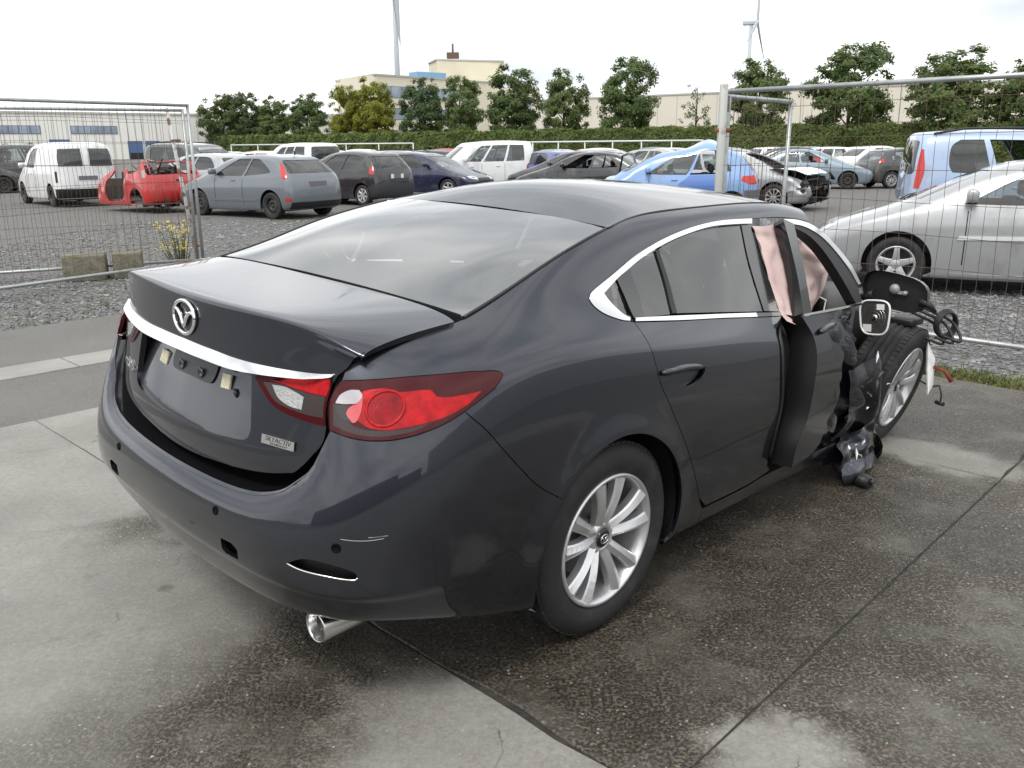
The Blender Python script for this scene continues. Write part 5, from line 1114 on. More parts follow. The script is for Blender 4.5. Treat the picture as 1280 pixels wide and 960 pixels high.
P_ = {k: paint_mat(k + '_car_paint', c, m) for k, (c, m) in dict(white=((.74, .75, .75), 0), silver=((.40, .41, .42), .45), bluegrey=((.145, .165, .185), .3), black=((.016, .017, .020), .1), navy=((.020, .026, .060), .2), blue=((.055, .075, .26), .1), skyblue=((.20, .33, .58), .05), paleblue=((.38, .48, .66), .2), red=((.46, .022, .022), 0), darkgrey=((.055, .058, .062), .35), steelblue=((.20, .26, .31), .35), green=((.07, .085, .08), .1), cream=((.62, .62, .60), 0), doorblue=((.08, .17, .46), .1)).items()}
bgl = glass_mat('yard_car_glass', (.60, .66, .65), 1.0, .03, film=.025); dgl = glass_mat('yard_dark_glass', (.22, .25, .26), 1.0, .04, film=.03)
tailr = mat('yard_tail_lamp', (.50, .022, .018), .2, coat=.6); headl = mat('yard_head_lamp', (.60, .62, .62), .12, metal=.3, coat=.8); hubc = mat('wheel_trim_silver', (.46, .46, .47), .35, metal=.5, var=(20, .1)); steelw = mat('steel_wheel', (.03, .03, .03), .5, wear=((.10, .055, .035), 12, .5, .75)); plate_m = mat('old_plate', (.16, .15, .17), .5)
_wp = {}
def yard_wheel(parent, loc, left, R, kind):
    """tyre and rim of a yard car; meshes shared between wheels of one kind"""
    key = (round(R, 3), kind)
    if key not in _wp:
        t = MB(); q = R * .66; t.lathe([(q - .01, -.07), (q + .02, -.088), (R - .05, -.097), (R - .012, -.088), (R, -.068), (R, .068), (R - .012, .088), (q, .08)], 'y', 30)
        r = MB(); r.lathe([(q + .004, -.080), (q - .004, -.090), (q - .016, -.080), (q - .03, -.03), (q - .03, .05)], 'y', 30); bd_ = MB(); bd_.lathe([(q - .028, -.015), (.0001, -.015)], 'y', 24)
        h = {'five': 5, 'six': 6, 'ten': 10, 'cover': 9, 'steel': 0, 'wide': 5, 'petal': 7}[kind]
        if h:
            w0, w1 = {5: (.040, .045), 6: (.03, .035), 10: (.016, .020), 9: (.030, .042), 7: (.03, .04)}[h]
            if kind == 'wide': w0, w1 = .052, .030
            s = spokes(h, .02, q - .008, w0, w1, -.065, -.080, [math.pi / 2 + 2 * math.pi * i / h for i in range(h)], .004)
            r.V += []; r.add(s.V, s.F, False); r.lathe([(.06, -.05), (.06, -.070), (.045, -.078), (.0001, -.078)], 'y', 18)
        else: r.lathe([(q - .03, -.015), (.12, -.05), (.075, -.055), (.07, -.035), (.0001, -.035)], 'y', 24); r.lathe([(.035, -.035), (.035, -.06), (.0001, -.06)], 'y', 14)
        w = bpy.data.objects.new('wheel', None); a = t.build('tyre', rubber, w); b = r.build('rim', steelw if kind == 'steel' else hubc, w); bd_.build('brake_disc', blackp if kind != 'cover' else hubc, w); COL.objects.link(w); _wp[key] = w; first = True
    else: w = copy_tree(_wp[key])
    w.parent = parent; w.matrix_local = Matrix.Translation(loc) @ (Matrix.Rotation(math.pi, 4, 'Z') if left else Matrix())
    return w
def rect(u0, u1, v0, v1): return [[(u0, v0), (u1, v0)], [(u1, v0), (u1, v1)], [(u1, v1), (u0, v1)], [(u0, v1), (u0, v0)]]
def junk(name, parent, bounds, n_, m, seed=0, big=.16):
    r = random.Random(seed); b = MB(); (x0, x1), (y0, y1), (z0, z1) = bounds
    for i in range(n_):
        c = Vector((r.uniform(x0, x1), r.uniform(y0, y1), r.uniform(z0, z1))); M = Matrix.Translation(c) @ Matrix.Rotation(r.uniform(0, 3), 4, 'Z') @ Matrix.Rotation(r.uniform(-.7, .7), 4, 'X')
        if r.random() < .6: a = [r.uniform(.02, big) for _ in range(3)]; b.box(-a[0], a[0], -a[1], a[1], -a[2] * .6, a[2] * .6, M)
        else: b.tube([M @ Vector((0, 0, 0)), M @ Vector((r.uniform(-.2, .2), r.uniform(-.2, .2), r.uniform(-.1, .1))), M @ Vector((r.uniform(-.3, .3), r.uniform(-.3, .3), r.uniform(-.15, .15)))], r.uniform(.012, .035), 6)
    o = b.build(name, m, parent); o['kind'] = 'stuff'; return o
def yard_car(name, kind, label, x, y, yaw, paint_, cat='car', glass=None, wheel='cover', doors=(7.05,), lamps='low', step=.34, wins=None, bumper=None, noside=False, cut=None, post=None, seats=True, tail=True, wheels=(0, 1, 2, 3), lower=True, noglass=(), z=0., tilt=0., parts=True, rack=False, body_name='body', plate=True, rearwin=True, rstyle=None, wheelR=None):
    sp = CARS[kind]; rows = sp['rows']; S = car_surface(rows, post); glass = glass or bgl; R = wheelR or sp['R']; wb = sp['wb']; W = rows[2][2]
    e = empty(name, label, cat, (x, y, -.03 + z), 0, group='vehicles parked in the breaker\'s yard'); e.rotation_euler = (tilt, 0, math.radians(yaw))
    u0, u1 = sp['win']; um = [u0] + list(doors) + [u1]
    a_r = circle_uv(S, 0, R + .01, R + .055, (4.4, 1.2), -25, 205, 24, .03); a_f = circle_uv(S, wb, R + .01, R + .055, (10.3, 1.2), -25, 205, 24, .03)
    side = []
    for i in range(len(um) - 1):
        a, b = um[i] + (.0 if i == 0 else .10), um[i + 1] - .10
        top = 5.72
        if i == 0 and kind in ('hatch', 'small', 'saloon') : side.append([[(a + .30, 4.14), (b, 4.12)], [(b, 4.12), (b, top)], [(b, top), (a + .55, top - .10), (a + .18, 5.0), (a + .16, 4.4), (a + .30, 4.14)]])
        elif i == len(um) - 2: side.append([[(a, 4.12), (b, 4.14)], [(b, 4.14), (b - .05, 5.0), (b - .28, top)], [(b - .28, top), (a, top)], [(a, top), (a, 4.12)]])
        else: side.append(rect(a, b, 4.12, top))
    if wins: side = wins
    holes = [] if noside else [loop(q, .5) for q in side]
    v4, v5 = (4.14, 5.78)
    rw = [(0, v4), (2.0, v4), (2.55, v4 + .15)], [(2.55, v4 + .15), (2.52, v5 - .25)], [(2.52, v5 - .25), (2.2, v5 - .05), (0, v5)]
    wsn = [(14, v4 - .02), (12.4, v4 - .02), (11.55, v4 + .12)], [(11.55, v4 + .12), (11.6, v5 - .15)], [(11.6, v5 - .15), (12.0, v5), (14, v5)]
    vmax = S.nv - 1; uf = 14 if cut is None else cut
    o = [[(0, .02), (0, v4)]] + ([list(q) for q in rw] if rearwin else []) + [[(0, v5), (0, vmax)], [(0, vmax), (uf, vmax)]]
    if cut is None: o += [[(14, vmax), (14, v5)]] + [list(q)[::-1] for q in wsn[::-1]] + [[(14, v4), (14, .02)]]
    else: o += [[(uf, vmax), (uf, 5.6)], [(uf, 5.6), (uf + .02, 4.2)], [(uf, 4.2), (uf, .02)]]
    o += [[(uf, .02), a_f[0]]] if uf > 11.2 else [[(uf, .02), (6.0, .02)]]
    if uf > 11.2: o += [a_f, [a_f[-1], a_r[0]]]
    else: o += [[(6.0, .02), a_r[0]]]
    o += [a_r, [a_r[-1], (0, .02)]]
    bd = panel(body_name, S, loop(o, .5, 4), paint_, e, holes=holes, step=step, mirror='both', rim=.03, gap=0)
    for mir in (None, 'only'):
        for i, q in enumerate(side):
            if not noside and i not in noglass: panel('side_window', S, loop(q, .5, 4), glass, e, step=.5, off=-.012, rim=0, gap=-.008, mirror=mir)
    if rearwin: panel('rear_window', S, loop([list(q) for q in rw] + [[(0, v5), (0, v4)]], .5, 4), glass, e, step=.5, off=-.008, rim=0, gap=-.008, mirror='both')
    if cut is None and 'front' not in noglass: panel('windscreen', S, loop([list(q) for q in wsn] + [[(14, v5), (14, v4)]], .5, 4), glass, e, step=.5, off=-.008, rim=0, gap=-.008, mirror='both')
    if parts:
        hi = {'low': (2.9, 3.75, 2.3, 4.1), 'high': (3.5, 5.5, 2.95, 3.75), 'mid': (3.1, 4.3, 2.5, 4.0)}[lamps]
        lo = [[(hi[2], hi[0]), (hi[3] - .5, hi[0])], [(hi[3] - .5, hi[0]), (hi[3], hi[0] + .35), (hi[3] - .15, hi[1])], [(hi[3] - .15, hi[1]), (hi[2], hi[1])], [(hi[2], hi[1]), (hi[2], hi[0])]]
        if rstyle: lo = rstyle
        for mir in (None, 'only'):
            if tail: panel('tail_lamp', S, loop(lo, .4, 4), tailr, e, step=.3, off=.006, rim=.012, gap=0, mirror=mir)
            if cut is None: panel('head_lamp', S, loop([[(11.75, 2.72), (12.9, 2.5)], [(12.9, 2.5), (13.0, 2.85), (12.7, 3.02)], [(12.7, 3.02), (11.7, 3.0)], [(11.7, 3.0), (11.75, 2.72)]], .4, 4), headl, e, step=.3, off=.006, rim=.012, gap=0, mirror=mir)
            for d in list(doors) + [None]:     # upright door shut lines
                xd = S(d, 4.1)[0][0] if d else wb - .66; Pn = []; gq = (d or 9.2, 3.9)
                for zz_ in np.linspace(rows[4][4] - .03, .34, 7): gq = inv(S, (0, 2), (xd, zz_), gq); Pn.append(S(*gq)[0] + S.normal(*gq)[0] * .0005)
                if mir: Pn = [p * [1, -1, 1] for p in Pn]
                MB().tube(Pn, .006, 4, cap=False).build('door_gap', blackp, e)
            for d in list(doors):
                p = S(d + .35, 3.55)[0]; n_ = S.normal(d + .35, 3.55)[0]
                if mir: p = p * [1, -1, 1]; n_ = n_ * [1, -1, 1]
                MB().tube([p + n_ * .012 - [.07, 0, 0], p + n_ * .018, p + n_ * .012 + [.07, 0, 0]], [.010, .013, .010], 6).build('door_handle', bumper or paint_, e)
            if cut is None:
                p = S(9.55, 4.2)[0]; n_ = S.normal(9.55, 4.2)[0]; sg = 1
                if mir: p = p * [1, -1, 1]; n_ = n_ * [1, -1, 1]; sg = -1
                c = p + n_ * .12; rbox('door_mirror', c[0] - .06, c[0] + .06, c[1] - .10, c[1] + .10, c[2] - .03, c[2] + .11, bumper or paint_, e, .04, 3)
        if bumper:
            panel('rear_bumper', S, loop([[(0, .5), (0, 2.35)], [(0, 2.35), (3.6, 2.35)], [(3.6, 2.35), (3.75, .6)], [(3.75, .6), (0, .5)]], .5), bumper, e, step=.4, off=.012, rim=.02, gap=0, mirror='both')
            if cut is None: panel('front_bumper', S, loop([[(14, .5), (14, 2.2)], [(14, 2.2), (11.6, 2.2)], [(11.6, 2.2), (11.5, .6)], [(11.5, .6), (14, .5)]], .5), bumper, e, step=.4, off=.012, rim=.02, gap=0, mirror='both')
        if plate: c = S(0, 3.0)[0]; MB().box(c[0] - .02, c[0] + .01, -.26, .26, c[2] - .055, c[2] + .055).build('number_plate', plate_m, e)
        if cut is None: panel('grille', S, loop([[(14, 2.3), (14, 2.75)], [(14, 2.75), (13.0, 2.7)], [(13.0, 2.7), (13.1, 2.3)], [(13.1, 2.3), (14, 2.3)]], .4), blackp, e, step=.4, off=.008, rim=.01, gap=0, mirror='both')
    # cabin
    b = MB(); b.box(rows[0][0] + .15, rows[0][1] - .15 if cut is None else 2.0, -W + .12, W - .12, .20, .30); b.box(rows[4][0] + .25, rows[4][1] - .1, -W + .14, W - .14, .45, .50)
    b.box(rows[4][1] - .65, rows[4][1] - .2, -W + .14, W - .14, .5, .93); b.build('floor_pan', blackp, e)
    if seats:
        for sx, sy in ((.55, 0), (1.45, .36), (1.45, -.36)):
            wy = .60 if sy == 0 else .24
            s_ = rbox('seat', sx - .10, sx + .10, sy - wy, sy + wy, .45, 1.02, inter, e, .05, 2)
            for hy in ((-.34, .34) if sy == 0 else (0,)): rbox('headrest', sx - .17, sx - .05, sy + hy - .12, sy + hy + .12, 1.03, 1.20, inter, s_, .04, 2)
    for i in wheels:
        lx, sg = ((0, -1), (0, 1), (wb, -1), (wb, 1))[i]; yard_wheel(e, (lx, sg * (W - .105), R), sg > 0, R, wheel)
        V = []; F = []
        for k_ in range(15):
            t = math.radians(-20 + 220 * k_ / 14)
            for yy in (W - .02, W - .30): V.append((lx + (R + .06) * math.cos(t), sg * yy, R + .01 + (R + .06) * math.sin(t)))
            V.append((lx, sg * (W - .30), R))
        for k_ in range(14):
            for j in range(2): a = k_ * 3 + j; F.append((a, a + 1, a + 4, a + 3))
        mesh_ob('wheel_house', V, F, blackp, e)
    if rack:
        for s in (-1, 1):
            Pn = [(rows[6][0] + .25 + t * (rows[6][1] - rows[6][0] - .35), s * (rows[6][2] - .02), (rows[6][3] + rows[6][4]) / 2 + .02 + .075 * min(1, 5 * t, 5 * (1 - t))) for t in np.linspace(0, 1, 11)]
            MB().tube(Pn, .018, 8).build('roof_rail', blackp, e)
    return e, S
def dent(amp, sc, x0, x1, z0=.3, roof=None):
    def f(p):
        p = p.copy()
        for i in range(len(p)):
            x, y, z = p[i]; k = min(max((x - x0) / max(x1 - x0, .01), 0), 1) * (z > z0)
            if k > 0:
                q = Vector((x * 3, y * 3, z * 3)); p[i, 1] += amp * k * mnoise.noise(q) * sc; p[i, 2] += amp * k * mnoise.noise(q + Vector((7, 3, 1))) * sc; p[i, 0] += amp * k * .6 * (mnoise.noise(q + Vector((2, 9, 5))) - .4)
            if roof and z > 1.05: p[i, 2] += roof[1] * math.exp(-((x - roof[0]) / roof[2]) ** 2) * (1 - .55 * abs(y) / .7) * min(1, (z - 1.05) / .25)
        return p
    return f
# ---- nearest: silver hatchback behind the right fence
e, S = yard_car('silver_hatchback', 'hatch', 'silver hatchback with five-spoke wheels standing right behind the mesh fence', 7.05, 9.30, 155, P_['silver'], wheel='wide', doors=(6.6,), step=.16)
for mir in (None, 'only'):
    panel('side_moulding', S, loop(rect(5.35, 8.15, 2.45, 2.60), .4), mat('moulding_silver', (.58, .59, .60), .35), e, step=.4, off=.012, rim=.012, gap=0, mirror=mir)
    panel('sill_trim', S, loop(rect(5.5, 8.25, .95, 1.15), .4), P_['silver'], e, step=.4, off=.014, rim=.014, gap=0, mirror=mir)
    panel('bumper_strip', S, loop(rect(12.0, 13.6, 2.0, 2.2), .3), mat('moulding_silver', (.5, .5, .5)), e, step=.3, off=.016, rim=.014, gap=0, mirror=mir)
MB().tube([S(14, 4.0)[0] + [-.05, .3, .03], S(13, 4.0)[0] + [-.10, .05, .05], S(12.2, 4.05)[0] + [-.12, 0, .05]], .008, 6).build('wiper', blackp, e)
b = MB(); b.tube([(1.98 - .06 * math.sin(t), .36 + .18 * math.cos(t), .98 + .16 * math.sin(t)) for t in np.linspace(0, 6.28, 21)], .014, 6, cap=False); b.build('steering_wheel', interg, e)
# ---- pale blue van with roof rails
e, S = yard_car('pale_blue_van', 'van', 'light blue people carrier van with black roof rails and a tall red tail lamp', 7.30, 14.7, -17, P_['paleblue'], cat='van', wheel='five', doors=(6.2, 8.0), glass=dgl, step=.2, lamps='high', rack=True, noglass=(1,),
    wins=[[[(4.75, 4.30), (6.05, 4.25)], [(6.05, 4.25), (6.05, 5.72)], [(6.05, 5.72), (5.0, 5.72)], [(5.0, 5.72), (4.66, 5.4), (4.62, 4.7), (4.75, 4.30)]], rect(6.3, 7.9, 4.2, 5.72), [[(8.1, 4.2), (9.5, 4.2)], [(9.5, 4.2), (9.45, 5.0), (9.2, 5.72)], [(9.2, 5.72), (8.1, 5.72)], [(8.1, 5.72), (8.1, 4.2)]]],
    rstyle=[[(2.75, 3.35), (3.35, 3.35)], [(3.35, 3.35), (3.55, 4.4), (3.20, 5.3)], [(3.20, 5.3), (2.9, 5.3)], [(2.9, 5.3), (2.75, 3.35)]])
P = [S(u, v)[0] + S.normal(u, v)[0] * .001 for u, v in [(4.75 + .30 * math.cos(t), 3.55 + .28 * math.sin(t)) for t in np.linspace(0, 6.28, 20)]]; MB().tube(P, .004, 4, cap=False).build('fuel_flap_gap', blackp, e)
# ---- blue hatchback with crushed, peaked roof and its front door torn open
e, S = yard_car('blue_wrecked_hatchback', 'small', 'sky blue hatchback with its roof crushed into a peak, beside the rusty post', 4.98, 19.9, 169, P_['skyblue'], wheel='five', doors=(7.1,), step=.11, post=dent(.05, 1.6, 1.6, 2.6, .3, (.50, .22, .36)), noglass=(1,),
    wins=[[[(4.55, 4.35), (5.15, 4.30)], [(5.15, 4.30), (5.2, 5.45)], [(5.2, 5.45), (4.72, 5.15), (4.55, 4.35)]], rect(5.35, 7.0, 4.12, 5.70), [[(7.2, 4.12), (9.65, 4.14)], [(9.65, 4.14), (9.55, 5.0), (9.3, 5.7)], [(9.3, 5.7), (7.2, 5.7)], [(7.2, 5.7), (7.2, 4.12)]]])
for mir in (None, 'only'): panel('rear_door', S, loop([[(5.3, 1.6), (6.98, 1.4)], [(6.98, 1.4), (6.98, 4.08)], [(6.98, 4.08), (5.32, 4.08)], [(5.32, 4.08), (5.05, 3.2), (5.3, 1.6)]], .4), P_['doorblue'], e, step=.3, off=.008, rim=.02, gap=.006, mirror=mir)
panel('rear_bumper_strip', S, loop([[(0, 2.05), (0, 2.55)], [(0, 2.55), (4.0, 2.5)], [(4.0, 2.5), (4.0, 2.05)], [(4.0, 2.05), (0, 2.05)]], .4), mat('grey_plastic', (.10, .105, .11), .6), e, step=.4, off=.018, rim=.02, gap=0, mirror='both')
b = MB(); M = Matrix.Translation((2.15, -.84, 0)) @ Matrix.Rotation(math.radians(118), 4, 'Z'); fr_ = [(0, 0, .25), (.0, 0, .95), (-.18, .03, 1.38), (-.55, .05, 1.42), (-.95, .02, 1.40), (-1.0, 0, .95), (-.98, 0, .25)]
o = MB(); pts = [M @ Vector((x, -y, z)) for x, y, z in fr_]
lowv = [M @ Vector(q) for q in ((0, -.02, .28), (0, -.02, .95), (-1.0, -.02, .95), (-.98, -.02, .28), (0, .03, .28), (0, .03, .95), (-1.0, .03, .95), (-.98, .03, .28))]
od = mesh_ob('open_front_door', lowv, [(0, 1, 2, 3), (7, 6, 5, 4), (0, 4, 5, 1), (1, 5, 6, 2), (2, 6, 7, 3), (3, 7, 4, 0)], P_['doorblue'], e)
MB().tube([M @ Vector(q) for q in ((0, 0, .95), (-.10, .02, 1.2), (-.30, .04, 1.42), (-.60, .05, 1.44), (-.90, .03, 1.38), (-1.0, 0, .95))], .028, 8).build('window_frame', P_['navy'], od)
mesh_ob('door_glass', [M @ Vector(q) for q in ((0, 0, .96), (-.10, .02, 1.2), (-.30, .04, 1.40), (-.60, .05, 1.42), (-.90, .03, 1.36), (-1.0, 0, .96))], [(0, 1, 2, 3, 4, 5)], bgl, od)
junk('torn_interior', e, ((1.2, 2.3), (-.55, .5), (.6, 1.15)), 26, blackp, 3)
# ---- silver wreck with its nose torn off
e, S = yard_car('silver_wreck', 'wagon', 'silver car with a smashed nose and crumpled bonnet behind the mesh gate', 5.19, 24.4, -41, P_['silver'], wheel='ten', doors=(6.7,), step=.2, cut=12.3, post=dent(.08, 1.6, 2.2, 3.3, .45), wheelR=.33)
V = []; F = []
for i in range(12):
    for j in range(12):
        x = 2.35 + 1.05 * i / 11; yy = -.72 + 1.44 * j / 11; V.append((x, yy * (1 - .12 * i / 11), 1.00 - .10 * (i / 11) ** 2 + .10 * mnoise.noise(Vector((x * 2.2, yy * 2.2, 5))) * (i / 11) + .06 * math.sin(i / 11 * 3.1)))
for i in range(11):
    for j in range(11): a = i * 12 + j; F.append((a, a + 12, a + 13, a + 1))
mesh_ob('bonnet', V, F, P_['white'], e, smooth=True)
junk('engine_parts', e, ((2.75, 3.55), (-.78, .78), (.28, .80)), 110, blackp, 5, .14); rbox('crash_beam', 3.36, 3.46, -.7, .66, .50, .60, steel, e, .02, 1)
# ---- left row
e, S = yard_car('grey_hatchback', 'hatch', 'blue-grey three-door hatchback seen from behind beside the left fence post', -5.15, 21.15, 147, P_['bluegrey'], wheel='steel', doors=(7.0,), step=.2, lamps='high', rstyle=[[(2.7, 3.55), (3.6, 3.55)], [(3.6, 3.55), (3.55, 4.3), (3.05, 5.35)], [(3.05, 5.35), (2.75, 5.3)], [(2.75, 5.3), (2.7, 3.55)]],
    wins=[[[(4.75, 4.35), (6.9, 4.12)], [(6.9, 4.12), (6.9, 5.70)], [(6.9, 5.70), (5.9, 5.66), (5.1, 5.2), (4.66, 4.6), (4.75, 4.35)]], [[(7.1, 4.12), (9.65, 4.14)], [(9.65, 4.14), (9.55, 4.9), (9.1, 5.70)], [(9.1, 5.70), (7.1, 5.70)], [(7.1, 5.70), (7.1, 4.12)]]])
for mir in (None, 'only'):
    panel('reflector', S, loop(rect(2.6, 3.6, 1.75, 2.0), .4), tailr, e, step=.4, off=.008, rim=.01, gap=0, mirror=mir); panel('side_moulding', S, loop(rect(5.4, 8.2, 1.75, 1.92), .4), P_['bluegrey'], e, step=.4, off=.012, rim=.012, gap=0, mirror=mir)
panel('rear_diffuser', S, loop([[(0, .6), (0, 1.6)], [(0, 1.6), (2.6, 1.6)], [(2.6, 1.6), (3.0, .6)], [(3.0, .6), (0, .6)]], .4), blackp, e, step=.4, off=.006, rim=.01, gap=0, mirror='both')
b = MB(); b.box(.0, .04, -.012, .012, 1.46, 1.55); b.build('aerial', blackp, e)
e, S = yard_car('black_hatchback', 'small', 'small black hatchback with red lamps and pale plate marks, next to the blue-grey one', -3.75, 25.6, 143, P_['black'], wheel='petal', doors=(7.0,), step=.22, lamps='high', rstyle=[[(2.7, 3.3), (3.6, 3.3)], [(3.6, 3.3), (3.6, 3.9), (3.2, 4.4)], [(3.2, 4.4), (2.7, 4.2)], [(2.7, 4.2), (2.7, 3.3)]], bumper=mat('dark_bumper', (.035, .037, .042), .45))
c = S(0, 3.0)[0]
for yy in (-.20, .20): MB().box(c[0] - .03, c[0] - .015, yy - .05, yy + .05, c[2] - .06, c[2] + .06).build('plate_mark', white_pl, e)
yard_car('silver_hatchback', 'hatch', 'pale silver car half hidden between the red shell and the blue-grey hatchback', -8.55, 27.2, 150, P_['silver'], wheel='five', step=.34)
e, S = yard_car('white_van', 'van', 'white panel van with two rear door windows behind the left fence', -12.75, 26.0, 134, P_['white'], cat='van', wheel='steel', doors=(7.6,), step=.24, wins=[[[(7.75, 4.15), (9.5, 4.15)], [(9.5, 4.15), (9.45, 5.0), (9.15, 5.72)], [(9.15, 5.72), (7.75, 5.72)], [(7.75, 5.72), (7.75, 4.15)]]], tail=False, rearwin=False)
for mir in (None, 'only'): panel('rear_door_window', S, loop([[(.25, 4.18), (2.35, 4.18)], [(2.35, 4.18), (2.45, 4.9), (2.35, 5.62)], [(2.35, 5.62), (.3, 5.68)], [(.3, 5.68), (.25, 4.18)]], .4), dgl, e, step=.4, off=.006, rim=.01, gap=0, mirror=mir); panel('tail_lamp', S, loop(rect(2.7, 3.2, 2.6, 3.7), .4), blackp, e, step=.4, off=.006, rim=.01, gap=0, mirror=mir)
panel('dark_side_strip', S, loop(rect(5.4, 8.2, 1.7, 2.35), .4), blackp, e, step=.4, off=.010, rim=.012, gap=0); panel('rear_bumper', S, loop([[(0, .6), (0, 2.0)], [(0, 2.0), (3.5, 2.0)], [(3.5, 2.0), (3.6, .6)], [(3.6, .6), (0, .6)]], .4), blackp, e, step=.4, off=.015, rim=.012, gap=0, mirror='both')
# ---- stripped red shell
e = empty('red_car_shell', 'stripped red hatchback shell with no doors or wheels, full of scrap seats', 'car shell', (-9.15, 23.2, -.03), math.radians(140), 'vehicles parked in the breaker\'s yard')
S = car_surface(CARS['small']['rows'], dent(.035, 1.5, -1., .6, .3, None)); CR = CARS['small']
a_r = circle_uv(S, 0, .30, .35, (4.4, 1.2), -25, 205, 20, .03)
dr = []
panel('body', S, loop([[(0, .6), (0, 3.75)], [(0, 3.75), (2.3, 3.75), (2.8, 4.6)], [(2.8, 4.6), (3.0, 5.6), (3.4, 5.2), (4.2, 4.3)], [(4.2, 4.3), (5.6, 4.15), (6.1, 4.7), (6.5, 4.4)], [(6.5, 4.4), (5.7, 3.3), (5.8, 2.0), (6.0, 1.35)], [(6.0, 1.35), (7.7, 1.30)], [(7.7, 1.30), (7.75, 3.0), (7.8, 4.3)], [(7.8, 4.3), (8.2, 4.5), (8.5, 3.7), (8.75, 2.0), (8.8, .4)], [(8.8, .4), (5.4, .25)], [(5.4, .25), a_r[0]], a_r, [a_r[-1], (0, .6)]], .3), P_['red'], e, step=.22, mirror='both', rim=.04, gap=0)
panel('floor_shell', S, loop([[(0, .1), (0, 1.0)], [(0, 1.0), (3.4, 1.0)], [(3.4, 1.0), (3.4, .1)], [(3.4, .1), (0, .1)]], .3), blackp, e, off=-.03, step=.3, mirror='both', rim=0, gap=0)
b = MB(); b.box(-.5, 2.1, -.72, .72, .24, .30); b.box(1.9, 2.1, -.70, .70, .3, .85); b.build('floor_pan', steel, e)
MB().tube([(-.42, -.60, 1.02), (-.25, -.58, 1.28), (.1, -.50, 1.30), (.25, .05, 1.27)], .03, 6).build('bent_roof_frame', P_['red'], e); MB().tube([(-.40, .58, 1.0), (-.1, .5, 1.35), (.3, .1, 1.30)], .025, 6).build('bent_roof_frame', P_['red'], e)
MB().tube([(1.75, -.74, .92), (1.6, -.70, 1.15), (1.5, -.68, 1.10)], .03, 6).build('bent_pillar', P_['red'], e)
junk('scrap_inside', e, ((-.45, .9), (-.55, .55), (.55, 1.18)), 46, blackp, 8, .15); junk('rear_axle_parts', e, ((-.62, .25), (-.70, .70), (.16, .45)), 34, blackp, 9, .11)
for sy in (-.36, .36): rbox('seat_back', 1.0, 1.18, sy - .22, sy + .22, .4, 1.05, inter, e, .05, 2)
for mir in (None, 'only'): panel('lamp_hole', S, loop(rect(2.75, 3.5, 3.4, 4.4), .3), mat('lamp_socket', (.32, .30, .28), .5), e, step=.3, off=.006, rim=.008, gap=0, mirror=mir)
panel('plate_area', S, loop([[(0, 2.95), (0, 3.12)], [(0, 3.12), (.5, 3.12)], [(.5, 3.12), (.5, 2.95)], [(.5, 2.95), (0, 2.95)]], .3), blackp, e, off=.006, rim=.006, gap=0)
# ---- further rows
yard_car('dark_estate', 'van', 'dark olive boxy off-roader with a white card in its windscreen, behind the red shell', -12.6, 33.0, -28, P_['green'], wheel='steel', step=.34, doors=(6.6, 8.0), rack=True, lamps='mid')
b = MB(); b.box(2.02, 2.05, -.60, .45, 1.50, 1.66); o = b.build('white_card', white_pl, [q for q in bpy.data.objects if q.name.startswith('dark_estate')][-1]); o.rotation_euler = (0, 0, 0)
e, S = yard_car('dark_people_carrier', 'van', 'dark grey people carrier with its nose removed at the far left', -20.2, 35.5, 24, P_['darkgrey'], wheel='steel', step=.34, cut=11.5, doors=(6.4, 8.0)); junk('engine_parts', e, ((2.6, 3.2), (-.7, .7), (.3, .8)), 40, blackp, 15)
yard_car('black_estate', 'wagon', 'black estate car cut off by the left edge of the view', -22.2, 33.0, 35, P_['black'], wheel='steel', step=.34)
yard_car('white_van', 'van', 'white high-roofed van with dark rear windows behind the blue-grey hatchback', -8.2, 37.5, 140, P_['white'], cat='van', wheel='steel', doors=(6.3, 8.0), step=.34)
yard_car('navy_car', 'saloon', 'navy blue saloon nosing out from behind the black hatchback', -4.0, 30.4, -28, P_['navy'], wheel='five', step=.3)
yard_car('silver_estate', 'wagon', 'silver estate car with a black open side window, behind the navy saloon', -5.1, 37.0, -24, P_['silver'], wheel='five', step=.34, rack=True, noglass=(1,), doors=(6.2, 8.0))
yard_car('white_van', 'van', 'white van with dark side windows standing across the middle of the yard', .05, 33.0, 196, P_['white'], cat='van', wheel='steel', doors=(6.0, 8.0), step=.26, bumper=None)
yard_car('blue_hatchback', 'hatch', 'royal blue hatchback right of the white van, its rear window facing the camera', 2.0, 31.5, 118, P_['blue'], wheel='five', step=.3)
yard_car('black_coupe', 'saloon', 'low black car without side glass in front of the sky blue wreck', 3.65, 27.0, 160, P_['black'], wheel='five', step=.28, noglass=(0, 1, 'front'), doors=(7.2,))
yard_car('steel_blue_wreck', 'saloon', 'steel blue saloon with a burst airbag behind the smashed silver car', 10.2, 34.1, -17, P_['steelblue'], wheel='steel', step=.28, noglass=(1,), doors=(7.0,))
yard_car('dark_grey_hatchback', 'hatch', 'dark grey hatchback with white alloy wheels left of the light blue van', 14.15, 33.6, 6, P_['darkgrey'], wheel='ten', step=.24, doors=(6.9,), lamps='high', rstyle=[[(2.7, 3.6), (3.9, 3.7)], [(3.9, 3.7), (3.5, 4.3)], [(3.5, 4.3), (2.8, 4.3)], [(2.8, 4.3), (2.7, 3.6)]])
yard_car('white_estate', 'wagon', 'white estate car with red tail lamp behind the steel blue wreck', 17.6, 47.5, 168, P_['white'], wheel='steel', step=.34, lamps='high', doors=(6.0, 8.0))
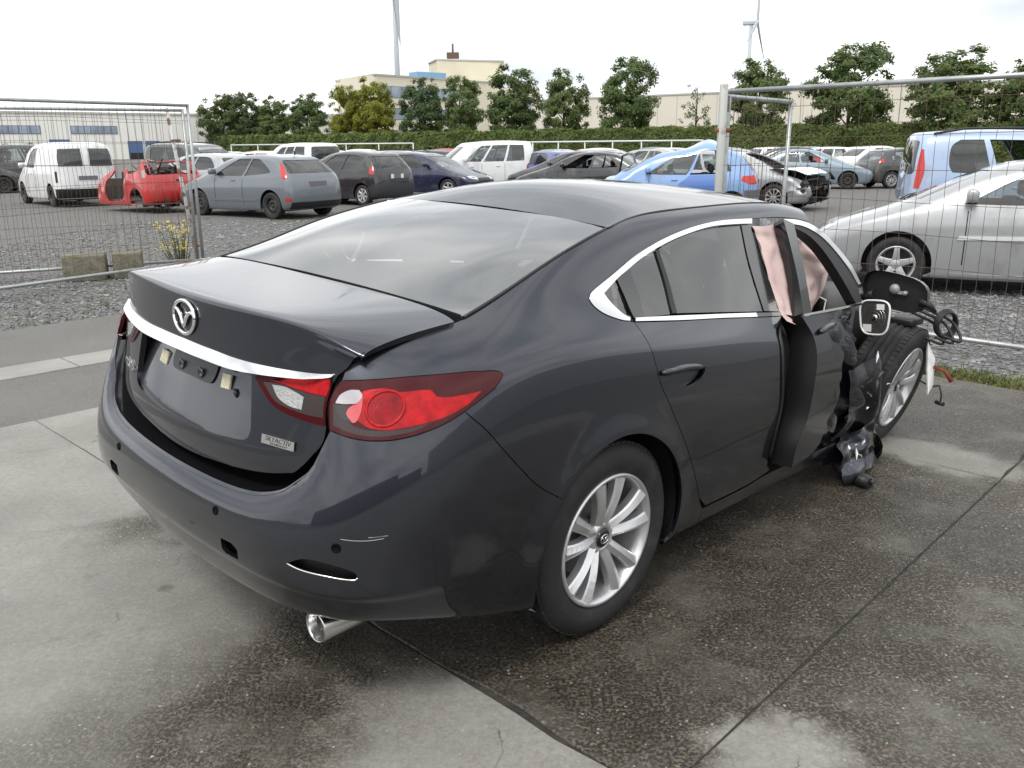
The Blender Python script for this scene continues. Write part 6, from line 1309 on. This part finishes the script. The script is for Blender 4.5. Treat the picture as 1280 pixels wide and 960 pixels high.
far = [('white_car', 'small', 'white small car between the white estate and the dark grey hatchback', 19.5, 46, 200, 'white'), ('pale_car', 'hatch', 'pale car whose roof shows over the dark grey hatchback', 22.5, 55, 175, 'cream'), ('grey_car', 'wagon', 'grey estate car behind the white small car at the right', 19.2, 58, 10, 'steelblue'),
 ('silver_car', 'hatch', 'silver car with roof showing left of the sky blue wreck', 4.4, 37, 160, 'silver'), ('grey_car', 'saloon', 'mid grey saloon behind the low black car', 3.4, 29.8, 158, 'darkgrey'), ('white_car', 'saloon', 'white saloon far behind the low black car', 6.3, 48, 165, 'white'), ('pale_car', 'wagon', 'cream estate car in the far row above the sky blue wreck', 9.0, 52, 15, 'cream'),
 ('silver_car', 'saloon', 'silver saloon between the white van and the silver estate', -2.2, 44, 150, 'silver'), ('dark_car', 'hatch', 'dark hatchback in the far row behind the royal blue one', 2.7, 44, 120, 'darkgrey'), ('red_car', 'hatch', 'red hatchback whose roof shows right of the central white van', 4.3, 52, 30, 'red'), ('white_car', 'hatch', 'white hatchback in the far row left of the silver estate', -9.6, 50, 150, 'white'), ('grey_car', 'hatch', 'grey hatchback in the far row left of the high-roofed van', -13.5, 44, 160, 'steelblue'),
 ('orange_car', 'hatch', 'orange-red car in the far row behind the pale silver one', -15.5, 52, 10, 'red'), ('white_car', 'wagon', 'white estate car just left of the high-roofed white van', -11.2, 42, 148, 'white'), ('silver_car', 'wagon', 'silver estate with roof rails in the far row behind the smashed silver car', 13.0, 52, 170, 'silver'), ('navy_car', 'wagon', 'dark blue estate in the far row over the royal blue hatchback', .2, 53, 165, 'navy'), ('pale_car', 'saloon', 'cream saloon in the far row left of the silver estate car', -6.3, 56, 12, 'cream'), ('dark_car', 'saloon', 'dark saloon far back between the gate and the white estate', 15.6, 60, 170, 'black'), ('white_car', 'saloon', 'white saloon far back right of the white estate', 25.5, 61, 168, 'white'), ('silver_car', 'small', 'small silver car far back over the central white van', -2.6, 60, 20, 'silver')]
far += [('white_car', 'small', 'small white car in the far row directly over the low black car', 5.0, 42, 170, 'white'), ('silver_car', 'hatch', 'silver hatchback far back between the low black car and the sky blue wreck', 7.2, 40, 155, 'silver'), ('dark_car', 'wagon', 'black estate in the far row left of the central white van', -3.2, 40, 150, 'black'), ('white_car', 'saloon', 'white saloon peeping over the sky blue wreck', 8.2, 45, 175, 'white'), ('grey_car', 'small', 'little blue-grey car far back over the sky blue wreck', 10.2, 58, 165, 'bluegrey'), ('silver_car', 'saloon', 'silver saloon in the far row between gate posts', 12.4, 45, 160, 'silver'), ('white_car', 'wagon', 'white estate far back just right of the narrow gate', 15.0, 52, 12, 'white'), ('dark_car', 'small', 'small dark car far back left of the white estate with the red lamp', 14.8, 44, 170, 'darkgrey'), ('silver_car', 'wagon', 'silver estate in the far row at the right of the dark grey hatchback', 23.0, 48, 170, 'silver'), ('red_car', 'small', 'small red car far back beside the silver estate', -4.4, 50, 20, 'red'), ('grey_car', 'saloon', 'grey saloon in the far row over the navy saloon', -7.0, 46, 165, 'steelblue'), ('white_car', 'small', 'small white car in the far row over the black hatchback', -8.8, 56, 160, 'white')]
for nm, kd, lb, x, y, yw, pc in far: yard_car(nm, kd, lb, x, y, yw, P_[pc], wheel='steel', step=.5, seats=False, parts=True, rack=('rails' in lb), noside=False)
# ================================================================ hedge, trees, buildings, turbines
leaf_cols = {'green': (.115, .160, .062), 'mid': (.130, .172, .066), 'yellow': (.24, .25, .045), 'dark': (.090, .132, .058)}
def leafy(name, c, var):
    """leaf: light passes through it as well as bouncing off"""
    m = mat(name, c, .55, spec=.3, var=var); nt = m.node_tree; b = nt.nodes['Principled BSDF']; o = nt.nodes['Material Output']
    t = nt.nodes.new('ShaderNodeBsdfTranslucent'); t.inputs[0].default_value = (c[0] * 1.3, c[1] * 1.35, c[2] * .8, 1); x = nt.nodes.new('ShaderNodeMixShader'); x.inputs[0].default_value = .42
    nt.links.new(b.outputs[0], x.inputs[1]); nt.links.new(t.outputs[0], x.inputs[2]); nt.links.new(x.outputs[0], o.inputs[0]); return m
def leaf_mat(k):
    return MATS.get('leaf_' + k) or leafy('leaf_' + k, leaf_cols[k], (1.6, .45))
bark = mat('bark', (.085, .07, .055), .9, bump=(12, .8, .03), var=(6, .3))
def crown_mesh(name, seed, m, W=1., H=1., n_cl=60, leaves=46, ls=.14, gap=.25, base=.0):
    """leaf clusters spread through an uneven volume of about unit size"""
    r = np.random.default_rng(seed); V = []; F = []; k = 0
    cl = []
    while len(cl) < n_cl:
        p = r.uniform(-1, 1, 3)
        a = math.atan2(p[1], p[0]); rad = math.hypot(p[0], p[1]); zz_ = (p[2] + 1) / 2
        prof = (max(0., 1 - ((zz_ - .46) / .56) ** 2) ** .42) * (1 + .16 * math.sin(3 * a + seed) + .10 * math.sin(5 * a + 2 * seed + 4 * zz_))
        if rad < prof * .95 and (rad > prof * .35 or r.random() < .35): cl.append((p[0] * W, p[1] * W, zz_ * H * .95, r.uniform(.10, .24)))
    for x, y, z, s in cl:
        n = int(leaves * (s / .17) ** 2); d = r.normal(0, 1, (n, 3)); d /= np.linalg.norm(d, axis=1, keepdims=True); c = np.array([x, y, z]) + d * s * r.uniform(.25, 1.0, (n, 1)) * [.42, .42, .30]
        for q, dd in zip(c, d):
            nr = np.array([x, y, (z - .4) * .9]) * 2.2 + dd * .5 + r.normal(0, .38, 3); nr /= max(np.linalg.norm(nr), 1e-6); t = r.normal(0, 1, 3); t -= nr * (t @ nr); t /= np.linalg.norm(t); b = np.cross(nr, t); L = ls * r.uniform(.6, 1.3)
            V += [q - t * L * .5, q + b * L * .28, q + t * L * .5, q - b * L * .28]; F.append((k, k + 1, k + 2, k + 3)); k += 4
    me = bpy.data.meshes.new(name); me.from_pydata([tuple(v) for v in V], [], F); me.materials.append(m); me.update(); return me
CR_ = {}
def tree(label, x, y, h, w, kind='green', seed=0, base=.12, sparse=False):
    e = empty('tree', label, 'tree', (x, y, -.03), group='trees behind the hedge'); key = (kind, seed % 3, sparse)
    if key not in CR_: CR_[key] = crown_mesh('crown', seed % 3 + 3, leaf_mat(kind), W=.34, n_cl=(34 if sparse else 170), leaves=(40 if sparse else 95), ls=.034)
    c = bpy.data.objects.new('crown', CR_[key]); link(c, e); c['kind'] = 'stuff'; hb = h * base; c.location = (0, 0, hb); c.scale = (w / .68, w / .68, h - hb); c.rotation_euler = (0, 0, seed * 1.7)
    rr = random.Random(seed); t = MB(); t.tube([(0, 0, 0), (.03 * h * rr.uniform(-1, 1), 0, h * .3), (.03 * h * rr.uniform(-1, 1), .02 * h, h * .62), (0, 0, h * .88)], [h * .020, h * .015, h * .009, h * .003], 8)
    for i in range(7):
        z0 = h * rr.uniform(.18, .6); a = rr.uniform(0, 6.28); L = w * rr.uniform(.25, .42); t.tube([(0, 0, z0), (L * .5 * math.cos(a), L * .5 * math.sin(a), z0 + L * .35), (L * math.cos(a), L * math.sin(a), z0 + L * .8)], [h * .007, h * .005, h * .002], 6)
    t.build('trunk', bark, e); return e
# px (1280-wide photo), distance, height m, width m  -> world position
def at(px, Y): return (px - 640) / 1066.5 * (Y * .963 + .3), Y
TREES = [(283, 145, 9.3, 6.4, 'green', 'dark green tree at the left end of the hedge, leftmost of the close group'), (314, 146, 9.6, 6.6, 'dark', 'tall dark green tree second from the left end of the hedge'), (349, 143, 8.6, 5.8, 'mid', 'lower green tree third from the left end of the hedge'), (389, 140, 9.0, 6.2, 'green', 'round green tree standing alone right of the left group'),
 (440, 132, 9.6, 5.6, 'yellow', 'yellow-green tree in front of the left corner of the office block'), (472, 131, 10.2, 6.6, 'yellow', 'larger yellow-green tree beside the office corner'), (533, 124, 9.8, 6.4, 'dark', 'dark green tree in front of the office windows'), (580, 120, 9.9, 5.6, 'mid', 'green tree in front of the blank office wall'), (642, 114, 10.4, 7.0, 'green', 'broad green tree at the right end of the office block'),
 (707, 108, 9.6, 5.2, 'mid', 'slim green tree between the office and the beige warehouse'), (785, 102, 10.4, 6.2, 'green', 'full green tree above the sky blue wreck'), (870, 97, 7.6, 3.4, 'mid', 'thin sparse tree left of the rusty post'), (946, 92, 9.2, 6.2, 'mid', 'green tree behind the narrow gate below the wind turbine'), (1060, 86, 10.0, 7.4, 'green', 'large green tree above the dark grey hatchback'), (1183, 80, 8.8, 8.0, 'mid', 'wide green tree above the light blue van'), (1284, 77, 7.9, 6.6, 'green', 'green tree cut by the right edge of the view')]
for i, (px, Y, h, w, kd, lb) in enumerate(TREES): x, y = at(px, Y); tree(lb, x, y, h * 1.15, w * 1.03, kd, seed=i, sparse=(px == 870))
# clipped hedge
A_, B_ = np.array([57., 66.]), np.array([-47., 144.])
L_ = np.linalg.norm(B_ - A_); d_ = (B_ - A_) / L_; n_ = np.array([-d_[1], d_[0]]);  n_ = n_ if n_[1] < 0 else -n_
r = np.random.default_rng(21); N_ = 70000; t = r.uniform(0, 1, N_) ** 1.25 * L_; u = r.uniform(0, 1, N_); top = u < .28
hh = 3.32 + .10 * np.sin(t * .9) + .07 * np.sin(t * 2.3 + 1) + r.normal(0, .05, N_)
z = np.where(top, hh + r.normal(0, .05, N_), r.uniform(.0, 1, N_) * hh); o_ = np.where(top, r.uniform(-.9, .9, N_), .9 + r.normal(0, .07, N_) + .10 * np.sin(t * 1.7 + z * 1.3))
C_ = np.stack([A_[0] + d_[0] * t + n_[0] * o_, A_[1] + d_[1] * t + n_[1] * o_, z], 1); nr = np.where(top[:, None], np.array([0, 0, 1.]), np.array([n_[0], n_[1], .25])) + r.normal(0, .45, (N_, 3)); nr /= np.linalg.norm(nr, axis=1, keepdims=True); tt = r.normal(0, 1, (N_, 3)); tt -= nr * (tt * nr).sum(1, keepdims=True); tt /= np.linalg.norm(tt, axis=1, keepdims=True); bb = np.cross(nr, tt); sz = r.uniform(.08, .17, (N_, 1)) * (1 + t[:, None] / 110)
V = np.stack([C_ - tt * sz, C_ + bb * sz * .6, C_ + tt * sz, C_ - bb * sz * .6], 1).reshape(-1, 3); me = bpy.data.meshes.new('foliage'); me.from_pydata(V.tolist(), [], np.arange(4 * N_).reshape(-1, 4).tolist()); me.materials.append(leafy('hedge_leaf', (.13, .17, .055), (.6, .40)))
he = empty('hedge', 'long clipped green hedge along the back of the yard', 'hedge', (0, 0, 0)); fo = bpy.data.objects.new('foliage', me); link(fo, he); fo['kind'] = 'stuff'
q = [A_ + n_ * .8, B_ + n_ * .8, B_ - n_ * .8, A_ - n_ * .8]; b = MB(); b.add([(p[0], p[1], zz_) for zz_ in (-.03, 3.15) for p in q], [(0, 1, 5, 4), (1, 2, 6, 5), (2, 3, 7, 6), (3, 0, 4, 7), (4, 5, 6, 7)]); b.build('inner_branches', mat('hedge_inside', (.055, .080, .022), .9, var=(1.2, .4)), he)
# white pipe railings in front of the hedge
whitep = mat('railing_white', (.62, .64, .64), .45)
for lb, p0, Y0, p1, Y1, k in (('white pipe railing in front of the hedge at the left', 292, 112, 519, 96, 6), ('white pipe railing in front of the hedge right of the white van', 608, 92, 880, 78, 8)):
    a = np.array(at(p0, Y0)); c = np.array(at(p1, Y1)); e = empty('pipe_railing', lb, 'railing', (a[0], a[1], -.03)); D = c - a
    MB().tube([(0, 0, 2.02), (D[0], D[1], 2.02)], .075, 8).build('rail', whitep, e)
    for i in range(k + 1): f = i / k; MB().tube([(D[0] * f, D[1] * f, 0), (D[0] * f, D[1] * f, 2.02)], .06, 8).build('post', whitep, e)
# ---- buildings
glz = mat('office_glass', (.20, .25, .32), .08, spec=.8, coat=.4, var=(.25, .5)); frame_m = mat('office_frame', (.16, .18, .22), .5); cream = mat('cream_render', (.64, .60, .48), .85, var=(.2, .06)); coping = mat('coping', (.40, .39, .36), .8)
beige = mat('beige_cladding', (.62, .58, .50), .8, var=(.12, .05)); beige_d = mat('beige_plinth', (.40, .36, .30), .85, var=(.15, .06)); clad_w = mat('white_cladding', (.70, .70, .66), .7, var=(.1, .05)); door_b = mat('blue_roller_door', (.07, .13, .27), .5); joint_m = mat('cladding_joint', (.42, .41, .38), .8)
def facade(e, a, b, z0, z1, m, name='wall', depth=14., away=None):
    """a wall block from a to b (plan), with depth away from the camera"""
    a, b = np.array(a, float), np.array(b, float); d = (b - a) / np.linalg.norm(b - a); n = np.array([-d[1], d[0]]); n = n if n[1] > 0 else -n
    P = [a, b, b + n * depth, a + n * depth]; o = e.location
    mb = MB(); mb.add([(p[0] - o.x, p[1] - o.y, z) for z in (z0, z1) for p in P], [(0, 1, 5, 4), (1, 2, 6, 5), (2, 3, 7, 6), (3, 0, 4, 7), (4, 5, 6, 7)]); return fix_normals(mb.build(name, m, e)), a, d, -n
def on_wall(e, a, d, n, t0, t1, z0, z1, off0, off1):
    o = e.location; P = []
    for off in (off0, off1):
        for z in (z0, z1):
            for t in (t0, t1): q = a + d * t + n * off; P.append((q[0] - o.x, q[1] - o.y, z))
    mb = MB(); mb.add(P, [(0, 1, 3, 2), (4, 6, 7, 5), (0, 4, 5, 1), (2, 3, 7, 6), (0, 2, 6, 4), (1, 5, 7, 3)]); return mb
def window_band(e, a, d, n, t0, t1, z0, z1, k):
    f = fix_normals(on_wall(e, a, d, n, t0, t1, z0, z1, .02, .06).build('window', frame_m, e)); w = (t1 - t0) / k
    for i in range(k): fix_normals(on_wall(e, a, d, n, t0 + i * w + .10, t0 + (i + 1) * w - .10, z0 + .10, z1 - .10, .055, .085).build('pane', glz, f))
x0, y0 = at(427, 172); x1, y1 = at(475, 158); x2, y2 = at(632, 182)
e = empty('office_block', 'cream three-storey office block with blue-grey window bands beyond the hedge', 'building', (x1, y1, 0))
o, a, d, n = facade(e, (x1, y1), (x2, y2), 0, 13.7, cream, depth=10)
Lf = math.hypot(x2 - x1, y2 - y1)
for zz_ in (2.6, 6.4, 10.1): window_band(e, a, d, n, .9, Lf * .72, zz_, zz_ + 2.0, 9)
fix_normals(on_wall(e, a, d, n, -.1, Lf + .1, 13.7, 14.0, -.3, .15).build('coping', coping, e))
o, a2, d2, n2 = facade(e, (x0, y0), (x1 - .05, y1 + .02), 0, 13.6, cream, depth=.5); L2 = math.hypot(x1 - x0, y1 - y0)
for zz_ in (2.6, 6.4, 10.0): window_band(e, a2, d2, n2, .5, L2 * .62, zz_, zz_ + 2.2, 3)
fix_normals(on_wall(e, a2, d2, n2, -.1, L2, 13.6, 14.0, -.3, .12).build('coping', coping, e))
px0, py0 = at(551, 186); px1, py1 = at(632, 190); facade(e, (px0, py0), (px1, py1), 10, 18.6, cream, 'penthouse', 8); o, a, d, n = facade(e, (px0 - .2, py0 - .1), (px1 + .2, py1 - .1), 18.6, 18.9, coping, 'coping', 8.3)
bx0, by0 = at(527, 172); bx1, by1 = at(562, 176); facade(e, (bx0, by0), (bx1, by1), 13.9, 15.4, mat('blue_sheet', (.16, .30, .48), .5), 'roof_plant', 3)
b = MB(); bx, by = at(571, 184); b.box(bx - x1 - 1.2, bx - x1 + 1.2, by - y1 - .8, by - y1 + .8, 18.8, 19.9); b.tube([(bx - x1, by - y1, 19.8), (bx - x1, by - y1, 21.6)], .18, 8); b.build('chimney', mat('chimney_brick', (.13, .075, .06), .9), e)
wx0, wy0 = at(632, 184); wx1, wy1 = at(676, 190); o, a, d, n = facade(e, (wx0, wy0), (wx1, wy1), 0, 13.2, cream, 'wing', 8); window_band(e, a, d, n, 3.4, 7.4, 8.8, 11.0, 2)
for px in (648, 654): bx, by = at(px, 192); MB().tube([(bx - x1, by - y1, 13), (bx - x1, by - y1, 17.4)], .09, 6).build('aerial', steel, e)
# beige warehouse at the right
xa, ya = at(672, 165); xb, yb = at(1330, 118)
e = empty('beige_warehouse', 'long windowless beige warehouse behind the hedge at the right', 'building', (xa, ya, 0)); o, a, d, n = facade(e, (xa, ya), (xb, yb), 3.4, 9.6, beige, depth=20); facade(e, (xa, ya), (xb, yb), 0, 3.4, beige_d, 'plinth', 20)
Lw = math.hypot(xb - xa, yb - ya); fix_normals(on_wall(e, a, d, n, -.1, Lw, 9.6, 9.85, -.3, .12).build('eaves', coping, e)); fix_normals(on_wall(e, a, d, n, 0, Lw, 4.6, 4.72, .0, .04).build('ledge', beige_d, e))
for i in range(1, 24): fix_normals(on_wall(e, a, d, n, Lw * i / 24, Lw * i / 24 + .10, 3.4, 9.6, 0, .03).build('panel_joint', joint_m, e))
# white warehouse at the left
xa, ya = at(-120, 126); xb, yb = at(268, 150)
e = empty('white_warehouse', 'long white industrial hall with blue roller doors beyond the left fence', 'building', (xa, ya, 0)); o, a, d, n = facade(e, (xa, ya), (xb, yb), 0, 6.9, clad_w, depth=25)
Lw = math.hypot(xb - xa, yb - ya); tpx = lambda px: Lw * np.interp(px, [-120, -20, 0, 48, 87, 146, 157, 180, 205, 227, 268], [0, .245, .297, .415, .510, .665, .695, .757, .825, .885, 1.0])
fix_normals(on_wall(e, a, d, n, -.1, Lw + .1, 6.9, 7.2, -.3, .15).build('eaves', coping, e))
for i in range(1, 20): fix_normals(on_wall(e, a, d, n, Lw * i / 20, Lw * i / 20 + .09, 0, 6.9, 0, .03).build('panel_joint', joint_m, e))
for p0, p1, k in ((-60, 48, 8), (87, 146, 7)): window_band(e, a, d, n, tpx(p0), tpx(p1), 3.9, 5.15, k)
for p0, p1, zt in ((57, 84, 3.1), (157, 176, 2.85), (180, 199, 2.85), (205, 227, 2.8)):
    f = fix_normals(on_wall(e, a, d, n, tpx(p0), tpx(p1), .0, zt, .01, .07).build('roller_door', door_b, e))
    fix_normals(on_wall(e, a, d, n, tpx(p0) + .1, tpx(p1) - .1, .0, 1.0, .072, .12).build('door_opening', blackp, f))
xc, yc = at(430, 168); o, a, d, n = facade(e, (xb + .3, yb + .2), (xc, yc), 0, 7.6, clad_w, 'rear_hall', 20); Lw = math.hypot(xc - xb, yc - yb); window_band(e, a, d, n, 1.0, Lw * .34, 4.6, 6.0, 3)
for px, Y, s in ((10, 120, 2.6), (41, 121, 2.7)): x, y = at(px, Y); tree('small round bush by the left roller door' if px == 41 else 'small round bush near the left edge, below the hall windows', x, y, s, 1.5, 'mid', px)
# ---- wind turbines
tw = mat('turbine_white', (.42, .45, .48), .5)
def turbine(label, px, Y, hub_z, yaw, spin, r0, r1, blade):
    x, y = at(px, Y); e = empty('wind_turbine', label, 'wind turbine', (x, y, -.03), math.radians(yaw)); MB().tube([(0, 0, 0), (0, 0, hub_z * .5), (0, 0, hub_z)], [r0, (r0 + r1) / 2, r1], 20).build('tower', tw, e)
    rbox('nacelle', -1.9, 1.9, -3.5, 6.5, hub_z - 1.0, hub_z + 2.4, tw, e, .8, 3); hb = MB(); hb.lathe([(.0001, -6.4), (1.0, -5.8), (1.5, -4.8), (1.5, -3.4)], 'y', 16, (0, 0, hub_z + .7)); h = hb.build('hub', tw, e)
    for k in range(3):
        t = math.radians(spin + 120 * k); V = []; F = []; N = 12
        for i in range(N):
            f = i / (N - 1); rr = 1.2 + (blade - 1.2) * f; c = 1.7 * (1.0 + 1.3 * math.sin(min(1, f / .25) * 1.57)) * (1 - f) ** .75 + .15; th = .8 * (1 - f) + .25
            for w, q in ((-c * .3, 0), (0, -th), (c, 0), (0, th)): V.append((w * math.cos(t) + rr * math.sin(t), -4.8 + q, hub_z + .7 + rr * math.cos(t) - w * math.sin(t)))
        for i in range(N - 1):
            for j in range(4): F.append((i * 4 + j, i * 4 + (j + 1) % 4, (i + 1) * 4 + (j + 1) % 4, (i + 1) * 4 + j))
        mesh_ob('blade', V, F, tw, e, smooth=True)
turbine('white wind turbine whose tower rises out of the frame behind the office block', 502.5, 520, 98, 20, 178, 1.75, 1.15, 42)
turbine('distant white wind turbine with its rotor in view, above the narrow gate', 931.5, 720, 93, 64, 3, 2.0, 1.3, 44)

# walls of the yard beyond the frame (they show in the paint and glass of the sedan)
b = MB(); b.box(34, 46, -30, 42, 0, 7.5); o = b.build('wall', mat('pale_sheet_wall', (.42, .42, .41), .7, var=(.2, .1)), None); tag(o, 'pale sheet-clad yard wall out of view at the right', kind='structure')
b = MB(); b.box(-34, 12, -30, -24, 0, 4.2); b.box(13, 26, -34, -26, 0, 3.2); o = b.build('wall', mat('dark_yard_wall', (.09, .09, .095), .8, var=(.3, .5)), None); tag(o, 'dark yard buildings behind the camera', kind='structure')
